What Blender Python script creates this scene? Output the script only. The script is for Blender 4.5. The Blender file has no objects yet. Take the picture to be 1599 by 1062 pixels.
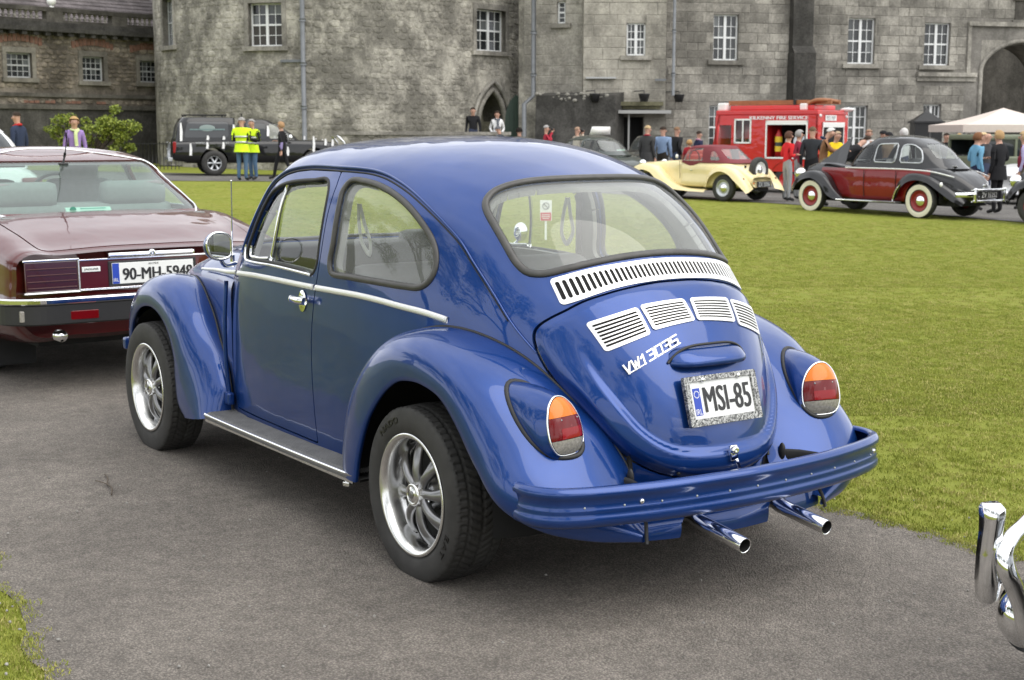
import bpy,bmesh,math,random
import numpy as np
from mathutils import Vector,Matrix

random.seed(7)
RNG = np.random.default_rng(7)
C = bpy.context.scene.collection
SC = bpy.context.scene

# ------------------------------------------------------------------ camera
CAM_POS = (-4.00808595,3.11984179,1.51106951)
CAM_YAW,CAM_PITCH,CAM_ROLL = -0.606242400,-0.146218170,0.00171676
cam_data = bpy.data.cameras.new('camera')
cam_data.sensor_width = 36.0
cam_data.lens = 2207.23 / 1599.0 * 36.0
cam_data.clip_start = 0.05
cam_data.clip_end = 2000.0
cam = bpy.data.objects.new('camera',cam_data)
C.objects.link(cam)
_d = Vector((math.cos(CAM_PITCH) * math.cos(CAM_YAW),math.cos(CAM_PITCH) * math.sin(CAM_YAW),math.sin(CAM_PITCH)))
_r = Vector((math.sin(CAM_YAW),-math.cos(CAM_YAW),0.0))
_u = _r.cross(_d)
_r2 = _r * math.cos(CAM_ROLL) + _u * math.sin(CAM_ROLL)
_u2 = -_r * math.sin(CAM_ROLL) + _u * math.cos(CAM_ROLL)
_m = Matrix(((_r2.x,_u2.x,-_d.x,CAM_POS[0]),(_r2.y,_u2.y,-_d.y,CAM_POS[1]),(_r2.z,_u2.z,-_d.z,CAM_POS[2]),(0,0,0,1)))
cam.matrix_world = _m
cam_data.dof.use_dof = True
cam_data.dof.focus_distance = 5.0
cam_data.dof.aperture_fstop = 9.0
SC.camera = cam

# ------------------------------------------------------------------ sky, sun, exposure
SUN_EL,SUN_AZ = math.radians(55),math.radians(200)
world = bpy.data.worlds.new('World')
SC.world = world
world.use_nodes = True
_nt = world.node_tree
_nt.nodes.clear()
_sky = _nt.nodes.new('ShaderNodeTexSky')
_sky.sky_type = 'NISHITA'
_sky.sun_disc = False
_sky.sun_elevation = SUN_EL
_sky.sun_rotation = math.pi / 2 - SUN_AZ
_sky.dust_density = 3.0
_tc = _nt.nodes.new('ShaderNodeTexCoord')
_map = _nt.nodes.new('ShaderNodeMapping')
_map.inputs['Scale'].default_value = (1.0,1.0,2.6)
_ns = _nt.nodes.new('ShaderNodeTexNoise')
_ns.inputs['Scale'].default_value = 2.2
_ns.inputs['Detail'].default_value = 6.0
_ns.inputs['Roughness'].default_value = 0.55
_rp = _nt.nodes.new('ShaderNodeValToRGB')
_rp.color_ramp.elements[0].position = 0.30
_rp.color_ramp.elements[0].color = (9.6,9.9,10.4,1)
_rp.color_ramp.elements[1].position = 0.72
_rp.color_ramp.elements[1].color = (16.0,16.1,16.3,1)
_mx = _nt.nodes.new('ShaderNodeMix')
_mx.data_type = 'RGBA'
_mx.inputs['Factor'].default_value = 0.88
_bg = _nt.nodes.new('ShaderNodeBackground')
_bg.inputs["Strength"].default_value = 0.095
_out = _nt.nodes.new('ShaderNodeOutputWorld')
_nt.links.new(_tc.outputs['Generated'],_map.inputs['Vector'])
_nt.links.new(_map.outputs['Vector'],_ns.inputs['Vector'])
_nt.links.new(_ns.outputs['Fac'],_rp.inputs['Fac'])
_nt.links.new(_sky.outputs['Color'],_mx.inputs['A'])
_nt.links.new(_rp.outputs['Color'],_mx.inputs['B'])
_nt.links.new(_mx.outputs['Result'],_bg.inputs['Color'])
_nt.links.new(_bg.outputs['Background'],_out.inputs['Surface'])
_sd = bpy.data.lights.new('sun','SUN')
_sd.energy = 1.5
_sd.angle = math.radians(65)
_sd.color = (1.0,0.96,0.90)
_so = bpy.data.objects.new('sun',_sd)
C.objects.link(_so)
_dir = Vector((math.cos(SUN_EL) * math.cos(SUN_AZ),math.cos(SUN_EL) * math.sin(SUN_AZ),math.sin(SUN_EL)))
_so.rotation_euler = _dir.to_track_quat('Z','Y').to_euler()
_so.location = _dir * 40
SC.view_settings.view_transform = 'Standard'
SC.view_settings.look = 'None'
SC.view_settings.gamma = 1.0
SC.view_settings.exposure = 0.5
SC.view_settings.use_curve_mapping = False
SC.cycles.max_bounces = 8
SC.cycles.transparent_max_bounces = 24
SC.cycles.caustics_reflective = False
SC.cycles.caustics_refractive = False

# ------------------------------------------------------------------ node material helpers
def new_mat(name):
 m = bpy.data.materials.new(name)
 m.use_nodes = True
 return m,m.node_tree,m.node_tree.nodes['Principled BSDF']

def pmat(name,col,rough=0.5,metal=0.0,spec=0.5,coat=0.0,noise=0.0,nscale=30.0,bump=0.0,bscale=200.0,emit=None,sub=0.0,rvar=0.0):
 """plain principled material with optional colour mottling and fine relief (object space)"""
 m,nt,b = new_mat(name)
 b.inputs['Base Color'].default_value = (*col,1)
 b.inputs['Roughness'].default_value = rough
 b.inputs['Metallic'].default_value = metal
 b.inputs['Specular IOR Level'].default_value = spec
 b.inputs['Coat Weight'].default_value = coat
 b.inputs['Coat Roughness'].default_value = 0.03
 tc = None
 if noise or bump or rvar:
  tc = nt.nodes.new('ShaderNodeTexCoord')
 if noise:
  n = nt.nodes.new('ShaderNodeTexNoise')
  n.inputs['Scale'].default_value = nscale
  n.inputs['Detail'].default_value = 5
  nt.links.new(tc.outputs['Object'],n.inputs['Vector'])
  mr = nt.nodes.new('ShaderNodeMapRange')
  mr.inputs['From Min'].default_value = 0.25
  mr.inputs['From Max'].default_value = 0.75
  mr.inputs['To Min'].default_value = 1 - noise
  mr.inputs['To Max'].default_value = 1 + noise
  nt.links.new(n.outputs['Fac'],mr.inputs['Value'])
  mu = nt.nodes.new('ShaderNodeVectorMath')
  mu.operation = 'SCALE'
  mu.inputs[0].default_value = col
  nt.links.new(mr.outputs['Result'],mu.inputs['Scale'])
  nt.links.new(mu.outputs['Vector'],b.inputs['Base Color'])
 if rvar:
  n2 = nt.nodes.new('ShaderNodeTexNoise')
  n2.inputs['Scale'].default_value = 6
  n2.inputs['Detail'].default_value = 6
  nt.links.new(tc.outputs['Object'],n2.inputs['Vector'])
  mr = nt.nodes.new('ShaderNodeMapRange')
  mr.inputs['From Min'].default_value = 0.3
  mr.inputs['From Max'].default_value = 0.7
  mr.inputs['To Min'].default_value = max(0,rough - rvar)
  mr.inputs['To Max'].default_value = rough + rvar
  nt.links.new(n2.outputs['Fac'],mr.inputs['Value'])
  nt.links.new(mr.outputs['Result'],b.inputs['Roughness'])
 if bump:
  n = nt.nodes.new('ShaderNodeTexNoise')
  n.inputs['Scale'].default_value = bscale
  n.inputs['Detail'].default_value = 3
  nt.links.new(tc.outputs['Object'],n.inputs['Vector'])
  bp = nt.nodes.new('ShaderNodeBump')
  bp.inputs['Strength'].default_value = bump
  bp.inputs['Distance'].default_value = 0.02
  nt.links.new(n.outputs['Fac'],bp.inputs['Height'])
  nt.links.new(bp.outputs['Normal'],b.inputs['Normal'])
 if emit:
  b.inputs['Emission Color'].default_value = (*col,1)
  b.inputs['Emission Strength'].default_value = emit
 return m

def glass_mat(name,tint=(0.92,0.96,0.94),refl=1.0,ior=1.5,haze=0.0,hazecol=(0.7,0.72,0.7)):
 """thin window glass: clear transmission + fresnel reflection, optional even pale haze"""
 m = bpy.data.materials.new(name)
 m.use_nodes = True
 nt = m.node_tree
 nt.nodes.clear()
 out = nt.nodes.new('ShaderNodeOutputMaterial')
 tr = nt.nodes.new('ShaderNodeBsdfTransparent')
 tr.inputs['Color'].default_value = (*tint,1)
 gl = nt.nodes.new('ShaderNodeBsdfGlossy')
 gl.inputs['Roughness'].default_value = 0.015
 gl.inputs['Color'].default_value = (refl,refl,refl,1)
 fr = nt.nodes.new('ShaderNodeFresnel')
 ge = nt.nodes.new('ShaderNodeNewGeometry')
 sg = nt.nodes.new('ShaderNodeMath'); sg.operation = 'MULTIPLY_ADD'; sg.inputs[1].default_value = -2.0; sg.inputs[2].default_value = 1.0
 pw = nt.nodes.new('ShaderNodeMath'); pw.operation = 'POWER'; pw.inputs[0].default_value = ior
 nt.links.new(ge.outputs['Backfacing'],sg.inputs[0]); nt.links.new(sg.outputs[0],pw.inputs[1]); nt.links.new(pw.outputs[0],fr.inputs['IOR'])
 mx = nt.nodes.new('ShaderNodeMixShader')
 nt.links.new(fr.outputs['Fac'],mx.inputs['Fac'])
 last = tr
 if haze:
  df = nt.nodes.new('ShaderNodeBsdfDiffuse')
  df.inputs['Color'].default_value = (*hazecol,1)
  m2 = nt.nodes.new('ShaderNodeMixShader')
  m2.inputs['Fac'].default_value = haze
  nt.links.new(tr.outputs[0],m2.inputs[1])
  nt.links.new(df.outputs[0],m2.inputs[2])
  last = m2
 nt.links.new(last.outputs[0],mx.inputs[1])
 nt.links.new(gl.outputs[0],mx.inputs[2])
 nt.links.new(mx.outputs[0],out.inputs['Surface'])
 return m

# ------------------------------------------------------------------ object helpers
def link(o,parent=None):
 C.objects.link(o)
 if parent is not None:
  o.parent = parent
 return o

def tag(o,label=None,cat=None,group=None,kind=None):
 if label: o['label'] = label
 if cat: o['category'] = cat
 if group: o['group'] = group
 if kind: o['kind'] = kind
 return o

def empty(name,loc=(0,0,0),rz=0.0,label=None,cat=None,group=None):
 o = bpy.data.objects.new(name,None)
 o.empty_display_size = 0.2
 o.location = loc
 o.rotation_euler = (0,0,rz)
 link(o)
 return tag(o,label,cat,group)

def mesh_data(name,V,F,smooth=True,mats=None,midx=None):
 me = bpy.data.meshes.new(name)
 V = np.asarray(V,dtype=np.float64)
 if isinstance(F,np.ndarray):
  k = F.shape[1]
  me.vertices.add(len(V))
  me.vertices.foreach_set('co',V.ravel())
  me.loops.add(F.size)
  me.loops.foreach_set('vertex_index',F.ravel().astype(np.int32))
  me.polygons.add(len(F))
  me.polygons.foreach_set('loop_start',np.arange(0,F.size,k,dtype=np.int32))
  me.update(calc_edges=True)
 else:
  me.from_pydata(V.tolist(),[],[list(f) for f in F])
  me.update()
 if smooth:
  me.polygons.foreach_set('use_smooth',np.ones(len(me.polygons),dtype=bool))
 if mats is not None:
  for m in (mats if isinstance(mats,(list,tuple)) else [mats]):
   me.materials.append(m)
 if midx is not None:
  me.polygons.foreach_set('material_index',np.asarray(midx,dtype=np.int32))
 return me

def obj(name,V,F,mat,parent=None,smooth=True,midx=None):
 me = mesh_data(name,V,F,smooth,mat,midx)
 return link(bpy.data.objects.new(name,me),parent)

class MB:
 """collects shapes and builds them as ONE mesh"""
 def __init__(s):
  s.V,s.F,s.n,s.M,s.S = [],[],0,[],[]
 def add(s,V,F,mi=0,smooth=True):
  V = np.asarray(V,float).reshape(-1,3)
  s.V.append(V)
  for f in F:
   s.F.append([int(i) + s.n for i in f])
   s.M.append(mi); s.S.append(smooth)
  s.n += len(V)
  return s
 def box(s,c,d,rz=0.0,mi=0,bevel=0.0,M=None):
  V,F = box_vf(d,bevel)
  ca,sa = math.cos(rz),math.sin(rz)
  R = np.array([[ca,-sa,0],[sa,ca,0],[0,0,1]])
  V = V @ R.T
  if M is not None: V = V @ np.asarray(M).T
  return s.add(V + np.asarray(c,float),F,mi,False)
 def tube(s,P,r,n=10,closed=False,caps=True,ry=None,up=None,mi=0,smooth=True):
  V,F = tube_vf(P,r,n,closed,caps,ry,up)
  return s.add(V,F,mi,smooth)
 def lathe(s,prof,n=32,axis='y',c=(0,0,0),mi=0,a0=0.0,a1=None,smooth=True):
  V,F = lathe_vf(prof,n,axis,a0,a1)
  return s.add(V + np.asarray(c,float),F,mi,smooth)
 def ell(s,c,r,n=12,m=8,mi=0):
  V,F = ell_vf(r,n,m)
  return s.add(V + np.asarray(c,float),F,mi,True)
 def prism(s,P2,h,O,U,W,mi=0,smooth=False):
  """extrude polygon P2 (in plane O + a U + b W) by h along U x W"""
  V,F = prism_vf(P2,h,O,U,W)
  return s.add(V,F,mi,smooth)
 def xf(s,M):
  for i,V in enumerate(s.V):
   s.V[i] = V @ np.asarray(M)[:3,:3].T + np.asarray(M)[:3,3]
  return s
 def build(s,name,mat,parent=None,loc=None,rz=None):
  me = s.data(name,mat)
  o = link(bpy.data.objects.new(name,me),parent)
  if loc is not None: o.location = loc
  if rz is not None: o.rotation_euler = (0,0,rz)
  return o
 def data(s,name,mat):
  V = np.concatenate(s.V) if s.V else np.zeros((0,3))
  me = bpy.data.meshes.new(name)
  me.from_pydata(V.tolist(),[],s.F)
  me.update()
  for m in (mat if isinstance(mat,(list,tuple)) else [mat]): me.materials.append(m)
  me.polygons.foreach_set('use_smooth',np.array(s.S,dtype=bool))
  me.polygons.foreach_set('material_index',np.array(s.M,dtype=np.int32))
  return me

def box_vf(d,bevel=0.0):
 x,y,z = d[0] / 2,d[1] / 2,d[2] / 2
 if bevel <= 0:
  V = [(-x,-y,-z),(x,-y,-z),(x,y,-z),(-x,y,-z),(-x,-y,z),(x,-y,z),(x,y,z),(-x,y,z)]
  F = [(0,3,2,1),(4,5,6,7),(0,1,5,4),(1,2,6,5),(2,3,7,6),(3,0,4,7)]
  return np.array(V,float),F
 b = min(bevel,x * .9,y * .9,z * .9)
 bm = bmesh.new()
 bmesh.ops.create_cube(bm,size=1)
 for v in bm.verts: v.co = Vector((v.co.x * d[0],v.co.y * d[1],v.co.z * d[2]))
 bmesh.ops.bevel(bm,geom=list(bm.edges),offset=b,segments=2,profile=0.6,affect='EDGES')
 bm.verts.index_update()
 V = np.array([v.co[:] for v in bm.verts])
 F = [[v.index for v in f.verts] for f in bm.faces]
 bm.free()
 return V,F

def frames(P,closed,up=None):
 P = np.asarray(P,float)
 n = len(P)
 if closed:
  T = np.roll(P,-1,0) - np.roll(P,1,0)
 else:
  T = np.empty_like(P)
  T[1:-1] = P[2:] - P[:-2]
  T[0] = P[1] - P[0]
  T[-1] = P[-1] - P[-2]
 T /= np.linalg.norm(T,axis=1,keepdims=True) + 1e-12
 if up is not None:
  U = np.broadcast_to(np.asarray(up,float),P.shape).copy()
  U -= (U * T).sum(1,keepdims=True) * T
  U /= np.linalg.norm(U,axis=1,keepdims=True) + 1e-12
 else:
  U = np.empty_like(P)
  a = np.array([0,0,1.0]) if abs(T[0,2]) < .9 else np.array([1.0,0,0])
  u = a - (a @ T[0]) * T[0]
  u /= np.linalg.norm(u)
  for i in range(n):
   u = u - (u @ T[i]) * T[i]
   u /= np.linalg.norm(u) + 1e-12
   U[i] = u
 return P,T,U,np.cross(T,U)

def tube_vf(P,r,n=10,closed=False,caps=True,ry=None,up=None):
 """r half-size along the side direction, ry along 'up'"""
 P,T,U,S = frames(P,closed,up)
 k = len(P)
 r = np.broadcast_to(np.asarray(r,float),(k,))
 ry = r if ry is None else np.broadcast_to(np.asarray(ry,float),(k,))
 a = np.linspace(0,2 * np.pi,n,endpoint=False)
 V = P[:,None] + S[:,None] * (np.cos(a)[None,:,None] * r[:,None,None]) + U[:,None] * (np.sin(a)[None,:,None] * ry[:,None,None])
 F = []
 for i in range(k if closed else k - 1):
  j = (i + 1) % k
  for q in range(n):
   q2 = (q + 1) % n
   F.append((i * n + q,i * n + q2,j * n + q2,j * n + q))
 V = V.reshape(-1,3)
 if caps and not closed:
  F.append(tuple(range(n)))
  F.append(tuple((k - 1) * n + q for q in range(n - 1,-1,-1)))
 return V,F

def sweep_vf(P,prof,up,closed=False,caps=True):
 """prof: closed 2-D outline (a along side = T x up, b along up) swept along P"""
 P,T,U,S = frames(P,closed,up)
 prof = np.asarray(prof,float)
 n,k = len(prof),len(P)
 V = P[:,None] + S[:,None] * prof[None,:,0:1] + U[:,None] * prof[None,:,1:2]
 F = []
 for i in range(k if closed else k - 1):
  j = (i + 1) % k
  for q in range(n):
   q2 = (q + 1) % n
   F.append((i * n + q,i * n + q2,j * n + q2,j * n + q))
 if caps and not closed:
  F.append(tuple(range(n)))
  F.append(tuple((k - 1) * n + q for q in range(n - 1,-1,-1)))
 return V.reshape(-1,3),F

def lathe_vf(prof,n=32,axis='y',a0=0.0,a1=None):
 """prof: list of (along axis, radius)"""
 prof = np.asarray(prof,float)
 full = a1 is None
 a = np.linspace(a0,2 * np.pi if full else a1,n,endpoint=not full)
 m = len(prof)
 t,r = prof[:,0],prof[:,1]
 c,s_ = np.cos(a)[:,None] * r[None],np.sin(a)[:,None] * r[None]
 tt = np.broadcast_to(t[None],c.shape)
 V = {'y': np.stack([c,tt,s_],-1),'x': np.stack([tt,c,s_],-1),'z': np.stack([c,s_,tt],-1)}[axis].reshape(-1,3)
 F = []
 for i in range(n if full else n - 1):
  j = (i + 1) % n
  for q in range(m - 1):
   F.append((i * m + q,i * m + q + 1,j * m + q + 1,j * m + q))
 return V,F

def ell_vf(r,n=12,m=8):
 r = np.broadcast_to(np.asarray(r,float),(3,))
 V = [(0,0,r[2])]
 for i in range(1,m):
  t = math.pi * i / m
  for j in range(n):
   a = 2 * math.pi * j / n
   V.append((r[0] * math.sin(t) * math.cos(a),r[1] * math.sin(t) * math.sin(a),r[2] * math.cos(t)))
 V.append((0,0,-r[2]))
 F = [(0,1 + j,1 + (j + 1) % n) for j in range(n)]
 for i in range(m - 2):
  for j in range(n):
   a,b = 1 + i * n + j,1 + i * n + (j + 1) % n
   F.append((a,a + n,b + n,b))
 L = len(V) - 1
 F += [(L,1 + (m - 2) * n + (j + 1) % n,1 + (m - 2) * n + j) for j in range(n)]
 return np.array(V),F

def prism_vf(P2,h,O,U,W):
 P2 = np.asarray(P2,float)
 O,U,W = np.asarray(O,float),np.asarray(U,float),np.asarray(W,float)
 N = np.cross(U,W)
 A = O + P2[:,:1] * U + P2[:,1:2] * W
 V = np.concatenate([A,A + N * h])
 n = len(P2)
 F = [tuple(range(n - 1,-1,-1)),tuple(range(n,2 * n))] + [(i,(i + 1) % n,n + (i + 1) % n,n + i) for i in range(n)]
 return V,F

def crom(P,n,closed=False):
 """Catmull-Rom (centripetal-ish) resample to n points, uniform arc length"""
 P = np.asarray(P,float)
 k = len(P)
 if closed:
  Q = np.concatenate([P[-1:],P,P[:2]])
 else:
  Q = np.concatenate([2 * P[:1] - P[1:2],P,2 * P[-1:] - P[-2:-1]])
 out = []
 segs = k if closed else k - 1
 for i in range(segs):
  p0,p1,p2,p3 = Q[i],Q[i + 1],Q[i + 2],Q[i + 3]
  t = np.linspace(0,1,24,endpoint=False)[:,None]
  d = max(np.linalg.norm(p2 - p1),1e-9)
  d0,d2 = max(np.linalg.norm(p1 - p0),1e-9),max(np.linalg.norm(p3 - p2),1e-9)
  m1 = ((p1 - p0) / d0 * d + (p2 - p1)) / (d0 + d) * d if True else 0
  m2 = ((p2 - p1) / d * d2 + (p3 - p2) / d2 * d) / (d + d2) * d
  m1 = ((p1 - p0) / d0 * d + (p2 - p1) / d * d0) / (d0 + d) * d
  out.append((2 * t**3 - 3 * t**2 + 1) * p1 + (t**3 - 2 * t**2 + t) * m1 + (-2 * t**3 + 3 * t**2) * p2 + (t**3 - t**2) * m2)
 out = np.concatenate(out + [P[:1] if closed else P[-1:]])
 L = np.concatenate([[0],np.cumsum(np.linalg.norm(np.diff(out,axis=0),axis=1))])
 s = np.linspace(0,L[-1],n,endpoint=not closed)
 return np.stack([np.interp(s,L,out[:,j]) for j in range(P.shape[1])],1)

def round_poly(P,r,seg=5):
 """round the corners of a polygon"""
 P = np.asarray(P,float)
 n = len(P)
 rr = np.broadcast_to(np.asarray(r,float),(n,))
 out = []
 for i in range(n):
  p,a,b = P[i],P[i - 1],P[(i + 1) % n]
  da,db = a - p,b - p
  la,lb = np.linalg.norm(da),np.linalg.norm(db)
  q = min(rr[i],la * .48,lb * .48)
  s,e = p + da / la * q,p + db / lb * q
  for t in np.linspace(0,1,seg):
   out.append((1 - t)**2 * s + 2 * t * (1 - t) * p + t * t * e)
 return np.array(out)

def sdf(P,poly):
 """signed distance of points (n,2) to polygon, positive inside"""
 P = np.asarray(P,float)
 poly = np.asarray(poly,float)
 best = np.full(len(P),1e9)
 ins = np.zeros(len(P),bool)
 k = len(poly)
 lo,hi = poly.min(0) - .15,poly.max(0) + .15
 near = ((P >= lo) & (P <= hi)).all(1)
 Q = P[near]
 b,s = np.full(len(Q),1e9),np.zeros(len(Q),bool)
 for i in range(k):
  a,c = poly[i],poly[(i + 1) % k]
  e = c - a
  w = Q - a
  t = np.clip((w @ e) / (e @ e + 1e-18),0,1)
  d = w - t[:,None] * e
  b = np.minimum(b,(d * d).sum(1))
  cond = (a[1] > Q[:,1]) != (c[1] > Q[:,1])
  with np.errstate(divide='ignore',invalid='ignore'):
   xs = a[0] + (Q[:,1] - a[1]) / (c[1] - a[1]) * e[0]
  s ^= cond & (Q[:,0] < xs)
 r = np.full(len(P),-0.5)
 r[near] = np.where(s,1,-1) * np.sqrt(b)
 return r

class Srf:
 """triangulated surface that can be cut along a scalar field"""
 def __init__(s,V,T):
  s.V,s.T = np.asarray(V,float),np.asarray(T,int)
 def clip(s,f):
  V,T = s.V,s.T
  f = np.where(np.abs(f) < 1e-5,1e-5,f)
  ft = f[T]
  pos = ft > 0
  c = pos.sum(1)
  full = T[c == 3]
  E = []
  newT = []
  # edge crossing helper
  def cross(a,b):
   lo,hi = np.minimum(a,b),np.maximum(a,b)
   return lo * len(V) + hi
  t1 = T[c == 1]; p1 = pos[c == 1]
  i0 = p1.argmax(1)
  r = np.arange(len(t1))
  A,B_,Cc = t1[r,i0],t1[r,(i0 + 1) % 3],t1[r,(i0 + 2) % 3]
  k1 = np.stack([cross(A,B_),cross(A,Cc)],1)
  t2 = T[c == 2]; p2 = pos[c == 2]
  j0 = (~p2).argmax(1)
  r2 = np.arange(len(t2))
  A2,B2,C2 = t2[r2,j0],t2[r2,(j0 + 1) % 3],t2[r2,(j0 + 2) % 3]
  k2 = np.stack([cross(A2,B2),cross(A2,C2)],1)
  keys = np.unique(np.concatenate([k1.ravel(),k2.ravel()]))
  lo,hi = keys // len(V),keys % len(V)
  t = f[lo] / (f[lo] - f[hi]) if len(keys) else np.zeros(0)
  NV = V[lo] + t[:,None] * (V[hi] - V[lo])
  base = len(V)
  g1 = np.searchsorted(keys,k1) + base
  g2 = np.searchsorted(keys,k2) + base
  tris = [full]
  if len(t1): tris.append(np.stack([A,g1[:,0],g1[:,1]],1))
  if len(t2):
   tris.append(np.stack([B2,C2,g2[:,1]],1))
   tris.append(np.stack([B2,g2[:,1],g2[:,0]],1))
  TT = np.concatenate(tris)
  VV = np.concatenate([V,NV])
  u,inv = np.unique(TT,return_inverse=True)
  return Srf(VV[u],inv.reshape(-1,3))
 def normals(s):
  n = np.cross(s.V[s.T[:,1]] - s.V[s.T[:,0]],s.V[s.T[:,2]] - s.V[s.T[:,0]])
  N = np.zeros_like(s.V)
  for k in range(3): np.add.at(N,s.T[:,k],n)
  return N / (np.linalg.norm(N,axis=1,keepdims=True) + 1e-15)
 def offset(s,d):
  return Srf(s.V + s.normals() * (d if np.isscalar(d) else np.asarray(d)[:,None]),s.T)
 def mirror(s):
  return Srf(s.V * [1,-1,1],s.T[:,::-1])
 def flip(s):
  return Srf(s.V,s.T[:,::-1])
 def rim(s,t):
  """vertices and quads of an edge band of depth t along the boundary, turned inwards"""
  e = np.concatenate([s.T[:,[0,1]],s.T[:,[1,2]],s.T[:,[2,0]]])
  key = np.sort(e,1)
  kk = key[:,0] * len(s.V) + key[:,1]
  u,idx,cnt = np.unique(kk,return_index=True,return_counts=True)
  b = e[idx[cnt == 1]]
  vs,inv = np.unique(b,return_inverse=True)
  inv = inv.reshape(-1,2)
  N = s.normals()[vs]
  A = s.V[vs]
  n = len(vs)
  return np.concatenate([A,A - N * t]),[(int(y),int(x),int(x) + n,int(y) + n) for x,y in inv]
 def build(s,name,mat,parent=None,rim=0.0,inner=False,sink=None):
  V,F = s.V,[tuple(t) for t in s.T.tolist()]
  if rim:
   RV,RF = s.rim(rim)
   n = len(V)
   V = np.concatenate([V,RV])
   F = F + [tuple(i + n for i in f) for f in RF]
  return obj(name,V,F,mat,parent)

def grid_srf(G,wrap=False):
 """G (rows, cols, 3) -> Srf"""
 r,c = G.shape[:2]
 V = G.reshape(-1,3)
 i,j = np.meshgrid(np.arange(r - 1),np.arange(c if wrap else c - 1),indexing='ij')
 j2 = (j + 1) % c
 a,b,d,e = i * c + j,i * c + j2,(i + 1) * c + j2,(i + 1) * c + j
 T = np.concatenate([np.stack([a,b,d],-1).reshape(-1,3),np.stack([a,d,e],-1).reshape(-1,3)])
 return Srf(V,T)

def copy_tree(o,parent=None):
 c = o.copy()
 C.objects.link(c)
 c.parent = parent
 for ch in list(o.children):
  copy_tree(ch,c)
 return c

# ------------------------------------------------------------------ lettering (flat text turned into mesh)
def text_mesh(name,s,size,mat,parent=None,M=None,depth=0.0,bold=0.0,sx=1.0,shear=0.0,align='CENTER',spacing=1.0,cap=None):
 cu = bpy.data.curves.new(name,'FONT')
 cu.body = s
 cu.size = size
 cu.align_x = align
 cu.align_y = 'CENTER'
 cu.extrude = depth
 cu.shear = shear
 cu.space_character = spacing
 cu.resolution_u = 3
 o = bpy.data.objects.new(name,cu)
 C.objects.link(o)
 dg = bpy.context.evaluated_depsgraph_get()
 me = bpy.data.meshes.new_from_object(o.evaluated_get(dg))
 bpy.data.objects.remove(o)
 bpy.data.curves.remove(cu)
 me.materials.clear()
 me.materials.append(mat)
 me.name = name
 n = len(me.vertices)
 V = np.empty(n * 3)
 me.vertices.foreach_get('co',V)
 V = V.reshape(-1,3)
 V[:,0] *= sx
 if cap is not None:
  w,h = np.ptp(V[:,0]),np.ptp(V[:,1])
  V[:,0] = (V[:,0] - (V[:,0].max() + V[:,0].min()) / 2) * cap[0] / w
  V[:,1] = (V[:,1] - (V[:,1].max() + V[:,1].min()) / 2) * cap[1] / h
 if bold:
  F = [tuple(p.vertices) for p in me.polygons]
  V = np.concatenate([V,V + [bold,0,.0002],V - [bold,0,-.0004]])
  me.clear_geometry()
  me.from_pydata(V.tolist(),[],[tuple(i + k * n for i in f) for k in range(3) for f in F])
 if M is not None:
  M = np.asarray(M,float)
  V = V @ M[:3,:3].T + M[:3,3]
 me.vertices.foreach_set('co',V.ravel())
 me.update()
 return link(bpy.data.objects.new(name,me),parent)

def plane_M(O,U,W):
 U,W = np.asarray(U,float),np.asarray(W,float)
 U = U / np.linalg.norm(U)
 N = np.cross(U,W); N /= np.linalg.norm(N)
 W = np.cross(N,U)
 M = np.eye(4)
 M[:3,0],M[:3,1],M[:3,2],M[:3,3] = U,W,N,O
 return M

# ------------------------------------------------------------------ the lie of the land
FW = np.array([math.cos(CAM_YAW),math.sin(CAM_YAW)])
RT = np.array([math.sin(CAM_YAW),-math.cos(CAM_YAW)])
ORG = np.array(CAM_POS[:2])
def terr_sd(s,D):
 t = np.clip((np.asarray(D,float) - 8.0) / 17.0,0,1)
 t = t * t * (3 - 2 * t)
 return -0.0165 * np.clip(s,-40,40) * t
def SD(s,D,z=None):
 """s metres to the right, D metres ahead of where the path begins -> world point on the ground"""
 p = ORG + RT * s + FW * D
 return (float(p[0]),float(p[1]),float(terr_sd(s,D)) if z is None else float(z))
YAWF = CAM_YAW
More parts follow.
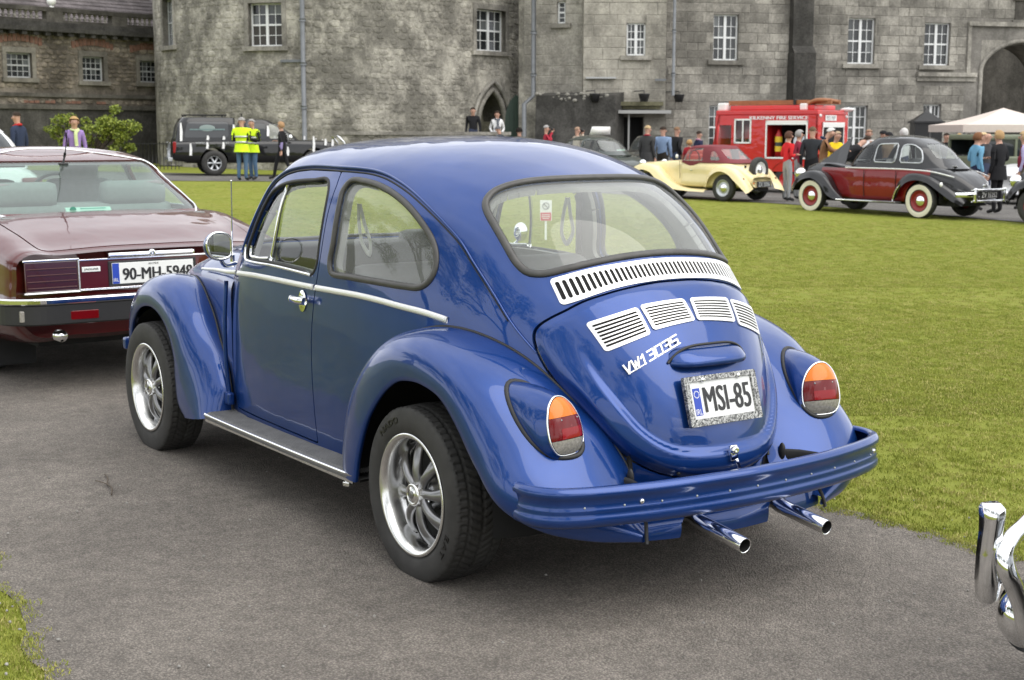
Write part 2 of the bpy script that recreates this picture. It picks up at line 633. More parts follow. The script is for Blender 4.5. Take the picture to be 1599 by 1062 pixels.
# ------------------------------------------------------------------ shared materials
def car_paint(name,col,metal=0.0,rough=0.4,flake=0.0,coat=1.0):
 m,nt,b = new_mat(name)
 b.inputs['Metallic'].default_value = metal
 b.inputs['Specular IOR Level'].default_value = .12
 b.inputs['Coat Weight'].default_value = coat
 b.inputs['Coat Roughness'].default_value = 0.02
 b.inputs['Coat IOR'].default_value = 1.5
 tc = nt.nodes.new('ShaderNodeTexCoord')
 n = nt.nodes.new('ShaderNodeTexNoise')
 n.inputs['Scale'].default_value = 2.3
 n.inputs['Detail'].default_value = 8
 n.inputs['Roughness'].default_value = 0.65
 nt.links.new(tc.outputs['Object'],n.inputs['Vector'])
 mr = nt.nodes.new('ShaderNodeMapRange')
 mr.inputs['From Min'].default_value = 0.3
 mr.inputs['From Max'].default_value = 0.7
 mr.inputs['To Min'].default_value = 0.9
 mr.inputs['To Max'].default_value = 1.1
 nt.links.new(n.outputs['Fac'],mr.inputs['Value'])
 sc = nt.nodes.new('ShaderNodeVectorMath'); sc.operation = 'SCALE'
 sc.inputs[0].default_value = col
 nt.links.new(mr.outputs['Result'],sc.inputs['Scale'])
 nt.links.new(sc.outputs['Vector'],b.inputs['Base Color'])
 b.inputs['Roughness'].default_value = rough
 # road dust film: slightly uneven clear-coat gloss
 n2 = nt.nodes.new('ShaderNodeTexNoise')
 n2.inputs['Scale'].default_value = 9
 n2.inputs['Detail'].default_value = 9
 nt.links.new(tc.outputs['Object'],n2.inputs['Vector'])
 m2 = nt.nodes.new('ShaderNodeMapRange')
 m2.inputs['From Min'].default_value = 0.35
 m2.inputs['From Max'].default_value = 0.75
 m2.inputs['To Min'].default_value = 0.012
 m2.inputs['To Max'].default_value = 0.07
 nt.links.new(n2.outputs['Fac'],m2.inputs['Value'])
 nt.links.new(m2.outputs['Result'],b.inputs['Coat Roughness'])
 # very slight panel waviness so that reflections wobble as on real sheet metal
 n3 = nt.nodes.new('ShaderNodeTexNoise')
 n3.inputs['Scale'].default_value = 5.5
 n3.inputs['Detail'].default_value = 1.5
 nt.links.new(tc.outputs['Object'],n3.inputs['Vector'])
 bp = nt.nodes.new('ShaderNodeBump')
 bp.inputs['Strength'].default_value = 0.06
 bp.inputs['Distance'].default_value = 0.05
 nt.links.new(n3.outputs['Fac'],bp.inputs['Height'])
 nt.links.new(bp.outputs['Normal'],b.inputs['Normal'])
 nt.links.new(bp.outputs['Normal'],b.inputs['Coat Normal'])
 return m

M = {}
M['blue'] = car_paint('blue_metallic_paint',(0.009,0.047,0.215),metal=0.52,rough=0.34)
M['maroon'] = car_paint('maroon_paint',(0.080,0.006,0.006),metal=0.1,rough=0.35)
M['cream'] = car_paint('cream_paint',(0.78,0.66,0.36),rough=0.45)
M['black_paint'] = car_paint('black_paint',(0.008,0.008,0.009),rough=0.4)
M['dark_green'] = car_paint('dark_grey_green_paint',(0.045,0.055,0.05),rough=0.4)
M['red_paint'] = car_paint('red_paint',(0.20,0.007,0.008),rough=0.4)
M['fire_red'] = car_paint('fire_red_paint',(0.55,0.018,0.020),rough=0.4)
M['white_paint'] = car_paint('white_paint',(0.75,0.76,0.77),rough=0.4)
M['olive'] = car_paint('olive_paint',(0.17,0.19,0.13),rough=0.5,coat=0.4)
M['silver'] = car_paint('silver_paint',(0.5,0.52,0.54),metal=0.6,rough=0.4)
M['chrome'] = pmat('chrome',(0.86,0.87,0.88),rough=0.06,metal=1.0,rvar=0.03)
M['alu'] = pmat('polished_aluminium',(0.80,0.80,0.79),rough=0.22,metal=1.0,noise=0.06,nscale=60,rvar=0.08)
M['alu_flat'] = pmat('brushed_aluminium_trim',(0.88,0.88,0.86),rough=0.42,metal=0.55)
M['gunmetal'] = pmat('gunmetal_paint',(0.27,0.27,0.275),rough=0.28,metal=0.8,noise=0.12)
M['rubber'] = pmat('black_rubber',(0.018,0.018,0.018),rough=0.55,noise=0.2,nscale=90)
M['seal'] = pmat('grey_rubber_seal',(0.060,0.058,0.055),rough=0.42,noise=0.25,nscale=25)
M['tyre'] = pmat('tyre_rubber',(0.034,0.033,0.031),rough=0.75,noise=0.35,nscale=14,bump=0.15,bscale=500)
M['tyre_letter'] = pmat('tyre_lettering_rubber',(0.007,0.007,0.007),rough=0.4)
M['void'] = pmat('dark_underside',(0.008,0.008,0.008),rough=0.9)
M['under'] = pmat('underbody_black',(0.015,0.015,0.015),rough=0.8,noise=0.3,nscale=12)
M['lining'] = pmat('grey_lining_vinyl',(0.30,0.30,0.29),rough=0.7,noise=0.08)
M['cream_vinyl'] = pmat('cream_vinyl',(0.66,0.63,0.53),rough=0.5,noise=0.06,bump=0.08)
M['grey_vinyl'] = pmat('grey_vinyl',(0.16,0.16,0.165),rough=0.55,noise=0.08)
M['seat_grey'] = pmat('grey_seat_leather',(.20,.215,.21),rough=.6,noise=.1)
M['pale_grey'] = pmat('pale_grey_cloth',(0.42,0.44,0.44),rough=0.8,noise=0.08)
M['dash'] = pmat('dashboard_black',(0.05,0.05,0.052),rough=0.5)
M['white_plastic'] = pmat('white_plastic',(0.78,0.78,0.76),rough=0.45)
M['ribbed'] = pmat('ribbed_grey_rubber',(0.145,0.145,0.145),rough=0.6,noise=0.18,nscale=18)
M['glass'] = glass_mat('clear_window_glass',tint=(0.90,0.94,0.91),ior=1.52)
M['glass_sky_haze'] = glass_mat('sky_haze_window_glass',tint=(0.90,0.93,0.90),ior=1.55,haze=0.15,hazecol=(0.75,0.77,0.74))  # pale haze paints the white sky's reflection into the glass
M['glass_green'] = glass_mat('green_tinted_glass',tint=(0.72,0.84,0.79),ior=1.55,haze=0.08,hazecol=(0.62,0.72,0.68))
M['glass_dark'] = pmat('dark_window_glass',(0.02,0.024,0.026),rough=0.06,spec=0.6)
M['mirror'] = pmat('mirror_glass',(0.8,0.82,0.83),rough=0.02,metal=1.0)
M['plate_white'] = pmat('number_plate_white',(0.80,0.81,0.80),rough=0.35)
M['plate_black'] = pmat('number_plate_black',(0.015,0.015,0.016),rough=0.4)
M['plate_blue'] = pmat('number_plate_blue',(0.02,0.06,0.42),rough=0.35)
M['white_print'] = pmat('white_print',(0.82,0.82,0.82),rough=0.5)
M['amber'] = pmat('amber_lens',(0.70,0.17,0.005),rough=0.18,spec=.3,coat=.35,bump=0.0)
M['redlens'] = pmat('red_lens',(0.14,0.003,0.005),rough=0.18,spec=.3,coat=.35)
M['redlens_bright'] = pmat('red_reflector',(0.26,0.006,0.010),rough=0.2,spec=.3,coat=.3)
M['clearlens'] = pmat('clear_lens',(0.30,0.285,0.25),rough=0.16,coat=.4,noise=0.3,nscale=120)
def tarnish(name):
 m,nt,b = new_mat(name)
 tc = nt.nodes.new('ShaderNodeTexCoord')
 n = nt.nodes.new('ShaderNodeTexNoise'); n.inputs['Scale'].default_value = 60; n.inputs['Detail'].default_value = 3; n.inputs['Distortion'].default_value = 2.5
 nt.links.new(tc.outputs['Object'],n.inputs['Vector'])
 r = nt.nodes.new('ShaderNodeValToRGB')
 r.color_ramp.elements[0].position = 0.40; r.color_ramp.elements[0].color = (0.07,0.07,0.07,1)
 r.color_ramp.elements[1].position = 0.60; r.color_ramp.elements[1].color = (0.46,0.46,0.44,1)
 nt.links.new(n.outputs['Fac'],r.inputs['Fac'])
 nt.links.new(r.outputs['Color'],b.inputs['Base Color'])
 b.inputs['Metallic'].default_value = 0.8
 b.inputs['Roughness'].default_value = 0.3
 bp = nt.nodes.new('ShaderNodeBump'); bp.inputs['Strength'].default_value = 0.5; bp.inputs['Distance'].default_value = 0.003
 nt.links.new(n.outputs['Fac'],bp.inputs['Height']); nt.links.new(bp.outputs['Normal'],b.inputs['Normal'])
 return m
M['engraved'] = tarnish('engraved_pewter_frame')
# ================================================================== ground
def grass_mat(name,far=False):
 m,nt,b = new_mat(name)
 tc = nt.nodes.new('ShaderNodeTexCoord')
 def noise(scale,detail,rough=.55,sc=(1,1,1)):
  mp = nt.nodes.new('ShaderNodeMapping'); mp.inputs['Scale'].default_value = sc
  n = nt.nodes.new('ShaderNodeTexNoise'); n.inputs['Scale'].default_value = scale; n.inputs['Detail'].default_value = detail; n.inputs['Roughness'].default_value = rough
  nt.links.new(tc.outputs['Object'],mp.inputs['Vector']); nt.links.new(mp.outputs['Vector'],n.inputs['Vector'])
  return n
 n1,n2,n3 = noise(.35,6),noise(2.6,6,.65),noise(38,4,.7)
 r = nt.nodes.new('ShaderNodeValToRGB')
 e = r.color_ramp.elements
 e[0].position,e[0].color = .25,(.160,.195,.030,1)
 e[1].position,e[1].color = .78,(.262,.255,.060,1)
 x = e.new(.5); x.color = (.220,.245,.040,1)
 ad = nt.nodes.new('ShaderNodeMath'); ad.operation = 'MULTIPLY_ADD'; ad.inputs[1].default_value = .40
 nt.links.new(n1.outputs['Fac'],ad.inputs[0])
 m2 = nt.nodes.new('ShaderNodeMath'); m2.operation = 'MULTIPLY'; m2.inputs[1].default_value = .40
 nt.links.new(n2.outputs['Fac'],m2.inputs[0]); nt.links.new(m2.outputs[0],ad.inputs[2])
 m3 = nt.nodes.new('ShaderNodeMath'); m3.operation = 'MULTIPLY_ADD'; m3.inputs[1].default_value = .20
 nt.links.new(n3.outputs['Fac'],m3.inputs[0]); nt.links.new(ad.outputs[0],m3.inputs[2])
 nt.links.new(m3.outputs[0],r.inputs['Fac'])
 nt.links.new(r.outputs['Color'],b.inputs['Base Color'])
 b.inputs['Roughness'].default_value = .9
 b.inputs['Specular IOR Level'].default_value = .15
 bp = nt.nodes.new('ShaderNodeBump'); bp.inputs['Strength'].default_value = .6; bp.inputs['Distance'].default_value = .04
 n4 = noise(90,3,.7)
 nt.links.new(n4.outputs['Fac'],bp.inputs['Height']); nt.links.new(bp.outputs['Normal'],b.inputs['Normal'])
 return m
def tarmac_mat(name,base=(.105,.098,.090),scale=1.0):
 m,nt,b = new_mat(name)
 tc = nt.nodes.new('ShaderNodeTexCoord')
 v = nt.nodes.new('ShaderNodeTexVoronoi'); v.inputs['Scale'].default_value = 150 * scale
 nt.links.new(tc.outputs['Object'],v.inputs['Vector'])
 v2 = nt.nodes.new('ShaderNodeTexVoronoi'); v2.inputs['Scale'].default_value = 340 * scale
 nt.links.new(tc.outputs['Object'],v2.inputs['Vector'])
 n = nt.nodes.new('ShaderNodeTexNoise'); n.inputs['Scale'].default_value = 1.1; n.inputs['Detail'].default_value = 8; n.inputs['Roughness'].default_value = .62
 nt.links.new(tc.outputs['Object'],n.inputs['Vector'])
 n5 = nt.nodes.new('ShaderNodeTexNoise'); n5.inputs['Scale'].default_value = 14; n5.inputs['Detail'].default_value = 6
 nt.links.new(tc.outputs['Object'],n5.inputs['Vector'])
 # stone-by-stone tone
 sep = nt.nodes.new('ShaderNodeSeparateColor'); nt.links.new(v.outputs['Color'],sep.inputs[0])
 mr = nt.nodes.new('ShaderNodeMapRange'); mr.inputs['To Min'].default_value = .74; mr.inputs['To Max'].default_value = 1.32
 nt.links.new(sep.outputs[0],mr.inputs['Value'])
 mr2 = nt.nodes.new('ShaderNodeMapRange'); mr2.inputs['From Min'].default_value = .3; mr2.inputs['From Max'].default_value = .7; mr2.inputs['To Min'].default_value = .74; mr2.inputs['To Max'].default_value = 1.22
 nt.links.new(n.outputs['Fac'],mr2.inputs['Value'])
 mr5 = nt.nodes.new('ShaderNodeMapRange'); mr5.inputs['From Min'].default_value = .3; mr5.inputs['From Max'].default_value = .7; mr5.inputs['To Min'].default_value = .85; mr5.inputs['To Max'].default_value = 1.15
 nt.links.new(n5.outputs['Fac'],mr5.inputs['Value'])
 mm = nt.nodes.new('ShaderNodeMath'); mm.operation = 'MULTIPLY'; nt.links.new(mr.outputs[0],mm.inputs[0]); nt.links.new(mr2.outputs[0],mm.inputs[1])
 mm2 = nt.nodes.new('ShaderNodeMath'); mm2.operation = 'MULTIPLY'; nt.links.new(mm.outputs[0],mm2.inputs[0]); nt.links.new(mr5.outputs[0],mm2.inputs[1])
 # dark binder between the stones
 mr3 = nt.nodes.new('ShaderNodeMapRange'); mr3.inputs['From Min'].default_value = .25; mr3.inputs['From Max'].default_value = .62; mr3.inputs['To Min'].default_value = 1.0; mr3.inputs['To Max'].default_value = .60
 nt.links.new(v.outputs['Distance'],mr3.inputs['Value'])
 mm3 = nt.nodes.new('ShaderNodeMath'); mm3.operation = 'MULTIPLY'; nt.links.new(mm2.outputs[0],mm3.inputs[0]); nt.links.new(mr3.outputs[0],mm3.inputs[1])
 sc = nt.nodes.new('ShaderNodeVectorMath'); sc.operation = 'SCALE'; sc.inputs[0].default_value = base
 nt.links.new(mm3.outputs[0],sc.inputs['Scale']); nt.links.new(sc.outputs['Vector'],b.inputs['Base Color'])
 b.inputs['Roughness'].default_value = .82
 b.inputs['Specular IOR Level'].default_value = .35
 bp = nt.nodes.new('ShaderNodeBump'); bp.inputs['Strength'].default_value = .8; bp.inputs['Distance'].default_value = .012; bp.invert = True
 ad = nt.nodes.new('ShaderNodeMath'); ad.operation = 'MULTIPLY_ADD'; ad.inputs[1].default_value = .4
 nt.links.new(v2.outputs['Distance'],ad.inputs[0]); nt.links.new(v.outputs['Distance'],ad.inputs[2])
 nt.links.new(ad.outputs[0],bp.inputs['Height']); nt.links.new(bp.outputs['Normal'],b.inputs['Normal'])
 return m
M['grass'] = grass_mat('mown_grass')
M['tarmac'] = tarmac_mat('worn_tarmac_path',(.258,.230,.200))
M['forecourt'] = tarmac_mat('forecourt_tarmac',(.215,.205,.19))
M['blade'] = pmat('grass_blades',(.120,.150,.022),rough=.7,spec=.25)
_nt = M['blade'].node_tree
_oi = _nt.nodes.new('ShaderNodeObjectInfo'); _rp = _nt.nodes.new('ShaderNodeValToRGB')
_rp.color_ramp.elements[0].color = (.215,.255,.042,1); _rp.color_ramp.elements[1].color = (.42,.38,.14,1)
_x = _rp.color_ramp.elements.new(.6); _x.color = (.300,.325,.058,1)
_nt.links.new(_oi.outputs['Random'],_rp.inputs['Fac']); _nt.links.new(_rp.outputs['Color'],_nt.nodes['Principled BSDF'].inputs['Base Color'])

_s = np.concatenate([np.linspace(-300,-42,14),np.linspace(-40,40,161),np.linspace(42,300,14)])
_D = np.concatenate([[-220,-120,-60,-30,-15],np.linspace(-8,30,115),np.linspace(31,80,60),[90,110,150,220,320]])
G = np.empty((len(_D),len(_s),3))
for i,D in enumerate(_D):
 p = ORG[None] + RT[None] * _s[:,None] + FW[None] * D
 G[i,:,:2] = p; G[i,:,2] = terr_sd(_s,np.full(len(_s),D))
S = grid_srf(G)
if S.normals()[:,2].mean() < 0: S = S.flip()
tag(S.build('lawn',M['grass']),kind='structure')

def ground_z(x,y):
 d = np.stack([np.asarray(x) - ORG[0],np.asarray(y) - ORG[1]],-1)
 return terr_sd(d @ RT,d @ FW)
# the tarmac path the cars stand on
xs = np.linspace(-16,34,420)
wob = lambda x,k: .035 * np.sin(x * 2.1 + k) + .02 * np.sin(x * 6.7 + 2 * k) + .012 * np.sin(x * 17 + k * 3)
rng = np.random.default_rng(3)
G = np.empty((24,len(xs),3))
lo = -1.165 + .06 * np.clip(-xs - .2,-1,1) * 0 + wob(xs,1) + rng.normal(0,.012,len(xs))
hi = 1.985 - .12 * np.clip(xs - .5,-3,1.5) + wob(xs,4) + rng.normal(0,.012,len(xs))
for j,t in enumerate(np.linspace(0,1,24)):
 y = lo * (1 - t) + hi * t
 G[j,:,0],G[j,:,1] = xs,y
 G[j,:,2] = ground_z(xs,y) + .006 + .010 * (1 - (2 * t - 1)**2)
S = grid_srf(G)
if S.normals()[:,2].mean() < 0: S = S.flip()
tag(S.build('path',M['tarmac']),kind='structure')
def path_dist(x,y): return np.minimum(y - np.interp(x,xs,lo),np.interp(x,xs,hi) - y)
# forecourt in front of the castle
ne = crom([(-60,36),(-30,38),(-8.4,39.4),(-6.7,40),(-1,38.8),(4.6,33.7),(6.5,31.7),(9.6,26.5),(13,20),(18,10),(24,-6)],240)
fe = crom([(-60,50),(-30,48),(-12,45.6),(-4,46.2),(0,51),(6,60),(14,66),(26,70),(48,60),(60,40)],240)
G = np.empty((40,240,3))
for j,t in enumerate(np.linspace(0,1,40)):
 q = ne * (1 - t) + fe * t
 p = ORG[None] + RT[None] * q[:,:1] + FW[None] * q[:,1:]
 G[j,:,:2] = p; G[j,:,2] = terr_sd(q[:,0],q[:,1]) + .012
S = grid_srf(G)
if S.normals()[:,2].mean() < 0: S = S.flip()
tag(S.build('forecourt',M['forecourt']),kind='structure')

# short grass blades on the near part of the lawn, thinning with distance (one mass, instanced tufts)
def tuft_data(name,seed,n=26,h=.030,spread=.035):
 r = np.random.default_rng(seed)
 V,F = [],[]
 for i in range(n):
  a,rr = r.uniform(0,2 * np.pi),spread * math.sqrt(r.uniform())
  x,y = rr * math.cos(a),rr * math.sin(a)
  hh = h * r.uniform(.5,1.25); w = .0018 * r.uniform(.8,1.4)
  b = r.uniform(0,2 * np.pi); lean = hh * r.uniform(.1,.8)
  la = r.uniform(0,2 * np.pi)
  ux,uy = math.cos(b) * w,math.sin(b) * w
  k = len(V)
  mx,my = lean * .35 * math.cos(la),lean * .35 * math.sin(la)
  V += [(x - ux,y - uy,0),(x + ux,y + uy,0),(x + mx + ux * .8,y + my + uy * .8,hh * .55),(x + mx - ux * .8,y + my - uy * .8,hh * .55),(x + lean * math.cos(la),y + lean * math.sin(la),hh)]
  F += [(k,k + 1,k + 2,k + 3),(k + 3,k + 2,k + 4)]
 me = bpy.data.meshes.new(name); me.from_pydata(V,[],F); me.update(); me.materials.append(M['blade'])
 return me
def scatter(name,pts,tuft_me,seed,smin=.7,smax=1.4):
 """points with upright tufts instanced on them by geometry nodes"""
 src = bpy.data.objects.new(name + '_blade_source',tuft_me)
 me = bpy.data.meshes.new(name); me.vertices.add(len(pts)); me.vertices.foreach_set('co',np.asarray(pts,float).ravel()); me.update()
 o = bpy.data.objects.new(name,me); C.objects.link(o)
 ng = bpy.data.node_groups.new(name,'GeometryNodeTree')
 ng.interface.new_socket('Geometry',in_out='INPUT',socket_type='NodeSocketGeometry')
 ng.interface.new_socket('Geometry',in_out='OUTPUT',socket_type='NodeSocketGeometry')
 N = ng.nodes
 gi,go = N.new('NodeGroupInput'),N.new('NodeGroupOutput')
 ip,oi = N.new('GeometryNodeInstanceOnPoints'),N.new('GeometryNodeObjectInfo')
 oi.inputs['Object'].default_value = src
 rr,rs = N.new('FunctionNodeRandomValue'),N.new('FunctionNodeRandomValue')
 rr.data_type = 'FLOAT_VECTOR'; rr.inputs[0].default_value = (-.15,-.15,0); rr.inputs[1].default_value = (.15,.15,6.283); rr.inputs['Seed'].default_value = seed
 rs.data_type = 'FLOAT'; rs.inputs[2].default_value = smin; rs.inputs[3].default_value = smax; rs.inputs['Seed'].default_value = seed + 1
 L = ng.links
 L.new(gi.outputs[0],ip.inputs['Points']); L.new(oi.outputs['Geometry'],ip.inputs['Instance'])
 L.new(rr.outputs[0],ip.inputs['Rotation']); L.new(rs.outputs[1],ip.inputs['Scale']); L.new(ip.outputs[0],go.inputs[0])
 md = o.modifiers.new('scatter','NODES'); md.node_group = ng
 return tag(o,kind='stuff')
def lawn_points(n,Dmin,Dmax,smin_f,seed,edge=0.0):
 r = np.random.default_rng(seed)
 D = Dmin + (Dmax - Dmin) * r.uniform(size=n)**(1.0 if Dmax < 13 else 1.5)
 s = r.uniform(-.66,.56,n) * (D + 1.5)
 p = ORG[None] + RT[None] * s[:,None] + FW[None] * D[:,None]
 ok = path_dist(p[:,0],p[:,1]) < edge
 nee = np.interp(s,ne[:,0],ne[:,1])
 ok &= D < nee - .2
 p,s,D = p[ok],s[ok],D[ok]
 return np.column_stack([p,terr_sd(s,D)])
TUFT = [tuft_data('tuft',1,26,.011,.035),tuft_data('tuft',2,30,.010,.05),tuft_data('tuft',5,40,.011,.09)]
scatter('grass',lawn_points(56000,1.4,12.5,0,11,.015),TUFT[0],1)
scatter('grass',lawn_points(60000,7.5,26,0,12,.02),TUFT[1],4,.8,1.5)
scatter('grass',lawn_points(46000,14,38,0,13,.0),TUFT[2],9,.7,1.2)
# ragged fringe where turf creeps over the tarmac edge
r = np.random.default_rng(21)
ex = r.uniform(-4.0,9.0,2600)
which = r.uniform(size=2600) < .8
ey = np.where(which,np.interp(ex,xs,lo) + np.abs(r.normal(0,.040,2600)),np.interp(ex,xs,hi) - np.abs(r.normal(0,.03,2600)))
scatter('grass',np.column_stack([ex,ey,ground_z(ex,ey) + .007]),TUFT[0],15,.5,1.0)
# loose chippings on the path
gb = MB()
for i in range(420):
 x,y = r.uniform(-2.8,3.5),r.uniform(-1.1,1.9)
 if i < 240: y = r.choice([-1.15,1.97]) + r.normal(0,.16)
 q = r.uniform(.003,.0075)
 V,F = ell_vf((q,q * r.uniform(.6,1),q * r.uniform(.5,.8)),5,4)
 gb.add(V + [x,y,.014 + q * .2],F,0,False)
st = gb.build('gravel',pmat('pale_chippings',(.27,.26,.24),rough=.9,noise=.4,nscale=40)); tag(st,kind='stuff')
# a fallen twig beside the front wheel
b = MB(); tw = [(1.62,1.235,.022),(1.72,1.20,.026),(1.80,1.19,.021),(1.90,1.155,.024),(1.98,1.14,.021)]
b.tube(crom(tw,16),.0032,6); b.tube(crom([(1.80,1.19,.021),(1.84,1.21,.028),(1.88,1.215,.024)],6),.0022,5)
tag(b.build('twig',pmat('bark',(.09,.07,.05),rough=.9)),'thin dry twig lying on the tarmac near the blue car','twig')
# ================================================================== the blue classic car (origin on the ground under the rear axle)
ZT = 1.497
QK = np.array([0,.15,.3,.4,.52,.66,.767,.9,1.0,1.12])
KA = np.array([0.0,0.5033,0.8406,1.0247,1.2089,1.3697,1.5005,1.6164,1.6663,1.6531])
KW = np.array([0.0,0.3018,0.5197,0.5851,0.628,0.6524,0.6652,0.6701,0.667,0.655])
KP = np.array([1.981,2.053,2.18,2.355,2.539,2.67,2.674,2.563,2.389,2.202])
KAF = np.array([0.0,.39,.527,.625,.715,.86,.97,1.06,1.09,1.1])
KPF = np.array([2.5,3.6,4,4,4.2,4.6,5,5,5,5.0])
XC,XT = 0.95,0.7535

def spline_fn(xk,yk):
 n = len(xk); h = np.diff(xk); A = np.zeros((n,n)); b = np.zeros(n)
 A[0,0] = A[-1,-1] = 1
 for i in range(1,n - 1):
  A[i,i-1] = h[i-1]; A[i,i] = 2 * (h[i-1] + h[i]); A[i,i+1] = h[i]
  b[i] = 3 * ((yk[i+1] - yk[i]) / h[i] - (yk[i] - yk[i-1]) / h[i-1])
 c = np.linalg.solve(A,b)
 def f(x):
  x = np.clip(np.asarray(x,float),xk[0],xk[-1]); i = np.clip(np.searchsorted(xk,x) - 1,0,n - 2); t = x - xk[i]
  bb = (yk[i+1] - yk[i]) / h[i] - h[i] * (2 * c[i] + c[i+1]) / 3; dd = (c[i+1] - c[i]) / (3 * h[i])
  return yk[i] + bb * t + c[i] * t * t + dd * t**3
 return f
fA,fW,fP,fAF,fPF = (spline_fn(QK,k) for k in (KA,KW,KP,KAF,KPF))
def q_of(z): return np.sqrt(np.clip(ZT - np.asarray(z,float),1e-8,None))
def xc_of(q): return XC + (XT - XC) * np.clip(1 - q / .4,0,1)**2
def rear_x(y,z):
 q = q_of(z); p = fP(q)
 r = np.clip(1 - (np.abs(y) / fW(q))**p,1e-9,None)
 return xc_of(q) - fA(q) * r**(1 / p)
def front_x(y,z):
 q = q_of(z); p = fPF(q)
 r = np.clip(1 - (np.abs(y) / fW(q))**p,1e-9,None)
 return xc_of(q) + fAF(q) * r**(1 / p)
def side_y(x,z):
 q = q_of(z); d = xc_of(q) - np.asarray(x,float)
 a = np.where(d > 0,fA(q),fAF(q)); p = np.where(d > 0,fP(q),fPF(q))
 r = np.clip(1 - (np.abs(d) / a)**p,1e-9,None)
 return fW(q) * r**(1 / p)
def side_pts(P,lift=0.0):
 P = np.asarray(P,float)
 y = side_y(P[:,0],P[:,1])
 V = np.stack([P[:,0],y,P[:,1]],1)
 return V + side_n(P) * lift
def side_n(P):
 P = np.asarray(P,float); e = 1e-3
 dyx = (side_y(P[:,0] + e,P[:,1]) - side_y(P[:,0] - e,P[:,1])) / (2 * e)
 dyz = (side_y(P[:,0],P[:,1] + e) - side_y(P[:,0],P[:,1] - e)) / (2 * e)
 N = np.stack([-dyx,np.ones(len(P)),-dyz],1)
 return N / np.linalg.norm(N,axis=1,keepdims=True)
def rear_n(Q):
 Q = np.asarray(Q,float); e = 1e-3
 dy = (rear_x(Q[:,0] + e,Q[:,1]) - rear_x(Q[:,0] - e,Q[:,1])) / (2 * e)
 dz = (rear_x(Q[:,0],Q[:,1] + e) - rear_x(Q[:,0],Q[:,1] - e)) / (2 * e)
 N = np.stack([-np.ones(len(Q)),dy,dz],1)
 return N / np.linalg.norm(N,axis=1,keepdims=True)
def rear_pts(Q,lift=0.0):
 Q = np.asarray(Q,float)
 V = np.stack([rear_x(Q[:,0],Q[:,1]),Q[:,0],Q[:,1]],1)
 L = lift(Q) if callable(lift) else lift
 return V + rear_n(Q) * (L[:,None] if hasattr(L,'__len__') else L)
def front_pts(Q,lift=0.0):
 Q = np.asarray(Q,float); e = 1e-3
 dy = (front_x(Q[:,0] + e,Q[:,1]) - front_x(Q[:,0] - e,Q[:,1])) / (2 * e)
 dz = (front_x(Q[:,0],Q[:,1] + e) - front_x(Q[:,0],Q[:,1] - e)) / (2 * e)
 N = np.stack([np.ones(len(Q)),-dy,-dz],1)
 N /= np.linalg.norm(N,axis=1,keepdims=True)
 return np.stack([front_x(Q[:,0],Q[:,1]),Q[:,0],Q[:,1]],1) + N * lift

# ---- outlines read off the car: side ones in (x, z), rear ones in (|y|, z)
DOOR = np.array([(.812,1.362),(1.057,1.362),(1.171,1.353),(1.26,1.338),(1.336,1.312),(1.42,1.262),(1.49,1.185),(1.545,1.08),(1.60,.97),(1.645,.90),(1.69,.755),(1.70,.53),(1.685,.40),(1.66,.318),(.875,.305),(.885,.40),(.893,.55),(.893,.662),(.885,.768),(.865,.88),(.845,.967),(.828,1.06),(.811,1.174),(.80,1.26),(.798,1.31)])
DGLASS = crom([(1.545,.995),(1.525,1.053),(1.49,1.122),(1.435,1.205),(1.383,1.258),(1.324,1.284),(1.242,1.304),(1.122,1.318),(.996,1.325),(.885,1.327),(.862,1.315),(.840,1.263),(.838,1.174),(.848,1.096),(.868,.99),(.885,.972),(1.0,.976),(1.254,.983),(1.447,.981),(1.53,.979)],90,True)
QSEAL = crom([(.766,.986),(.762,1.025),(.753,1.127),(.750,1.209),(.752,1.275),(.752,1.313),(.735,1.334),(.687,1.342),(.62,1.340),(.527,1.327),(.432,1.303),(.335,1.267),(.239,1.215),(.169,1.164),(.126,1.12),(.107,1.084),(.102,1.042),(.115,1.012),(.141,.986),(.189,.968),(.253,.966),(.381,.968),(.547,.971),(.682,.974),(.741,.976)],120,True)
QGLASS = crom([(.735,.995),(.722,1.117),(.716,1.236),(.722,1.298),(.704,1.318),(.631,1.319),(.506,1.304),(.4,1.274),(.294,1.229),(.214,1.18),(.158,1.135),(.128,1.087),(.122,1.041),(.134,1.008),(.165,.988),(.238,.985),(.437,.987),(.609,.989),(.715,.988)],110,True)
_rw = [(0,1.1015),(.112,1.098),(.204,1.089),(.287,1.074),(.355,1.057),(.401,1.044),(.42,1.040),(.436,1.041),(.447,1.048),(.455,1.063),(.462,1.11),(.463,1.177),(.459,1.223),(.451,1.254),(.44,1.273),(.422,1.292),(.398,1.311),(.361,1.328),(.306,1.343),(.223,1.354),(.135,1.359),(.06,1.36)]
RWSEAL = crom(_rw + [(-y,z) for y,z in _rw[::-1] if y > 0],200,True)
_rg = [(0,1.1155),(.107,1.112),(.199,1.103),(.282,1.089),(.349,1.073),(.4,1.059),(.422,1.058),(.434,1.068),(.440,1.089),(.441,1.143),(.441,1.201),(.436,1.244),(.429,1.264),(.414,1.281),(.379,1.304),(.331,1.322),(.27,1.335),(.186,1.342),(.08,1.345)]
RWGLASS = crom(_rg + [(-y,z) for y,z in _rg[::-1] if y > 0],180,True)
_lid = [(0,1.0205),(.10,1.018),(.156,1.012),(.273,.990),(.348,.965),(.394,.939),(.435,.912),(.456,.893),(.468,.875),(.4745,.85),(.4745,.815),(.469,.778),(.447,.707),(.417,.641),(.390,.590),(.361,.542),(.324,.498),(.283,.464),(.232,.436),(.161,.417),(.08,.411)]
LID = crom(_lid + [(-y,z) for y,z in _lid[::-1] if y > 0],240,True)
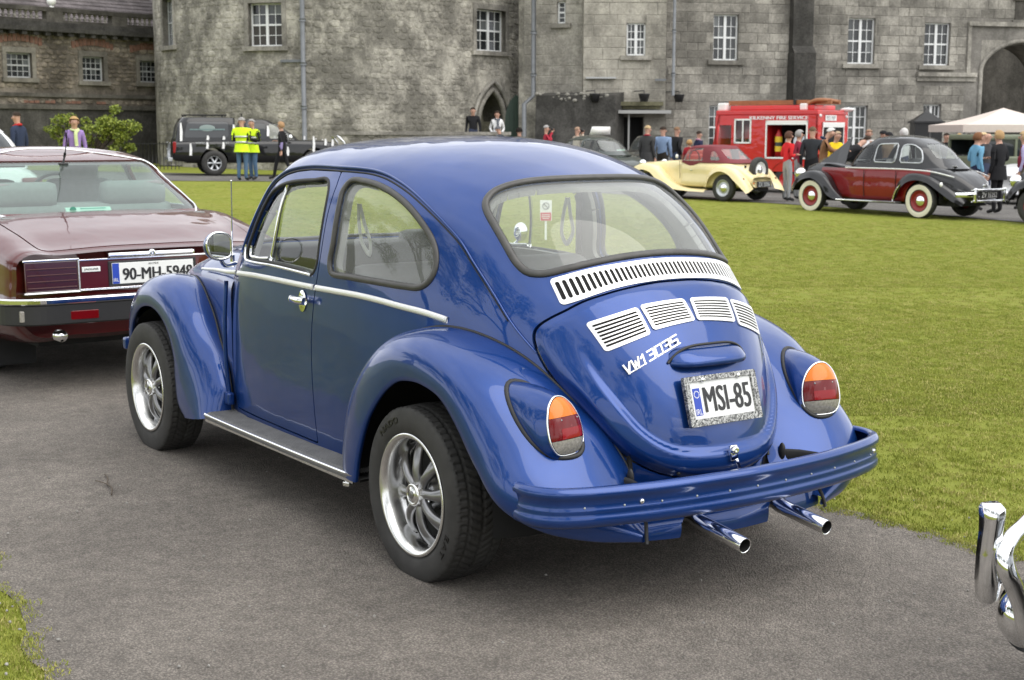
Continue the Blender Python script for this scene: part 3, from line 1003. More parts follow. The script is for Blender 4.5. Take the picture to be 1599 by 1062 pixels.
WS = crom([(0,1.03),(.35,1.03),(.50,1.045),(.53,1.08),(.50,1.22),(.45,1.315),(.36,1.355),(.15,1.375),(0,1.377),(-.15,1.375),(-.36,1.355),(-.45,1.315),(-.50,1.22),(-.53,1.08),(-.50,1.045),(-.35,1.03)],160,True)
JR = crom([(.580,.288),(.579,.339),(.565,.398),(.535,.469),(.495,.55),(.432,.628),(.374,.689),(.307,.75),(.23,.799),(.152,.833),(.072,.851),(-.002,.857),(-.073,.854),(-.145,.844),(-.224,.818),(-.298,.786),(-.345,.756),(-.386,.723),(-.421,.695),(-.486,.637),(-.556,.558),(-.592,.479),(-.612,.411)],120)

car = empty('classic_car',(0,0,0),0,'shiny blue rounded classic car with amber and red tail lights on the tarmac path','car')

def lid_h(Q):
 d = sdf(np.stack([Q[:,0],Q[:,1]],1),LID)
 d = np.clip(d,0,1)
 st = lambda t: np.clip(t,0,1)**2 * (3 - 2 * np.clip(t,0,1))
 edge = .009 * st(d / .022)
 wz = st((.86 - Q[:,1]) / .26)
 band = st(d / .045) - st((d - .078) / .020) * .86
 return edge + wz * .026 * band

# ---- the base skin
def body_grid(qs,nphi):
 ps = np.linspace(0,2 * np.pi,nphi,endpoint=False)
 c,s_ = np.cos(ps),np.sin(ps)
 G = np.empty((len(qs),nphi,3))
 for i,q in enumerate(qs):
  a = np.where(c < 0,fA(q),fAF(q)); p = np.where(c < 0,fP(q),fPF(q)); w = fW(q)
  r = (np.abs(c)**p + np.abs(s_)**p)**(-1 / p)
  G[i,:,0] = xc_of(q) + a * r * c
  G[i,:,1] = w * r * s_
  G[i,:,2] = ZT - q * q
 return G
_z = np.concatenate([ZT - np.linspace(.012,.30,34)**2,np.linspace(1.400,.275,118)])
_qs = np.sqrt(ZT - _z)
BASE = grid_srf(body_grid(_qs,760),wrap=True)
# close the apex
_n0 = len(BASE.V)
BASE = Srf(np.vstack([BASE.V,[[XT,0,ZT]]]),np.vstack([BASE.T,[[(j + 1) % 760,j,_n0] for j in range(760)]]))
_nrm = BASE.normals()
if (_nrm[:760] [:,2]).mean() < 0: BASE = BASE.flip()
bx,by,bz = BASE.V.T
AX = np.abs(by)
XZ = np.stack([bx,bz],1); YZ = np.stack([by,bz],1)
BIG = 0.5
f_door = np.where(AX > .45,sdf(XZ,DOOR),-BIG)
f_dgl = np.where(AX > .45,sdf(XZ,DGLASS),-BIG)
f_qgl = np.where(AX > .45,sdf(XZ,crom(QGLASS * .5 + QSEAL[np.argmin(((QSEAL[None] - QGLASS[:,None])**2).sum(2),1)] * .5,110,True)),-BIG)
f_rw = np.where(bx < .6,sdf(YZ,RWSEAL) - .008,-BIG)
f_lid = np.where(bx < .3,sdf(YZ,LID),-BIG)
f_ws = np.where(bx > 1.2,sdf(YZ,WS),-BIG)
_fp = np.vstack([JR,[(-.64,.20),(.58,.20)]])
f_fen = np.where((AX > .2) & (bx < .7),sdf(XZ,_fp),-BIG)
f_front = np.where((bz < .985) & (bx > 1.2),bx - 1.742,-BIG)
shell_f = np.minimum.reduce([-f_door - .003,-f_qgl,-f_rw,-f_lid - .003,-f_ws,-f_fen + .004,-f_front])
BASE.clip(shell_f).build('body_shell',M['blue'],car,rim=.018)
for side in (1,-1):
 fs = np.where(by * side > 0,f_door,-BIG)
 d = BASE.clip(np.minimum(fs - .003,-f_dgl)).build('door',M['blue'],car,rim=.022)
 gl = Srf(BASE.V,BASE.T).clip(np.where(by * side > 0,f_dgl + .006,-BIG)).offset(-.016)
 gl.build('window_pane',M['glass'],d)
 if side == 1: DOOR_L = d
 else: DOOR_R = d
 q = BASE.clip(np.where(by * side > 0,f_qgl + .004,-BIG)).offset(-.008)
 q.build('quarter_window',M['glass_sky_haze'],car)
BASE.clip(f_rw + .004).offset(-.006).build('rear_window',M['glass_sky_haze'],car)
BASE.clip(f_ws + .004).offset(-.006).build('windscreen',M['glass'],car)
# lid, pressed with a raised roll along its lower edge
_L = BASE.clip(f_lid - .003)
_L = _L.offset(lid_h(np.stack([_L.V[:,1],_L.V[:,2]],1)))
LIDO = _L.build('engine_lid',M['blue'],car,rim=.03)

# inner lining
_lf = np.minimum.reduce([-f_dgl + .004,-f_qgl + .002,-f_rw + .002,-f_ws + .004,bz - .30,1.70 - bx,bx + .42 + (1.0 - bz) * .0])
_lf = np.minimum(_lf,-f_fen - .01)
_lf = np.minimum(_lf,np.where(bx < .3,bz - 1.02,1.0))
BASE.clip(_lf).offset(-.035).flip().build('inner_lining',M['lining'],car,rim=-.02)

# ---- window seals and bright mouldings
def ring(name,pts3,r,ry,mat,parent,up=None,n=8):
 V,F = tube_vf(pts3,r,n,True,False,ry,up)
 return obj(name,V,F,mat,parent)
def mir(P): return np.asarray(P) * [1,-1,1]
for side in (1,-1):
 k = lambda P: np.asarray(P) if side == 1 else mir(P)
 mid = (QSEAL[np.argmin(((QSEAL[None] - QGLASS[:,None])**2).sum(2),1)] + QGLASS) / 2
 mid = crom(mid[::2],130,True)
 P = side_pts(mid,.001); N = side_n(mid)
 ring('window_seal',k(P),.0125,.0085,M['seal'],car,k(N))
 dm = crom(DGLASS[::2],120,True)
 dr = DOOR_L if side == 1 else DOOR_R
 ring('window_seal',k(side_pts(dm,-.003)),.0085,.007,M['rubber'],dr,k(side_n(dm)))
 # bright strip on the window ledge and the vent-wing bar
 led = crom([(1.558,1.035),(1.552,1.00),(1.535,.978),(1.49,.972),(1.447,.9715),(1.254,.973),(1.0,.967),(.895,.963)],50)
 V,F = tube_vf(k(side_pts(led,.003)),.0065,8,False,True,.006,k(side_n(led)))
 obj('window_trim',V,F,M['chrome'],dr)
 bar = crom([(1.232,1.303),(1.243,1.199),(1.256,1.104),(1.285,.99)],14)
 V,F = tube_vf(k(side_pts(bar,-.010)),.0075,8,False,True,.008,k(side_n(bar)))
 obj('vent_wing_bar',V,F,M['chrome'],dr)
 vw = crom([(1.30,.998),(1.45,.992),(1.515,1.0),(1.52,1.035)],20)
 V,F = tube_vf(k(side_pts(vw,-.010)),.008,8,False,True,.006,k(side_n(vw)))
 obj('vent_wing_frame',V,F,M['chrome'],dr)
 # belt moulding: one piece on the door, one behind it, one ahead
 for nm,ptl,par in (('belt_moulding',[(.02,.879),(.12,.893),(.273,.905),(.40,.914),(.541,.919),(.70,.919),(.851,.918)],car),
                         ('belt_moulding',[(.867,.918),(1.0,.918),(1.246,.919),(1.45,.917),(1.632,.909)],dr)):
  pp = crom(ptl,44)
  pr_ = [(-.0115,-.002),(-.011,.003),(-.006,.0065),(.006,.0065),(.011,.003),(.0115,-.002)]
  V,F = sweep_vf(k(side_pts(pp,.001)),pr_ if side == 1 else pr_,k(side_n(pp)))
  obj(nm,V,F,M['alu_flat'],par)
 # drip rail, running down the quarter as a seam
 dp = crom([(1.60,1.00),(1.575,1.06),(1.52,1.165),(1.44,1.272),(1.336,1.328),(1.26,1.352),(1.171,1.366),(1.057,1.374),(.93,1.375),(.814,1.373),(.70,1.371),(.605,1.366),(.52,1.354),(.431,1.332),(.337,1.301),(.254,1.266),(.117,1.196),(.033,1.143),(-.041,1.078),(-.153,.977),(-.254,.875),(-.335,.803)],120)
 w_ = np.clip(np.linspace(1.5,.35,120),.5,1)
 V,F = tube_vf(k(side_pts(dp,.004)),.0065 * w_,8,False,True,.0085 * w_,k(side_n(dp)))
 obj('drip_rail',V,F,M['blue'],car)
 dp2 = dp[:112] - [0,.011]
 V,F = tube_vf(k(side_pts(dp2,.001)),np.linspace(.005,.0022,112),6,False,True,.003,k(side_n(dp2)))
 obj('drip_rail_seal',V,F,M['rubber'],car)
 # door handle with its escutcheon
 hb = MB()
 esc = [(.032 * math.cos(t) + .962,.036 * math.sin(t) * 1.18 + .857) for t in np.linspace(0,2 * np.pi,24,endpoint=False)]
 ep = k(side_pts(np.array(esc),.004))
 cpt = ep.mean(0) + k(np.array([[0,.006,0]]))[0]
 hb.add(np.vstack([ep,cpt[None]]),[(i,(i + 1) % 24,24) for i in range(24)])
 hb.build('handle_plate',M['chrome'],dr)
 hb = MB()
 yb = float(side_y(np.array([.95]),np.array([.862]))[0])
 hp = crom([(1.02,yb + .022,.861),(.985,yb + .03,.862),(.94,yb + .036,.863),(.885,yb + .032,.864)],12)
 V,F = tube_vf(k(hp),.012,10,False,True,.015)
 hb.add(V,F)
 hb.tube(k(np.array([(.962,yb,.86),(.962,yb + .03,.862)])),.012,10)
 hb.build('door_handle',M['chrome'],dr)
_rm = crom((RWSEAL[np.argmin(((RWSEAL[None] - RWGLASS[:,None])**2).sum(2),1)] + RWGLASS)[::2] / 2,220,True)
ring('rear_window_seal',rear_pts(_rm,.001),.0135,.0095,M['seal'],car,rear_n(_rm))
_wm = WS
ring('windscreen_seal',front_pts(_wm,.002),.013,.009,M['seal'],car)

# ---- louvre panel below the rear window: 42 slots stamped through bright metal
def rear_patch(y0,y1,ny,zlo,zhi,nz,lift):
 ys = np.linspace(y0,y1,ny)
 t = np.linspace(0,1,nz)
 Yg = np.broadcast_to(ys[None],(nz,ny))
 Zg = zlo(ys)[None] * (1 - t[:,None]) + zhi(ys)[None] * t[:,None]
 Q = np.stack([Yg.ravel(),Zg.ravel()],1)
 V = rear_pts(Q,lift)
 S = grid_srf(V.reshape(nz,ny,3))
 if S.normals()[:,0].mean() > 0: S = S.flip()
 return S,Q
_yl = [-.40,-.391,-.295,-.182,-.09,0,.09,.182,.295,.391,.40]
_zl = spline_fn(np.array(_yl),np.array([.953,.956,.990,1.0145,1.0225,1.025,1.0225,1.0145,.990,.956,.953]))
_zh = spline_fn(np.array(_yl),np.array([1.033,1.036,1.064,1.081,1.0885,1.091,1.0885,1.081,1.064,1.036,1.033]))
S,Q = rear_patch(-.400,.400,640,lambda y: _zl(y) - .002,lambda y: _zh(y) - .001,26,.0045)
yc,zc_ = Q.T
hgt = _zh(yc) - _zl(yc)
u = np.minimum(.3985 - np.abs(yc),np.minimum(zc_ - _zl(yc),_zh(yc) - zc_ - .001))
rc = .012
dx_,dz_ = np.clip(rc - (.3985 - np.abs(yc)),0,None),np.clip(rc - np.minimum(zc_ - _zl(yc),_zh(yc) - zc_ - .001),0,None)
u = np.where((dx_ > 0) & (dz_ > 0),rc - np.hypot(dx_,dz_),u)
pitch = .0183
ph = (yc / pitch - np.round(yc / pitch)) * pitch
slot = .0056 - np.hypot(ph,np.clip(np.abs(zc_ - (_zl(yc) + _zh(yc)) / 2) - (hgt / 2 - .0185),0,None))
slot = np.where(np.abs(yc) > .392,-1,slot)
lv = S.clip(np.minimum(u,-slot)).build('louvre_panel',M['alu_flat'],car,rim=.004)
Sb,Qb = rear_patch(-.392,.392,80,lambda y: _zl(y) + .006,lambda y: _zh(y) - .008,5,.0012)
Sb.build('louvre_dark_backing',M['void'],lv)  # black sheet under the slots stands in for their shaded depth

# ---- four grilles on the lid
def grille(c4,flip):
 TL,TR,BR,BL = [np.array(c,float) for c in c4]
 nu,nv = 120,70
 uu,vv = np.meshgrid(np.linspace(0,1,nu),np.linspace(0,1,nv))
 def pos(uu,vv):
  P = ((1 - uu) * (1 - vv))[...,None] * TL + (uu * (1 - vv))[...,None] * TR + (uu * vv)[...,None] * BR + ((1 - uu) * vv)[...,None] * BL
  P[...,1] += .006 * 4 * uu * (1 - uu) * .5
  return P
 P = pos(uu,vv).reshape(-1,2)
 if flip: P = P * [-1,1]
 lift = lambda Q: lid_h(Q) + .0045
 V = rear_pts(P,lift)
 S = grid_srf(V.reshape(nv,nu,3))
 if S.normals()[:,0].mean() > 0: S = S.flip()
 w,h = np.linalg.norm(TR - TL),np.linalg.norm(BL - TL) * 1.25
 a,b = uu.ravel() * w,vv.ravel() * h
 ea,eb = np.minimum(a,w - a),np.minimum(b,h - b)
 rc = .012
 e = np.where((ea < rc) & (eb < rc),rc - np.hypot(rc - ea,rc - eb),np.minimum(ea,eb))
 nsl = 7
 pt = (h - .022) / nsl
 k = np.clip(np.floor((b - .011) / pt),0,nsl - 1)
 ctr = .011 + (k + .5) * pt
 sl = pt * .30 - np.hypot(np.clip(np.abs(a - w / 2) - (w / 2 - .014),0,None),b - ctr)
 g = S.clip(np.minimum(e,-sl)).build('lid_grille',M['alu_flat'],car,rim=.004)
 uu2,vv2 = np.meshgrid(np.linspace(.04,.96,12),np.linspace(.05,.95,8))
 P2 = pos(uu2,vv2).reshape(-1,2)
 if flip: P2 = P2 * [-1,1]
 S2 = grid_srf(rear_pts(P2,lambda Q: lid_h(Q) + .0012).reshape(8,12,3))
 S2.build('grille_dark_backing',M['void'],g)  # matt black backing paints the dark seen through the grille slots
for flip in (False,True):
 grille([(.360,.899),(.200,.944),(.190,.864),(.332,.813)],flip)
 grille([(.190,.949),(.013,.960),(.005,.893),(.177,.874)],flip)

# ---- lettered badge, plate light housing, number plate, lock
def rearP(y,z,lift=0.0):
 Q = np.array([[y,z]])
 return rear_pts(Q,lid_h(Q) + lift)[0],rear_n(Q)[0]
p0,n0 = rearP(.295,.756,.006); p1,n1 = rearP(.105,.842,.006)
Uv = p1 - p0
nn = (n0 + n1) / 2
Mb = plane_M((p0 + p1) / 2 + nn * .005,Uv,np.cross(nn,Uv))
bm_ = MB()
GL = {'V': [[(0,1),(.5,0),(1,1)]],'W': [[(0,1),(.25,0),(.5,.75),(.75,0),(1,1)]],'1': [[(.15,.75),(.55,1),(.55,0)]],'3': [[(0,1),(1,1),(1,0),(0,0)],[(.3,.52),(1,.52)]],'0': [[(0,0),(0,1),(1,1),(1,0),(0,0)]],'S': [[(1,1),(0,1),(0,.52),(1,.52),(1,0),(0,0)]]}
Lb = np.linalg.norm(Uv) * 1.02
for i,chn in enumerate('VW1303S'):
 x0,wc,hc_ = -Lb / 2 + i * Lb / 7,Lb / 7 * (.74 if chn != 'W' else .84),.030
 for line in GL[chn]:
  for (a,b_),(c,d) in zip(line[:-1],line[1:]):
   p_,q_ = np.array([x0 + a * wc + (b_ - .5) * .008,b_ * hc_ - .014]),np.array([x0 + c * wc + (d - .5) * .008,d * hc_ - .014])
   e = (q_ - p_) / np.linalg.norm(q_ - p_); n2 = np.array([-e[1],e[0]]) * .0027; p_,q_ = p_ - e * .003,q_ + e * .003
   V = np.array([[*(p_ + n2),0],[*(p_ - n2),0],[*(q_ - n2),0],[*(q_ + n2),0]]); V = np.vstack([V - [0,0,.004],V + [0,0,.003 + .0002 * (i % 3)]])
   bm_.add(V @ Mb[:3,:3].T + Mb[:3,3],[(0,1,2,3),(4,5,6,7),(0,1,5,4),(1,2,6,5),(2,3,7,6),(3,0,4,7)],0,False)
V,F = box_vf((Lb * .97,.0028,.003)); bm_.add((V + [0,-.0145,.0005]) @ Mb[:3,:3].T + Mb[:3,3],F,0,False)
bm_.build('model_badge',M['alu_flat'],car)

hu = MB()
nU,nP = 33,15
ys = np.linspace(-1,1,nU)
G = np.empty((nP,nU,3))
for i,s_ in enumerate(ys):
 y = s_ * .163
 taper = max(0.0,1 - abs(s_)**4.5)
 k_ = taper**.6
 xl,zc0 = rear_x(np.array([y]),np.array([.80]))[0] - lid_h(np.array([[y,.80]]))[0] * .95,.80
 for j,t in enumerate(np.linspace(0,1,nP)):
  # profile from the lid at the top, over the brow, to the lip and back underneath
  pts = np.array([(.004,.828),(-.030,.824),(-.062,.806),(-.084,.785),(-.088,.772),(-.078,.766),(-.04,.768),(.012,.772)])
  pr_ = crom(pts,nP)[j]
  dx,dz = pr_[0] * (.30 + .70 * k_),(pr_[1] - .792) * (.42 + .58 * k_) + .792 - .012 * (1 - k_)
  G[j,i] = (xl + .018 + dx,y,dz)
S = grid_srf(G)
if S.normals()[nU * 3:nU * 6,2].mean() < 0: S = S.flip()
hs = S.build('plate_light_housing',M['blue'],car)
V,F = tube_vf(crom([(float(rear_x(np.array([y]),np.array([.775]))[0]) - .012,y,.832 - .05 * (abs(y) / .165)**4 * 1.0) for y in np.linspace(-.167,.167,15)],40),.005,6)
obj('housing_gasket',V,F,M['rubber'],hs)

PU = np.array([0,-1.0,0]); PW = np.array([.046,0,.153]); PW = PW / np.linalg.norm(PW)
PN = np.cross(PU,PW)
PC = np.array([-.7015,0,.6605]) + PN * .0
plate = MB()
M_pl = plane_M(PC,PU,PW)
V,F = box_vf((.286,.134,.004)); plate.add(V @ M_pl[:3,:3].T + M_pl[:3,3],F,0,False)
plate = plate.build('number_plate',M['plate_white'],car)
fr = MB()
o_ = round_poly([(-.157,-.081),(.157,-.081),(.157,.081),(-.157,.081)],.008,4)
i_ = round_poly([(-.132,-.0565),(.132,-.0565),(.132,.0625),(-.132,.0625)],.004,4)
def L3(P2,h): return np.array([(a,b,h) for a,b in P2]) @ M_pl[:3,:3].T + M_pl[:3,3]
n = len(o_)
Vf = np.vstack([L3(o_,-.004),L3(o_ * .992,.009),L3(i_ * 1.02,.009),L3(i_,.003)])
Ff = [(a * n + i,a * n + (i + 1) % n,(a + 1) * n + (i + 1) % n,(a + 1) * n + i) for a in range(3) for i in range(n)]
fr.add(Vf,Ff,0,False)
fr.build('plate_frame',M['engraved'],plate)
for sx in (-.078,.078):
 b = MB(); V,F = ell_vf((.0085,.0085,.006),12,8)
 b.add((V + [sx,.067,.010]) @ M_pl[:3,:3].T + M_pl[:3,3],F).build('plate_screw',M['chrome'],plate)
def on_plate(u,v,h=.0032):
 m = M_pl.copy(); m[:3,3] = (np.array([u,v,h]) @ M_pl[:3,:3].T) + M_pl[:3,3]; return m
text_mesh('plate_lettering','MSI-85',.1,M['plate_black'],plate,on_plate(.021,.002),bold=.0024,cap=(.200,.082),depth=.0002)
b = MB(); V,F = box_vf((.030,.088,.0008)); b.add((V + [-.108,-.002,.0026]) @ M_pl[:3,:3].T + M_pl[:3,3],F,0,False).build('plate_country_band',M['plate_blue'],plate)
text_mesh('plate_country_code','IRL',.03,M['white_print'],plate,on_plate(-.108,-.034,.0034),cap=(.026,.018))
b = MB()
for k in range(12):
 a = k * math.pi / 6
 b.add(np.array([((-.108 + .0105 * math.cos(a) + .0022 * math.cos(t)),(.022 + .0105 * math.sin(a) + .0022 * math.sin(t)),.0034) for t in np.linspace(0,2 * np.pi,6,endpoint=False)]) @ M_pl[:3,:3].T + M_pl[:3,3],[tuple(range(6))],0,False)
b.build('plate_stars',M['white_print'],plate)

p,n_ = rearP(0,.487,.002)
b = MB()
Ml = plane_M(p,PU,np.array([.1,0,1.0]))
V,F = box_vf((.030,.052,.018),.006); b.add((V + [0,.0,.004]) @ Ml[:3,:3].T + Ml[:3,3],F)
V,F = lathe_vf([(0,.013),(.014,.013),(.016,.010),(.013,.0)],18,'z'); b.add((V + [-.004,.010,.010]) @ Ml[:3,:3].T + Ml[:3,3],F)
lk = b.build('lid_lock',M['chrome'],car)
b = MB(); V,F = box_vf((.012,.034,.004),.002)
V = V @ np.array([[.94,-.34,0],[.34,.94,0],[0,0,1]]).T
b.add((V + [.012,-.036,.012]) @ Ml[:3,:3].T + Ml[:3,3],F).build('lock_key',M['chrome'],lk)
p,n_ = rearP(.175,.437,.0)
b = MB(); b.ell(p,.007,10,6); b.build('lid_buffer',M['rubber'],car)

# ---- fenders: lofts between the bead on the body and the wheel-arch lip
def fender(J,vJ,vE,E,nu=110,nv=30):
 k = len(J)
 A = [crom_par(np.array(a,float),nu) for a in (J,vJ,vE,E)]
 t = np.linspace(0,1,nv)[:,None,None]
 P0,P1,P2,P3 = A[0][None],(A[0] + A[1])[None],(A[3] + A[2])[None],A[3][None]
 G = (1 - t)**3 * P0 + 3 * t * (1 - t)**2 * P1 + 3 * t * t * (1 - t) * P2 + t**3 * P3
 return G
def crom_par(P,n):
 k = len(P)
 t = np.linspace(0,k - 1,n)
 i = np.clip(t.astype(int),0,k - 2)
 f = (t - i)[:,None]
 Q = np.concatenate([2 * P[:1] - P[1:2],P,2 * P[-1:] - P[-2:-1]])
 p0,p1,p2,p3 = Q[i],Q[i + 1],Q[i + 2],Q[i + 3]
 return .5 * ((2 * p1) + (-p0 + p2) * f + (2 * p0 - 5 * p1 + 4 * p2 - p3) * f**2 + (-p0 + 3 * p1 - 3 * p2 + p3) * f**3)
_j = [(.580,.288),(.565,.398),(.495,.55),(.374,.689),(.23,.799),(.072,.851),(-.073,.854),(-.224,.818),(-.345,.756),(-.45,.668),(-.535,.582),(-.59,.485),(-.625,.40),(-.70,.31)]
_jy = [float(side_y(np.array([x]),np.array([z]))[0]) for x,z in _j]
_jy[-3:] = [.322,.298,.30]
REAR_J = [(x,y - .004,z) for (x,z),y in zip(_j,_jy)]
REAR_E = [(.372,.772,.268),(.340,.774,.375),(.275,.775,.505),(.175,.775,.612),(.075,.775,.675),(-.01,.775,.695),(-.105,.775,.695),(-.215,.775,.668),(-.310,.775,.598),(-.420,.774,.486),(-.545,.768,.382),(-.655,.690,.318),(-.735,.560,.285),(-.785,.400,.268)]
REAR_vJ = [(.01,.075,0),(.02,.08,0),(.03,.09,.02),(.02,.10,.03),(.0,.11,.02),(-.005,.115,.01),(-.01,.12,.0),(-.03,.125,-.01),(-.06,.12,-.015),(-.085,.115,-.02),(-.10,.11,-.03),(-.105,.10,-.04),(-.10,.09,-.03),(-.04,.05,-.015)]
REAR_vE = [(.10,.012,.0),(.10,.012,.03),(.08,.014,.07),(.05,.016,.10),(.025,.018,.115),(-.005,.02,.12),(-.04,.02,.12),(-.08,.022,.12),(-.12,.022,.12),(-.15,.022,.115),(-.13,.03,.12),(-.09,.03,.11),(-.055,.02,.09),(-.02,.01,.04)]
GR = fender(REAR_J,REAR_vJ,REAR_vE,REAR_E)
FRONT_J = [(1.725,.640,.285),(1.735,.64,.40),(1.80,.630,.510),(1.90,.615,.60),(1.98,.602,.676),(2.08,.588,.745),(2.19,.572,.803),(2.32,.553,.832),(2.50,.52,.81),(2.68,.47,.74),(2.82,.41,.62),(2.90,.37,.50),(2.93,.36,.38)]
FRONT_E = [(1.955,.775,.236),(2.035,.775,.295),(2.056,.775,.39),(2.068,.775,.49),(2.105,.775,.57),(2.165,.775,.635),(2.25,.775,.682),(2.36,.775,.703),(2.50,.772,.680),(2.64,.755,.60),(2.73,.735,.48),(2.765,.72,.37),(2.78,.71,.28)]
FRONT_vJ = [(-.01,.125,-.01),(.0,.12,0),(.01,.11,.01),(.02,.11,.03),(.02,.11,.045),(.02,.11,.05),(.02,.11,.05),(.02,.12,.04),(.04,.12,.04),(.07,.12,.04),(.10,.11,.02),(.11,.10,0),(.11,.09,0)]
FRONT_vE = [(-.21,.012,.022),(-.20,.014,.02),(-.17,.016,.05),(-.14,.018,.07),(-.12,.02,.095),(-.09,.02,.115),(-.05,.02,.125),(0,.02,.13),(.05,.02,.13),(.10,.02,.10),(.12,.015,.06),(.12,.01,.03),(.12,.01,.02)]
GF = fender(FRONT_J,FRONT_vJ,FRONT_vE,FRONT_E)
def put_fender(G,name,side,bead_n):
 k = 1 if side == 1 else -1
 Gs = G * [1,k,1]
 # lip: the outer edge turns in round a small wire and back underneath
 E = Gs[-1]
 T = np.gradient(E,axis=0); T /= np.linalg.norm(T,axis=1,keepdims=True)
 inn = Gs[-1] - Gs[-4]; inn -= (inn * T).sum(1,keepdims=True) * T
 inn /= np.linalg.norm(inn,axis=1,keepdims=True)
 yin = np.zeros_like(E); yin[:,1] = -k
 lip = [E + inn * .004 + yin * .004,E + inn * .003 + yin * .012,E - inn * .003 + yin * .022,E - inn * .02 + yin * .024]
 Gx = np.concatenate([Gs,np.array(lip)])
 S = grid_srf(Gx)
 c = len(Gs) // 2 * Gs.shape[1] + Gs.shape[1] // 2
 if S.normals()[c,1] * k < 0: S = S.flip()
 f = S.build(name,M['blue'],car)
 b = Gs[0].copy() + np.array([0,.004 * k,0])
 V,F = tube_vf(crom(b[bead_n[0]:bead_n[1]:3],90),.0058,8)
 obj('fender_bead',V,F,M['rubber'],f)
 return f,S
FRL,SRL = put_fender(GR,'rear_fender',1,(30,101))
FRR,SRR = put_fender(GR,'rear_fender',-1,(30,101))
FFL,_s = put_fender(GF,'front_fender',1,(0,100))
FFR,_s = put_fender(GF,'front_fender',-1,(0,100))
for side,par in ((1,FRL),(-1,FRR)):
 b = GR[0][:31] * [1,side,1] + np.array([.003,.006 * side,0])
 V,F = tube_vf(crom(b[::3],50),.006,8)
 obj('edge_guard',V,F,M['chrome'],par)

# ---- front of the body: cowl sides, luggage lid, nose (mostly hidden from here)
def nose_sections():
 xs = np.array([1.70,1.80,1.95,2.15,2.35,2.6,2.8,2.92,2.99,3.02])
 w = np.array([.648,.632,.606,.578,.548,.49,.42,.36,.29,.22])
 zt = np.array([.985,1.000,1.005,.995,.965,.885,.775,.66,.55,.46])
 fw,fz = spline_fn(xs,w),spline_fn(xs,zt)
 X = np.linspace(1.70,3.02,60)
 G = []
 for x in X:
  W,Zt = float(fw(x)),float(fz(x))
  zb = .28
  zs = min(.80,Zt - .10)
  row = [(x,-W * .96,zb),(x,-W,(zb + zs) / 2)]
  for a in np.linspace(0,math.pi,31):
   c,s_ = math.cos(a),math.sin(a)
   row.append((x,-W * math.copysign(abs(c)**.72,c),zs + (Zt - zs) * abs(s_)**.72))
  row += [(x,W,(zb + zs) / 2),(x,W * .96,zb)]
  G.append(row)
 return np.array(G)
GN = nose_sections()
SN = grid_srf(GN)
if SN.normals()[30 * GN.shape[1] + 17,2] < 0: SN = SN.flip()
SN.build('cowl_and_nose',M['blue'],car)
hv = SN.V
_hood = np.minimum(hv[:,0] - 1.82,np.minimum(.46 - .16 * np.clip(hv[:,0] - 1.9,0,2)**1.2 - np.abs(hv[:,1]),hv[:,2] - .5))
SN.clip(_hood).offset(.012).build('luggage_lid',M['blue'],car,rim=.012)
for side in (1,-1):
 pp = [(1.655,side_y(1.655,.912) + .004,.910),(1.72,.652,.907),(1.80,.637,.903),(1.95,.612,.896),(2.10,.590,.886),(2.19,.575,.880)]
 pp = crom([(x,float(y) * side,z) for x,y,z in pp],24)
 V,F = tube_vf(pp,np.linspace(.006,.004,24),8,False,True,np.linspace(.0105,.006,24),(0,0,1))
 obj('belt_moulding',V,F,M['alu_flat'],car)
 # bulging headlamp bowls on the front fenders
 hl = MB(); hl.lathe([(-.05,.085),(0,.098),(.03,.100),(.04,.092)],28,'x',(2.865,.53 * side,.60)); hl = hl.build('headlight',M['chrome'],car)
 gl = MB(); gl.lathe([(.036,.093),(.052,.07),(.062,.035),(.066,.0)],28,'x',(2.865,.53 * side,.60)); gl.build('headlight_lens',M['clearlens'],hl)
 # front indicator stub seen beyond the front wheel
 bl = MB(); bl.box((2.89,.69 * side,.455),(.05,.05,.06),0,0,.012); bl.build('overrider',M['blue'],car)
fb = crom([(2.80,.70,.43),(2.90,.66,.43),(3.02,.56,.43),(3.08,.3,.43),(3.10,0,.43),(3.08,-.3,.43),(3.02,-.56,.43),(2.90,-.66,.43),(2.80,-.70,.43)],60)
V,F = sweep_vf(fb,[(-.012,-.055),(.0,-.06),(.014,-.04),(.014,-.006),(.008,0),(.014,.006),(.014,.04),(0,.06),(-.012,.055)],(0,0,1))
obj('front_bumper',V,F,M['blue'],car)

# door hinge covers and jacking detail low on the cowl
for side in (1,-1):
 b = MB()
 V,F = sweep_vf(crom([(1.712,.662 * side,.87),(1.716,.672 * side,.70),(1.722,.668 * side,.50),(1.724,.655 * side,.36)],24),[(-.009,-.006),(-.005,.008),(.005,.008),(.009,-.006)],(0,side,0))
 b.add(V,F)
 b.box((1.70,.668 * side,.355),(.05,.03,.055),0,0,.010)
 b.build('hinge_pillar_cover',M['blue'],car)

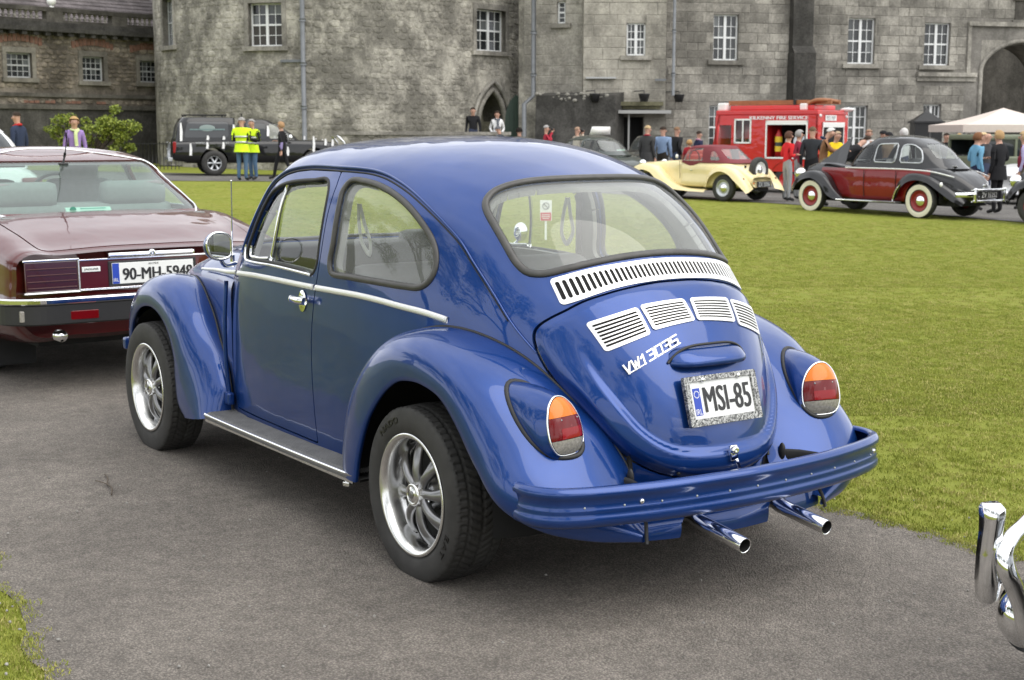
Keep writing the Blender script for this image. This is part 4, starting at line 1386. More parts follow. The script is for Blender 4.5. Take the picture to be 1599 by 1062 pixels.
# ---- tail lights
from mathutils.bvhtree import BVHTree
def bvh(S): return BVHTree.FromPolygons([Vector(v) for v in S.V],S.T.tolist())
def taillight(side,Sf):
 tree = bvh(Sf)
 k = side
 ctr = np.array([-.600,.562 * k,.617])
 Uc = np.array([.22,0,0]) + np.array([0,-1.0 * k,0]); Uc = Uc / np.linalg.norm(Uc)
 Wc = np.array([.24,.02 * k,.97]); Wc -= (Wc @ Uc) * Uc; Wc /= np.linalg.norm(Wc)
 Nc = np.cross(Uc,Wc) * (-1 if k == 1 else 1)
 if Nc[0] > 0: Nc = -Nc
 egg = np.array([1.20,.93]) * crom([(-.046,-.086),(-.061,-.055),(-.0645,-.01),(-.058,.04),(-.041,.082),(-.020,.101),(.004,.099),(.034,.074),(.055,.034),(.064,-.02),(.060,-.062),(.042,-.088),(0,-.096)],44,True)
 to3 = lambda P,h=0.0: ctr + np.asarray(P)[:,:1] * Uc + np.asarray(P)[:,1:2] * Wc + Nc * h
 ring3 = to3(egg)
 # where the housing runs into the fender
 ax = np.array([1.0,.10 * k,.05]); ax /= np.linalg.norm(ax)
 grow = egg * [1.14,1.13] + [-.008,.004]
 foot = []
 for P in to3(grow):
  h = tree.ray_cast(Vector(P - ax * .05),Vector(ax),.6)
  foot.append(np.array(h[0]) if h[0] is not None else P + ax * .06)
 foot = np.array(foot)
 for _ in range(2): foot = (np.roll(foot,1,0) + 2 * foot + np.roll(foot,-1,0)) / 4
 G = np.array([foot + (ring3 - foot) * t + (np.sin(t * np.pi) * .010) * ((to3(egg * 1.1) - ring3) / (np.linalg.norm(to3(egg * 1.1) - ring3,axis=1,keepdims=True))) for t in np.linspace(-.08,1,10)])
 S = grid_srf(G,wrap=True)
 hz = S.build('tail_light',M['blue'],car)
 V,F = tube_vf(foot,.0085,8,True,False); obj('light_gasket',V,F,M['rubber'],hz)
 V,F = tube_vf(ring3 + Nc * .002,.0032,8,True,False); obj('chrome_ring',V,F,M['chrome'],hz)
 # domed lens in three colours
 nr,na = 18,44
 Gl = []
 for r in np.linspace(1,0.0,nr):
  d = .026 * (1 - r**3.2) + .006
  Gl.append(to3(egg * r * .965,d))
 Sl = grid_srf(np.array(Gl),wrap=True)
 if Sl.normals().mean(0) @ Nc < 0: Sl = Sl.flip()
 v = (Sl.V - ctr) @ Wc
 Sl.clip(v - .030).build('amber_lens',M['amber'],hz)
 Sl.clip(np.minimum(.029 - v,v + .040)).build('red_lens',M['redlens'],hz)
 Sl.clip(-.041 - v).build('clear_lens',M['clearlens'],hz)
 Sr = Sl.clip(np.minimum.reduce([-.006 - v,v + .038,.044 - np.abs((Sl.V - ctr) @ Uc)])).offset(.0015)
 Sr.build('reflector',M['redlens_bright'],hz,rim=.002)
 for sx in (-.036,.036):
  b = MB(); b.ell(to3(np.array([[sx,.020]]),.026)[0],.004,8,6); b.build('lens_screw',M['gunmetal'],hz)
taillight(1,SRL); taillight(-1,SRR)

# ---- bumper with its pressed ridges, bolts, slots for the irons
_bp = [(-.595,.731),(-.650,.735),(-.700,.720),(-.738,.690),(-.768,.636),(-.800,.54),(-.832,.40),(-.857,.20),(-.866,0)]
bp = crom(_bp + [(x,-y) for x,y in _bp[-2::-1]],150)
bp3 = np.column_stack([bp,np.full(len(bp),.406)])
prof = [(-.020,.052),(-.004,.062),(.012,.060),(.020,.048),(.0215,.036),(.014,.029),(.012,.010),(.0125,-.004),(.0165,-.010),(.0125,-.016),(.019,-.026),(.021,-.042),(.014,-.056),(-.002,-.064),(-.020,-.060),(-.014,-.050),(.006,-.050),(.006,.045),(-.014,.046)]
V,F = sweep_vf(bp3,[(-a,b) for a,b in prof],(0,0,1))
if True:
 nV = V[75 * len(prof) + 4][0]
 if nV > bp3[75][0]: V,F = sweep_vf(bp3,prof,(0,0,1))
bump = obj('rear_bumper',V,[f[::-1] for f in F],M['blue'],car)
for e in bump.data.edges: pass
for yb_ in np.linspace(-.62,.62,11):
 i = int(np.argmin(np.abs(bp[:,1] - yb_)))
 b = MB(); b.ell((bp[i,0] - .0135,bp[i,1],.408),(.003,.0035,.0035),8,6); b.build('bumper_stud',M['pale_grey'],bump)
for yb_ in (.44,-.66):
 i = int(np.argmin(np.abs(bp[:,1] - yb_)))
 b = MB(); b.ell((bp[i,0] - .014,bp[i,1],.414),(.005,.0085,.0085),12,8); b.build('bumper_bolt',M['chrome'],bump)
for side in (1,-1):
 b = MB()
 V,F = tube_vf(np.array([(-.56,.335 * side,.40),(-.70,.37 * side,.415),(-.80,.40 * side,.415)]),.012,8,False,True,.028,(0,0,1)); b.add(V,F)
 b.build('bumper_iron',M['under'],car)
 b = MB(); V,F = ell_vf((.014,.010,.030),16,10); b.add(V + [-.648,.335 * side,.432],F); b.build('iron_grommet',M['rubber'],car)

# ---- valance below the lid, cut for the tail pipes
ny,nz = 180,60
yy = np.linspace(-.40,.40,ny); tt = np.linspace(0,1,nz)
G = np.empty((nz,ny,3))
for j,t in enumerate(tt):
 z = .42 - t * .175
 xx = -.716 - .085 * math.sin(min(1,t * 1.1) * math.pi / 2) + .20 * np.abs(yy)**2 + .02 * np.abs(yy)
 G[j,:,0],G[j,:,1],G[j,:,2] = xx,yy,z
S = grid_srf(G)
if S.normals()[:,0].mean() > 0: S = S.flip()
v = S.V
zb = .250 + .012 * (np.abs(v[:,1]) / .4)**2
notch = np.minimum.reduce([np.hypot(np.abs(v[:,1]) - .185,np.clip(v[:,2] - .275,0,None)) - .052])
flare = np.where((np.abs(np.abs(v[:,1]) - .185) < .12) & (v[:,2] < .30),np.abs(np.abs(v[:,1]) - .185) - .05 - .25 * np.clip(.285 - v[:,2],0,1),1)
S = S.clip(np.minimum.reduce([v[:,2] - zb,notch,flare,.408 - .25 * np.clip(np.abs(v[:,1]) - .22,0,1) - v[:,2]]))
S.build('rear_valance',M['blue'],car,rim=.012)
for side in (1,-1):
 b = MB()
 sm = crom([(-.80,.392 * side,.262),(-.79,.386 * side,.30),(-.768,.372 * side,.345)],10)
 b.tube(sm,.006,8); b.build('valance_seam',M['rubber'],car)
 ex = MB()
 a = np.array([-.62,.172 * side,.325]); e = np.array([-1.006,.178 * side,.272])
 dirn = (e - a) / np.linalg.norm(e - a)
 P = np.array([a,a + dirn * .16,a + dirn * .18,e - dirn * .004,e])
 V,F = tube_vf(P,[.020,.020,.0245,.0245,.0238],24,False,False); ex.add(V,F)
 V,F = tube_vf(np.array([e,e - dirn * .0005,e - dirn * .003]),[.0238,.0215,.0212],24,False,False); ex.add(V,F)
 ep = ex.build('exhaust_pipe',M['chrome'],car)
 ex = MB(); V,F = tube_vf(np.array([e - dirn * .001,e - dirn * .06,e - dirn * .061]),[.0211,.0208,.001],24,False,False); ex.add(V,F); ex.build('pipe_inside',M['void'],ep)  # near-black inner wall and plug of the tail pipe
b = MB()
b.tube(np.array([(-.52,-.40,.30),(-.52,.40,.30)]),.075,18)
b.tube(np.array([(-.40,-.25,.34),(-.40,.25,.34)]),.14,18)
b.build('silencer',M['under'],car)

# ---- underbody, wheel housings
b = MB()
b.box((.80,0,.30),(2.0,1.20,.06))
b.box((1.05,0,.285),(1.30,1.27,.03))
b.box((2.3,0,.33),(1.1,.70,.10))
b.box((-.25,0,.42),(.72,.62,.22))
b.tube(np.array([(0,-.55,.30),(0,.55,.30)]),.045,12)
b.tube(np.array([(2.42,-.55,.30),(2.42,.55,.30)]),.04,12)
b.build('floor_pan',M['under'],car)
for side in (1,-1):
 for cx,z0,yin,r in ((0,.30,.36,.47),(2.42,.31,.40,.43)):
  a = np.linspace(math.radians(-8),math.radians(188),30)
  yo = .765
  G = np.empty((3,30,3))
  for j,(y,rr) in enumerate(((yo - .05,r * .93),(yo - .16,r),(yin,r))):
   G[j,:,0] = cx + np.cos(a) * rr * (1.0 if cx > 1 else 1.0); G[j,:,1] = y * side; G[j,:,2] = z0 + np.sin(a) * rr * (.90 if cx < 1 else .92)
  if cx < 1: G[:,:,0] = np.clip(G[:,:,0],-.56,.52)
  S = grid_srf(G)
  V,F = S.V,[tuple(t) for t in S.T.tolist()]
  n0_ = len(V)
  Vc = np.vstack([V,[[cx,yin * side,z0 - .05]]])
  F += [(60 + i,61 + i,n0_) for i in range(29)]
  obj('wheel_housing',Vc,F,M['void'],car)

# ---- running boards: ribbed rubber mat with a bright edge
for side in (1,-1):
 b = MB()
 prof = [(.618,.290)]
 nr = 11
 for i in range(nr):
  y0 = .632 + i * .0112
  prof += [(y0,.291 - i * .0002),(y0 + .001,.2945 - i * .0002),(y0 + .0072,.2945 - i * .0002),(y0 + .0082,.291 - i * .0002)]
 prof += [(.757,.289),(.768,.286),(.772,.276),(.768,.264),(.758,.262),(.62,.272)]
 xs = np.linspace(.385,1.735,14)
 G = np.array([[(x,y * side,z + .004 * ((x - 1.06) / .68)**2) for y,z in prof] for x in xs])
 S = grid_srf(G)
 rb = obj('running_board',S.V,[tuple(t) for t in S.T.tolist()],M['ribbed'],car,smooth=False)
 V,F = tube_vf(np.array([(x,.7695 * side,.2835 + .004 * ((x - 1.06) / .68)**2) for x in np.linspace(.385,1.735,20)]),.0048,8,False,True,.0065,(0,0,1))
 obj('edge_strip',V,F,M['chrome'],rb)
 V,F = box_vf((1.345,.006,.016)); obj('edge_flange',V + [1.06,.7655 * side,.2655],F,M['alu'],rb,smooth=False)
b = MB(); b.tube(np.array([(.49,.735,.262),(.49,.735,.235)]),.009,8); b.box((.49,.735,.232),(.03,.02,.018),.4,0,.004); b.build('board_bolt',M['alu'],car)

# ---- wheels
def tyre_data(R,rim,W,name):
 nA = 384
 hw = W / 2
 prof = []
 nt_ = 29
 for y in np.linspace(-hw * .80,hw * .80,nt_):
  prof.append((y,R - .010 * (abs(y) / hw)**2.6,1))
 sh = [(.87,.984),(.935,.960),(.975,.925),(1.0,.87),(1.012,.80),(1.008,.745),(.985,.70)]
 right = []
 H = R - rim
 for a,t in [(.86,.955),(.915,.90),(.96,.80),(.995,.66),(1.01,.50),(1.0,.34),(.965,.18),(.91,.06),(.85,.0),(.80,-.02)]:
  right.append((a * hw,rim + H * t,0))
 full = [(-y,r,k) for y,r,k in right[::-1]] + prof + right
 full = np.array(full)
 m = len(full)
 th = np.linspace(0,2 * np.pi,nA,endpoint=False)
 Yv,Rv = np.broadcast_to(full[:,0],(nA,m)).copy(),np.broadcast_to(full[:,1],(nA,m)).copy()
 tread = full[:,2] > .5
 npit = 64
 u = th[:,None] / (2 * np.pi) * npit
 yy_ = np.abs(full[None,:,0]) / hw
 ph_ = u + np.where(yy_ < .55,yy_ * 1.9,.55 * 1.9 + (yy_ - .55) * .35) + np.where(full[None,:,0] > 0,.5,0)
 fr_ = ph_ - np.floor(ph_)
 g = (fr_ < .20).astype(float)
 g = np.maximum(g,(np.abs(full[None,:,0]) < .0035).astype(float))
 g = np.maximum(g,(np.abs(yy_ - .50) < .028).astype(float))
 Rv -= np.where(tread[None],g * .0075,0)
 ridge = [len(right) - 1 - 0,len(right) + nt_]
 for kk in ridge:
  fr2 = (th / (2 * np.pi) * npit) % 1
  Rv[:,kk] -= (fr2 < .22) * .005
 V = np.stack([np.cos(th)[:,None] * Rv,Yv,np.sin(th)[:,None] * Rv],-1)
 S = grid_srf(V,wrap=False)
 i,j = np.meshgrid(np.arange(nA),np.arange(m - 1),indexing='ij')
 i2 = (i + 1) % nA
 Fq = np.stack([i * m + j,i2 * m + j,i2 * m + j + 1,i * m + j + 1],-1).reshape(-1,4)
 me = mesh_data(name,V.reshape(-1,3),Fq,True,M['tyre'])
 return me
RIM = .2105
TY_R = tyre_data(.3035,RIM - .006,.205,'tyre')
TY_F = tyre_data(.3115,RIM - .006,.180,'tyre')
def rim_data():
 b = MB()
 b.lathe([(-.16,.19),(-.012,.19),(-.006,.196),(-.002,.207),(.003,.2115),(.007,.2105),(.008,.204),(.005,.197),(-.004,.191),(-.02,.186),(-.045,.181),(-.062,.178),(-.068,.170),(-.08,.168),(-.15,.168)],72,'y')
 return b.data('rim',M['alu'])
RIMD = rim_data()
def spoke_data():
 # one swept spoke lying along +x, slightly bowed, oval in section
 P = crom([(.036,-.034,0),(.07,-.030,.004),(.11,-.034,.008),(.145,-.046,.006),(.174,-.066,0)],16)
 V,F = tube_vf(P,[.018] * 3 + [.0175] * 3 + list(np.linspace(.019,.030,10)),10,False,True,[.018] * 6 + list(np.linspace(.017,.012,10)),(0,1,0))
 b = MB(); b.add(V,F)
 return b.data('spoke',M['gunmetal'])
SPD = spoke_data()
def hub_data():
 b = MB()
 b.lathe([(-.14,.062),(-.055,.060),(-.045,.050),(-.04,.042)],36,'y')
 return b.data('hub',M['gunmetal'])
HUBD = hub_data()
b = MB(); b.lathe([(-.05,.0405),(-.006,.0395),(-.001,.0375),(.001,.034),(.0005,.029),(-.002,.0285),(-.0005,.027),(.0025,.0)],36,'y'); CAPD = b.data('hub_cap',M['alu'])
b = MB(); b.lathe([(.0028,.014),(.0036,.013),(.0040,.0)],28,'y'); CAPBD = b.data('cap_badge',M['gunmetal'])
b = MB(); b.lathe([(-.10,.165),(-.095,.16),(-.092,.05)],40,'y'); b.lathe([(-.15,.168),(-.15,.0)],40,'y'); DRUMD = b.data('brake_drum',M['under'])
b = MB(); b.tube(np.array([(0,-.03,0),(0,-.002,0)]),.0085,6); NUTD = b.data('wheel_nut',M['chrome'])
def wheel(x,side,z,outer_y,tyd,tyw,rot,name='wheel',parent=None,tag_=None):
 w = bpy.data.objects.new('wheel',None); link(w,parent)
 w.location = (x,outer_y * side,z)
 w.rotation_euler = (0,rot,0 if side == 1 else math.pi)
 def add(me,loc=(0,0,0),ry=0.0):
  o = link(bpy.data.objects.new(me.name.split('.')[0],me),w); o.location = loc; o.rotation_euler = (0,ry,0); return o
 add(tyd,(0,-tyw / 2 * .90,0))
 add(RIMD); add(HUBD); add(CAPD); add(CAPBD); add(DRUMD)
 for k in range(8): add(SPD,(0,0,0),k * math.pi / 4)
 for k in range(4):
  a = k * math.pi / 2 + math.pi / 8
  add(NUTD,(.062 * math.cos(a),-.03,.062 * math.sin(a)))
 return w
WRL = wheel(0,1,.2985,.752,TY_R,.205,.2,parent=car)
wheel(0,-1,.2985,.752,TY_R,.205,.9,parent=car)
WFL = wheel(2.42,1,.3065,.770,TY_F,.18,.5,parent=car)
wheel(2.42,-1,.3065,.770,TY_F,.18,1.4,parent=car)
def tyre_text(w,s,a_mid,r,size,step):
 """raised letters on the sidewall, reading round the wheel; angle 90 deg = top"""
 th0 = math.radians(a_mid) + step * (len(s) - 1) / 2
 for i,chn in enumerate(s):
  a = th0 - i * step
  # outside view from +y: screen right is -x, so mirror the angle
  cx,cz = -math.cos(a) * r,math.sin(a) * r
  U = np.array([-math.sin(a),0,-math.cos(a)]); Wd = np.array([-math.cos(a),0,math.sin(a)])
  o = text_mesh('sidewall_letter',chn,size,M['tyre_letter'],w,plane_M((cx,.0117,cz),U,Wd),depth=.0012,bold=.001,sx=1.5)
  o.matrix_parent_inverse = Matrix.Identity(4)
w_ = bpy.data.objects.new('sidewall_lettering',None)
tyre_rot = WRL.rotation_euler[1]
def letters(w):
 for s,am in (('NADO',90 + 8),('EAT',270 + 38)):
  tyre_text(w,s,am + math.degrees(w.rotation_euler[1]) * (1),.256,.030,.135)
letters(WRL)

# ---- door mirror on its arm, aerial
b = MB()
V,F = ell_vf((.070,.056,.059),20,14)
V = np.where(V[:,:1] < -.02,np.column_stack([np.full(len(V),-.02),V[:,1],V[:,2]]),V)
b.add(V + [1.475,.80,1.042],F)
mi = b.build('door_mirror',M['blue'],car)
egg = .9 * crom([(-.052,-.045),(-.058,.0),(-.05,.045),(-.02,.060),(.03,.058),(.056,.030),(.052,-.02),(.03,-.050),(-.02,-.058)],36,True)
V,F = tube_vf(np.array([(1.455,.80 + a,1.042 + c_) for a,c_ in egg]),.006,8,True,False); obj('mirror_rim',V,F,M['chrome'],mi)
V = np.array([(1.4515,.80 + a * .94,1.042 + c_ * .94) for a,c_ in egg]); obj('mirror_glass',V,[tuple(range(36))],M['mirror'],mi,smooth=False)
b = MB(); b.tube(crom([(1.50,.78,.995),(1.545,.74,.955),(1.60,.665,.955)],10),.009,8); b.build('mirror_arm',M['chrome'],mi)
copy = MB()
V,F = ell_vf((.03,.045,.055),16,10); copy.add(V * .85 + [1.56,-.79,1.035],F); copy.tube(crom([(1.57,-.78,.99),(1.59,-.73,.95),(1.62,-.655,.945)],10),.008,8); copy.build('door_mirror',M['chrome'],car)
b = MB()
b.tube(np.array([(1.672,.648,.935),(1.668,.650,.985)]),.010,10)
b.tube(np.array([(1.668,.650,.985),(1.662,.651,1.10),(1.655,.652,1.30)]),[.0042,.0032,.0024],8)
b.ell((1.655,.652,1.302),.0042,8,6)
b.build('aerial',M['chrome'],car)

# ---- cabin
b = MB()
V,F = box_vf((.18,1.0,.26),.05); b.add(V + [.16,0,.87],F)
V,F = box_vf((.46,.66,.16),.05); b.add(V + [.42,0,.56],F)
b.build('rear_seat',M['cream_vinyl'],car)
b = MB(); b.box((-.03,0,.965),(.30,.86,.03),0,0,.01); b.box((-.17,0,.975),(.20,.60,.03),0,0,.01); b.build('parcel_shelf',M['cream_vinyl'],car)
for side in (1,-1):
 b = MB()
 V,F = box_vf((.13,.46,.50),.055); Rm = np.array([[.97,0,-.24],[0,1,0],[.24,0,.97]])
 b.add(V @ Rm.T + [.80,.32 * side,.76],F)
 V,F = box_vf((.48,.48,.15),.05); b.add(V + [1.05,.32 * side,.52],F)
 b.build('front_seat',M['grey_vinyl'],car)
 b = MB(); P = crom([(.795,.50 * side,1.235),(.775,.495 * side,1.17),(.745,.485 * side,1.085),(.77,.475 * side,1.045),(.81,.48 * side,1.075),(.82,.492 * side,1.16),(.805,.50 * side,1.235)],40)
 b.tube(P,.012,8,False,True,.0035,(0,1,0)); b.build('grab_strap',M['white_plastic'],car)
 b = MB(); b.box((1.28,.60 * side,.62),(.78,.02,.58),0,0,.008); b.box((.62,.60 * side,.80),(.46,.02,.30),0,0,.008); b.build('door_panel',M['cream_vinyl'],car)
 b = MB(); b.tube(crom([(.82,.575 * side,1.26),(.80,.56 * side,1.0),(.79,.55 * side,.62)],12),.022,6,False,True,.003,(0,1,0)); b.build('seat_belt',M['dash'],car)
b = MB(); V,F = box_vf((.22,1.12,.20),.06); b.add(V + [1.60,0,.93],F); V,F = box_vf((.16,.34,.08),.035); b.add(V + [1.53,-.30,1.03],F); b.build('dashboard',M['dash'],car)
b = MB()
th = np.linspace(0,2 * np.pi,40,endpoint=False)
Rw = np.array([[.45,0,-.89],[0,1,0],[.89,0,.45]])
ringp = (np.column_stack([np.cos(th) * .0,np.cos(th) * .19,np.sin(th) * .19])) @ Rw.T * 1.0
ringp = np.column_stack([-.42 * np.sin(th) * .19,np.cos(th) * .19,.90 * np.sin(th) * .19]) * 1 + [1.36,-.33,.93]
b.tube(ringp,.012,8,True,False)
b.tube(np.array([(1.36,-.52,.93),(1.36,-.14,.93)]),.010,6); b.ell((1.37,-.33,.93),(.03,.05,.05),12,8)
b.tube(np.array([(1.37,-.33,.93),(1.60,-.33,.82)]),.02,8)
b.build('steering_wheel',M['dash'],car)
b = MB(); b.box((1.33,0,1.335),(.02,.20,.05),0,0,.012); b.build('rear_view_mirror',M['dash'],car)
# ================================================================== the castle behind the lawn
def stone_mat(name,base,var=.35,stain=.5,stain_scale=.35,warm=(0,0,0),fine=14,rough=.92,moss=0.0,zdark=None,patches=None):
 m,nt,b = new_mat(name)
 tc = nt.nodes.new('ShaderNodeTexCoord'); ge = nt.nodes.new('ShaderNodeNewGeometry')
 def noise(scale,detail,rough_=.6,sc=(1,1,1),dist=0):
  mp = nt.nodes.new('ShaderNodeMapping'); mp.inputs['Scale'].default_value = sc
  n = nt.nodes.new('ShaderNodeTexNoise'); n.inputs['Scale'].default_value = scale; n.inputs['Detail'].default_value = detail; n.inputs['Roughness'].default_value = rough_; n.inputs['Distortion'].default_value = dist
  nt.links.new(ge.outputs['Position'],mp.inputs['Vector']); nt.links.new(mp.outputs['Vector'],n.inputs['Vector'])
  return n.outputs['Fac']
 def rng_(v,a,b_,lo,hi):
  r = nt.nodes.new('ShaderNodeMapRange'); r.inputs['From Min'].default_value = a; r.inputs['From Max'].default_value = b_; r.inputs['To Min'].default_value = lo; r.inputs['To Max'].default_value = hi
  nt.links.new(v,r.inputs['Value']); return r.outputs[0]
 def mul(a,c):
  x = nt.nodes.new('ShaderNodeMath'); x.operation = 'MULTIPLY'; nt.links.new(a,x.inputs[0]); nt.links.new(c,x.inputs[1]); return x.outputs[0]
 oi = nt.nodes.new('ShaderNodeObjectInfo')
 v = rng_(noise(fine,5,.7),.3,.7,1 - var,1 + var)
 v = mul(v,rng_(noise(2.2,5),.3,.7,.80,1.2))
 v = mul(v,rng_(noise(stain_scale,8,.74,(1,1,.9),.15),.44,.60,1 - stain,1.12))
 v = mul(v,rng_(noise(1.3,4,.6,(1,1,.12)),.35,.7,1.05,.90 if stain > .5 else .80))
 v = mul(v,rng_(oi.outputs['Random'],0,1,.76,1.22))
 at = nt.nodes.new('ShaderNodeAttribute'); at.attribute_name = 'tone'
 v = mul(v,rng_(at.outputs['Fac'],0,1,1.0,1.5))
 sc = nt.nodes.new('ShaderNodeVectorMath'); sc.operation = 'SCALE'; sc.inputs[0].default_value = base
 nt.links.new(v,sc.inputs['Scale'])
 col = sc.outputs['Vector']
 if patches:
  mx = nt.nodes.new('ShaderNodeMix'); mx.data_type = 'RGBA'
  nt.links.new(col,mx.inputs['A']); mx.inputs['B'].default_value = (*patches[0],1)
  nt.links.new(rng_(noise(patches[1],4,.6),patches[2],patches[2] + .08,0,.75),mx.inputs['Factor'])
  col = mx.outputs['Result']
 nt.links.new(col,b.inputs['Base Color'])
 b.inputs['Roughness'].default_value = rough
 b.inputs['Specular IOR Level'].default_value = .2
 bp = nt.nodes.new('ShaderNodeBump'); bp.inputs['Strength'].default_value = .7; bp.inputs['Distance'].default_value = .03
 nt.links.new(noise(11,6,.7),bp.inputs['Height']); nt.links.new(bp.outputs['Normal'],b.inputs['Normal'])
 return m
M['ashlar'] = stone_mat('grey_limestone_blocks',(.33,.312,.275),.28,.40,.45)
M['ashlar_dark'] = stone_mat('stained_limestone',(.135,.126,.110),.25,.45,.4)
M['joint'] = stone_mat('lime_joints',(.235,.222,.20),.2,.3,.4)
M['rubble'] = stone_mat('tower_rubble',(.40,.378,.328),.32,.52,.8,fine=9)
M['rubble_joint'] = stone_mat('tower_lime_render',(.40,.378,.328),.30,.52,.8,fine=16)
M['wing_rubble'] = stone_mat('wing_rubble',(.29,.25,.20),.32,.55,.5,fine=10)
M['wing_joint'] = stone_mat('wing_mortar',(.25,.22,.18),.25,.5,.5)
M['dark_band'] = stone_mat('weathered_dark_stone',(.075,.072,.066),.3,.4,.7)
M['brick'] = pmat('red_brick',(.20,.105,.075),rough=.9,noise=.3,nscale=9)
M['slate'] = pmat('grey_slate',(.155,.140,.140),rough=.75,noise=.3,nscale=5,bump=.2,bscale=30)
M['sash'] = pmat('white_sash_paint',(.72,.73,.73),rough=.5)
M['sash_grey'] = pmat('grey_sash_paint',(.40,.41,.41),rough=.55)
M['pane'] = pmat('old_window_panes',(.030,.034,.036),rough=.10,spec=.6)
_nt = M['pane'].node_tree; _oi = _nt.nodes.new('ShaderNodeObjectInfo'); _rp = _nt.nodes.new('ShaderNodeValToRGB')
_rp.color_ramp.elements[0].color = (.014,.016,.018,1); _rp.color_ramp.elements[1].color = (.13,.14,.14,1); _x = _rp.color_ramp.elements.new(.7); _x.color = (.032,.036,.038,1)
_nt.links.new(_oi.outputs['Random'],_rp.inputs['Fac']); _nt.links.new(_rp.outputs['Color'],_nt.nodes['Principled BSDF'].inputs['Base Color'])
M['blind'] = pmat('grey_blind',(.20,.20,.19),rough=.6)
M['pipe'] = pmat('grey_cast_iron',(.15,.16,.172),rough=.5,noise=.15,nscale=6)
M['green_door'] = pmat('dark_green_door',(.045,.072,.056),rough=.5,noise=.12,nscale=6)
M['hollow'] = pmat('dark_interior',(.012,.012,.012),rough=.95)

def unit3(v): v = np.asarray(v,float); return v / np.linalg.norm(v)
class Wall:
 """flat wall: origin O on the ground, U along it, N outwards; coordinates (u, z)"""
 def __init__(s,a,b,zoff=None):
  A,B = np.array(SD(*a)),np.array(SD(*b))
  A[2] = B[2] = 0
  s.O,s.U = A,unit3(B - A)
  s.len = np.linalg.norm(B - A)
  s.Z = np.array([0,0,1.0])
  s.N = np.cross(s.U,s.Z)
  if s.N @ (np.array([*ORG,0]) - A) < 0: s.N = -s.N
  s.rz = math.atan2(s.U[1],s.U[0])
 def P(s,u,z,d=0.0): return s.O + s.U * u + s.Z * z + s.N * d
 def M(s,u,z,d=0.0):
  m = Matrix(((s.U[0],s.N[0],0,0),(s.U[1],s.N[1],0,0),(0,0,1,0),(0,0,0,1)))
  p = s.P(u,z,d); m[0][3],m[1][3],m[2][3] = p
  return m
 def box(s,mb,u0,u1,z0,z1,d0,d1,mi=0):
  c = s.P((u0 + u1) / 2,(z0 + z1) / 2,(d0 + d1) / 2)
  R = np.stack([s.U,s.N,s.Z],1)
  V,F = box_vf((u1 - u0,d1 - d0,z1 - z0))
  if np.linalg.det(R) < 0: F = [f[::-1] for f in F]
  mb.add(V @ R.T + c,F,mi,False)
 def u_of(s,sd):
  p = np.array([*(ORG + RT * sd[0] + FW * sd[1]),0]); return float((p - s.O) @ s.U)

def wall_with_holes(mb,W,u0,u1,z0,z1,holes,depth=.45):
 """solid wall face split round rectangular openings, with reveals"""
 us = sorted({u0,u1,*[h[0] for h in holes],*[h[1] for h in holes]})
 zs = sorted({z0,z1,*[h[2] for h in holes],*[h[3] for h in holes]})
 us = [u for u in us if u0 <= u <= u1]; zs = [z for z in zs if z0 <= z <= z1]
 for i in range(len(us) - 1):
  for j in range(len(zs) - 1):
   cu,cz = (us[i] + us[i + 1]) / 2,(zs[j] + zs[j + 1]) / 2
   if any(h[0] < cu < h[1] and h[2] < cz < h[3] for h in holes): continue
   mb.add(np.array([W.P(us[i],zs[j]),W.P(us[i + 1],zs[j]),W.P(us[i + 1],zs[j + 1]),W.P(us[i],zs[j + 1])]),[(0,1,2,3)],0,False)
 for h in holes:
  a = [(h[0],h[2]),(h[1],h[2]),(h[1],h[3]),(h[0],h[3])]
  for k in range(4):
   p,q = a[k],a[(k + 1) % 4]
   mb.add(np.array([W.P(*p),W.P(*q),W.P(*q,-depth),W.P(*p,-depth)]),[(0,1,2,3)],0,False)

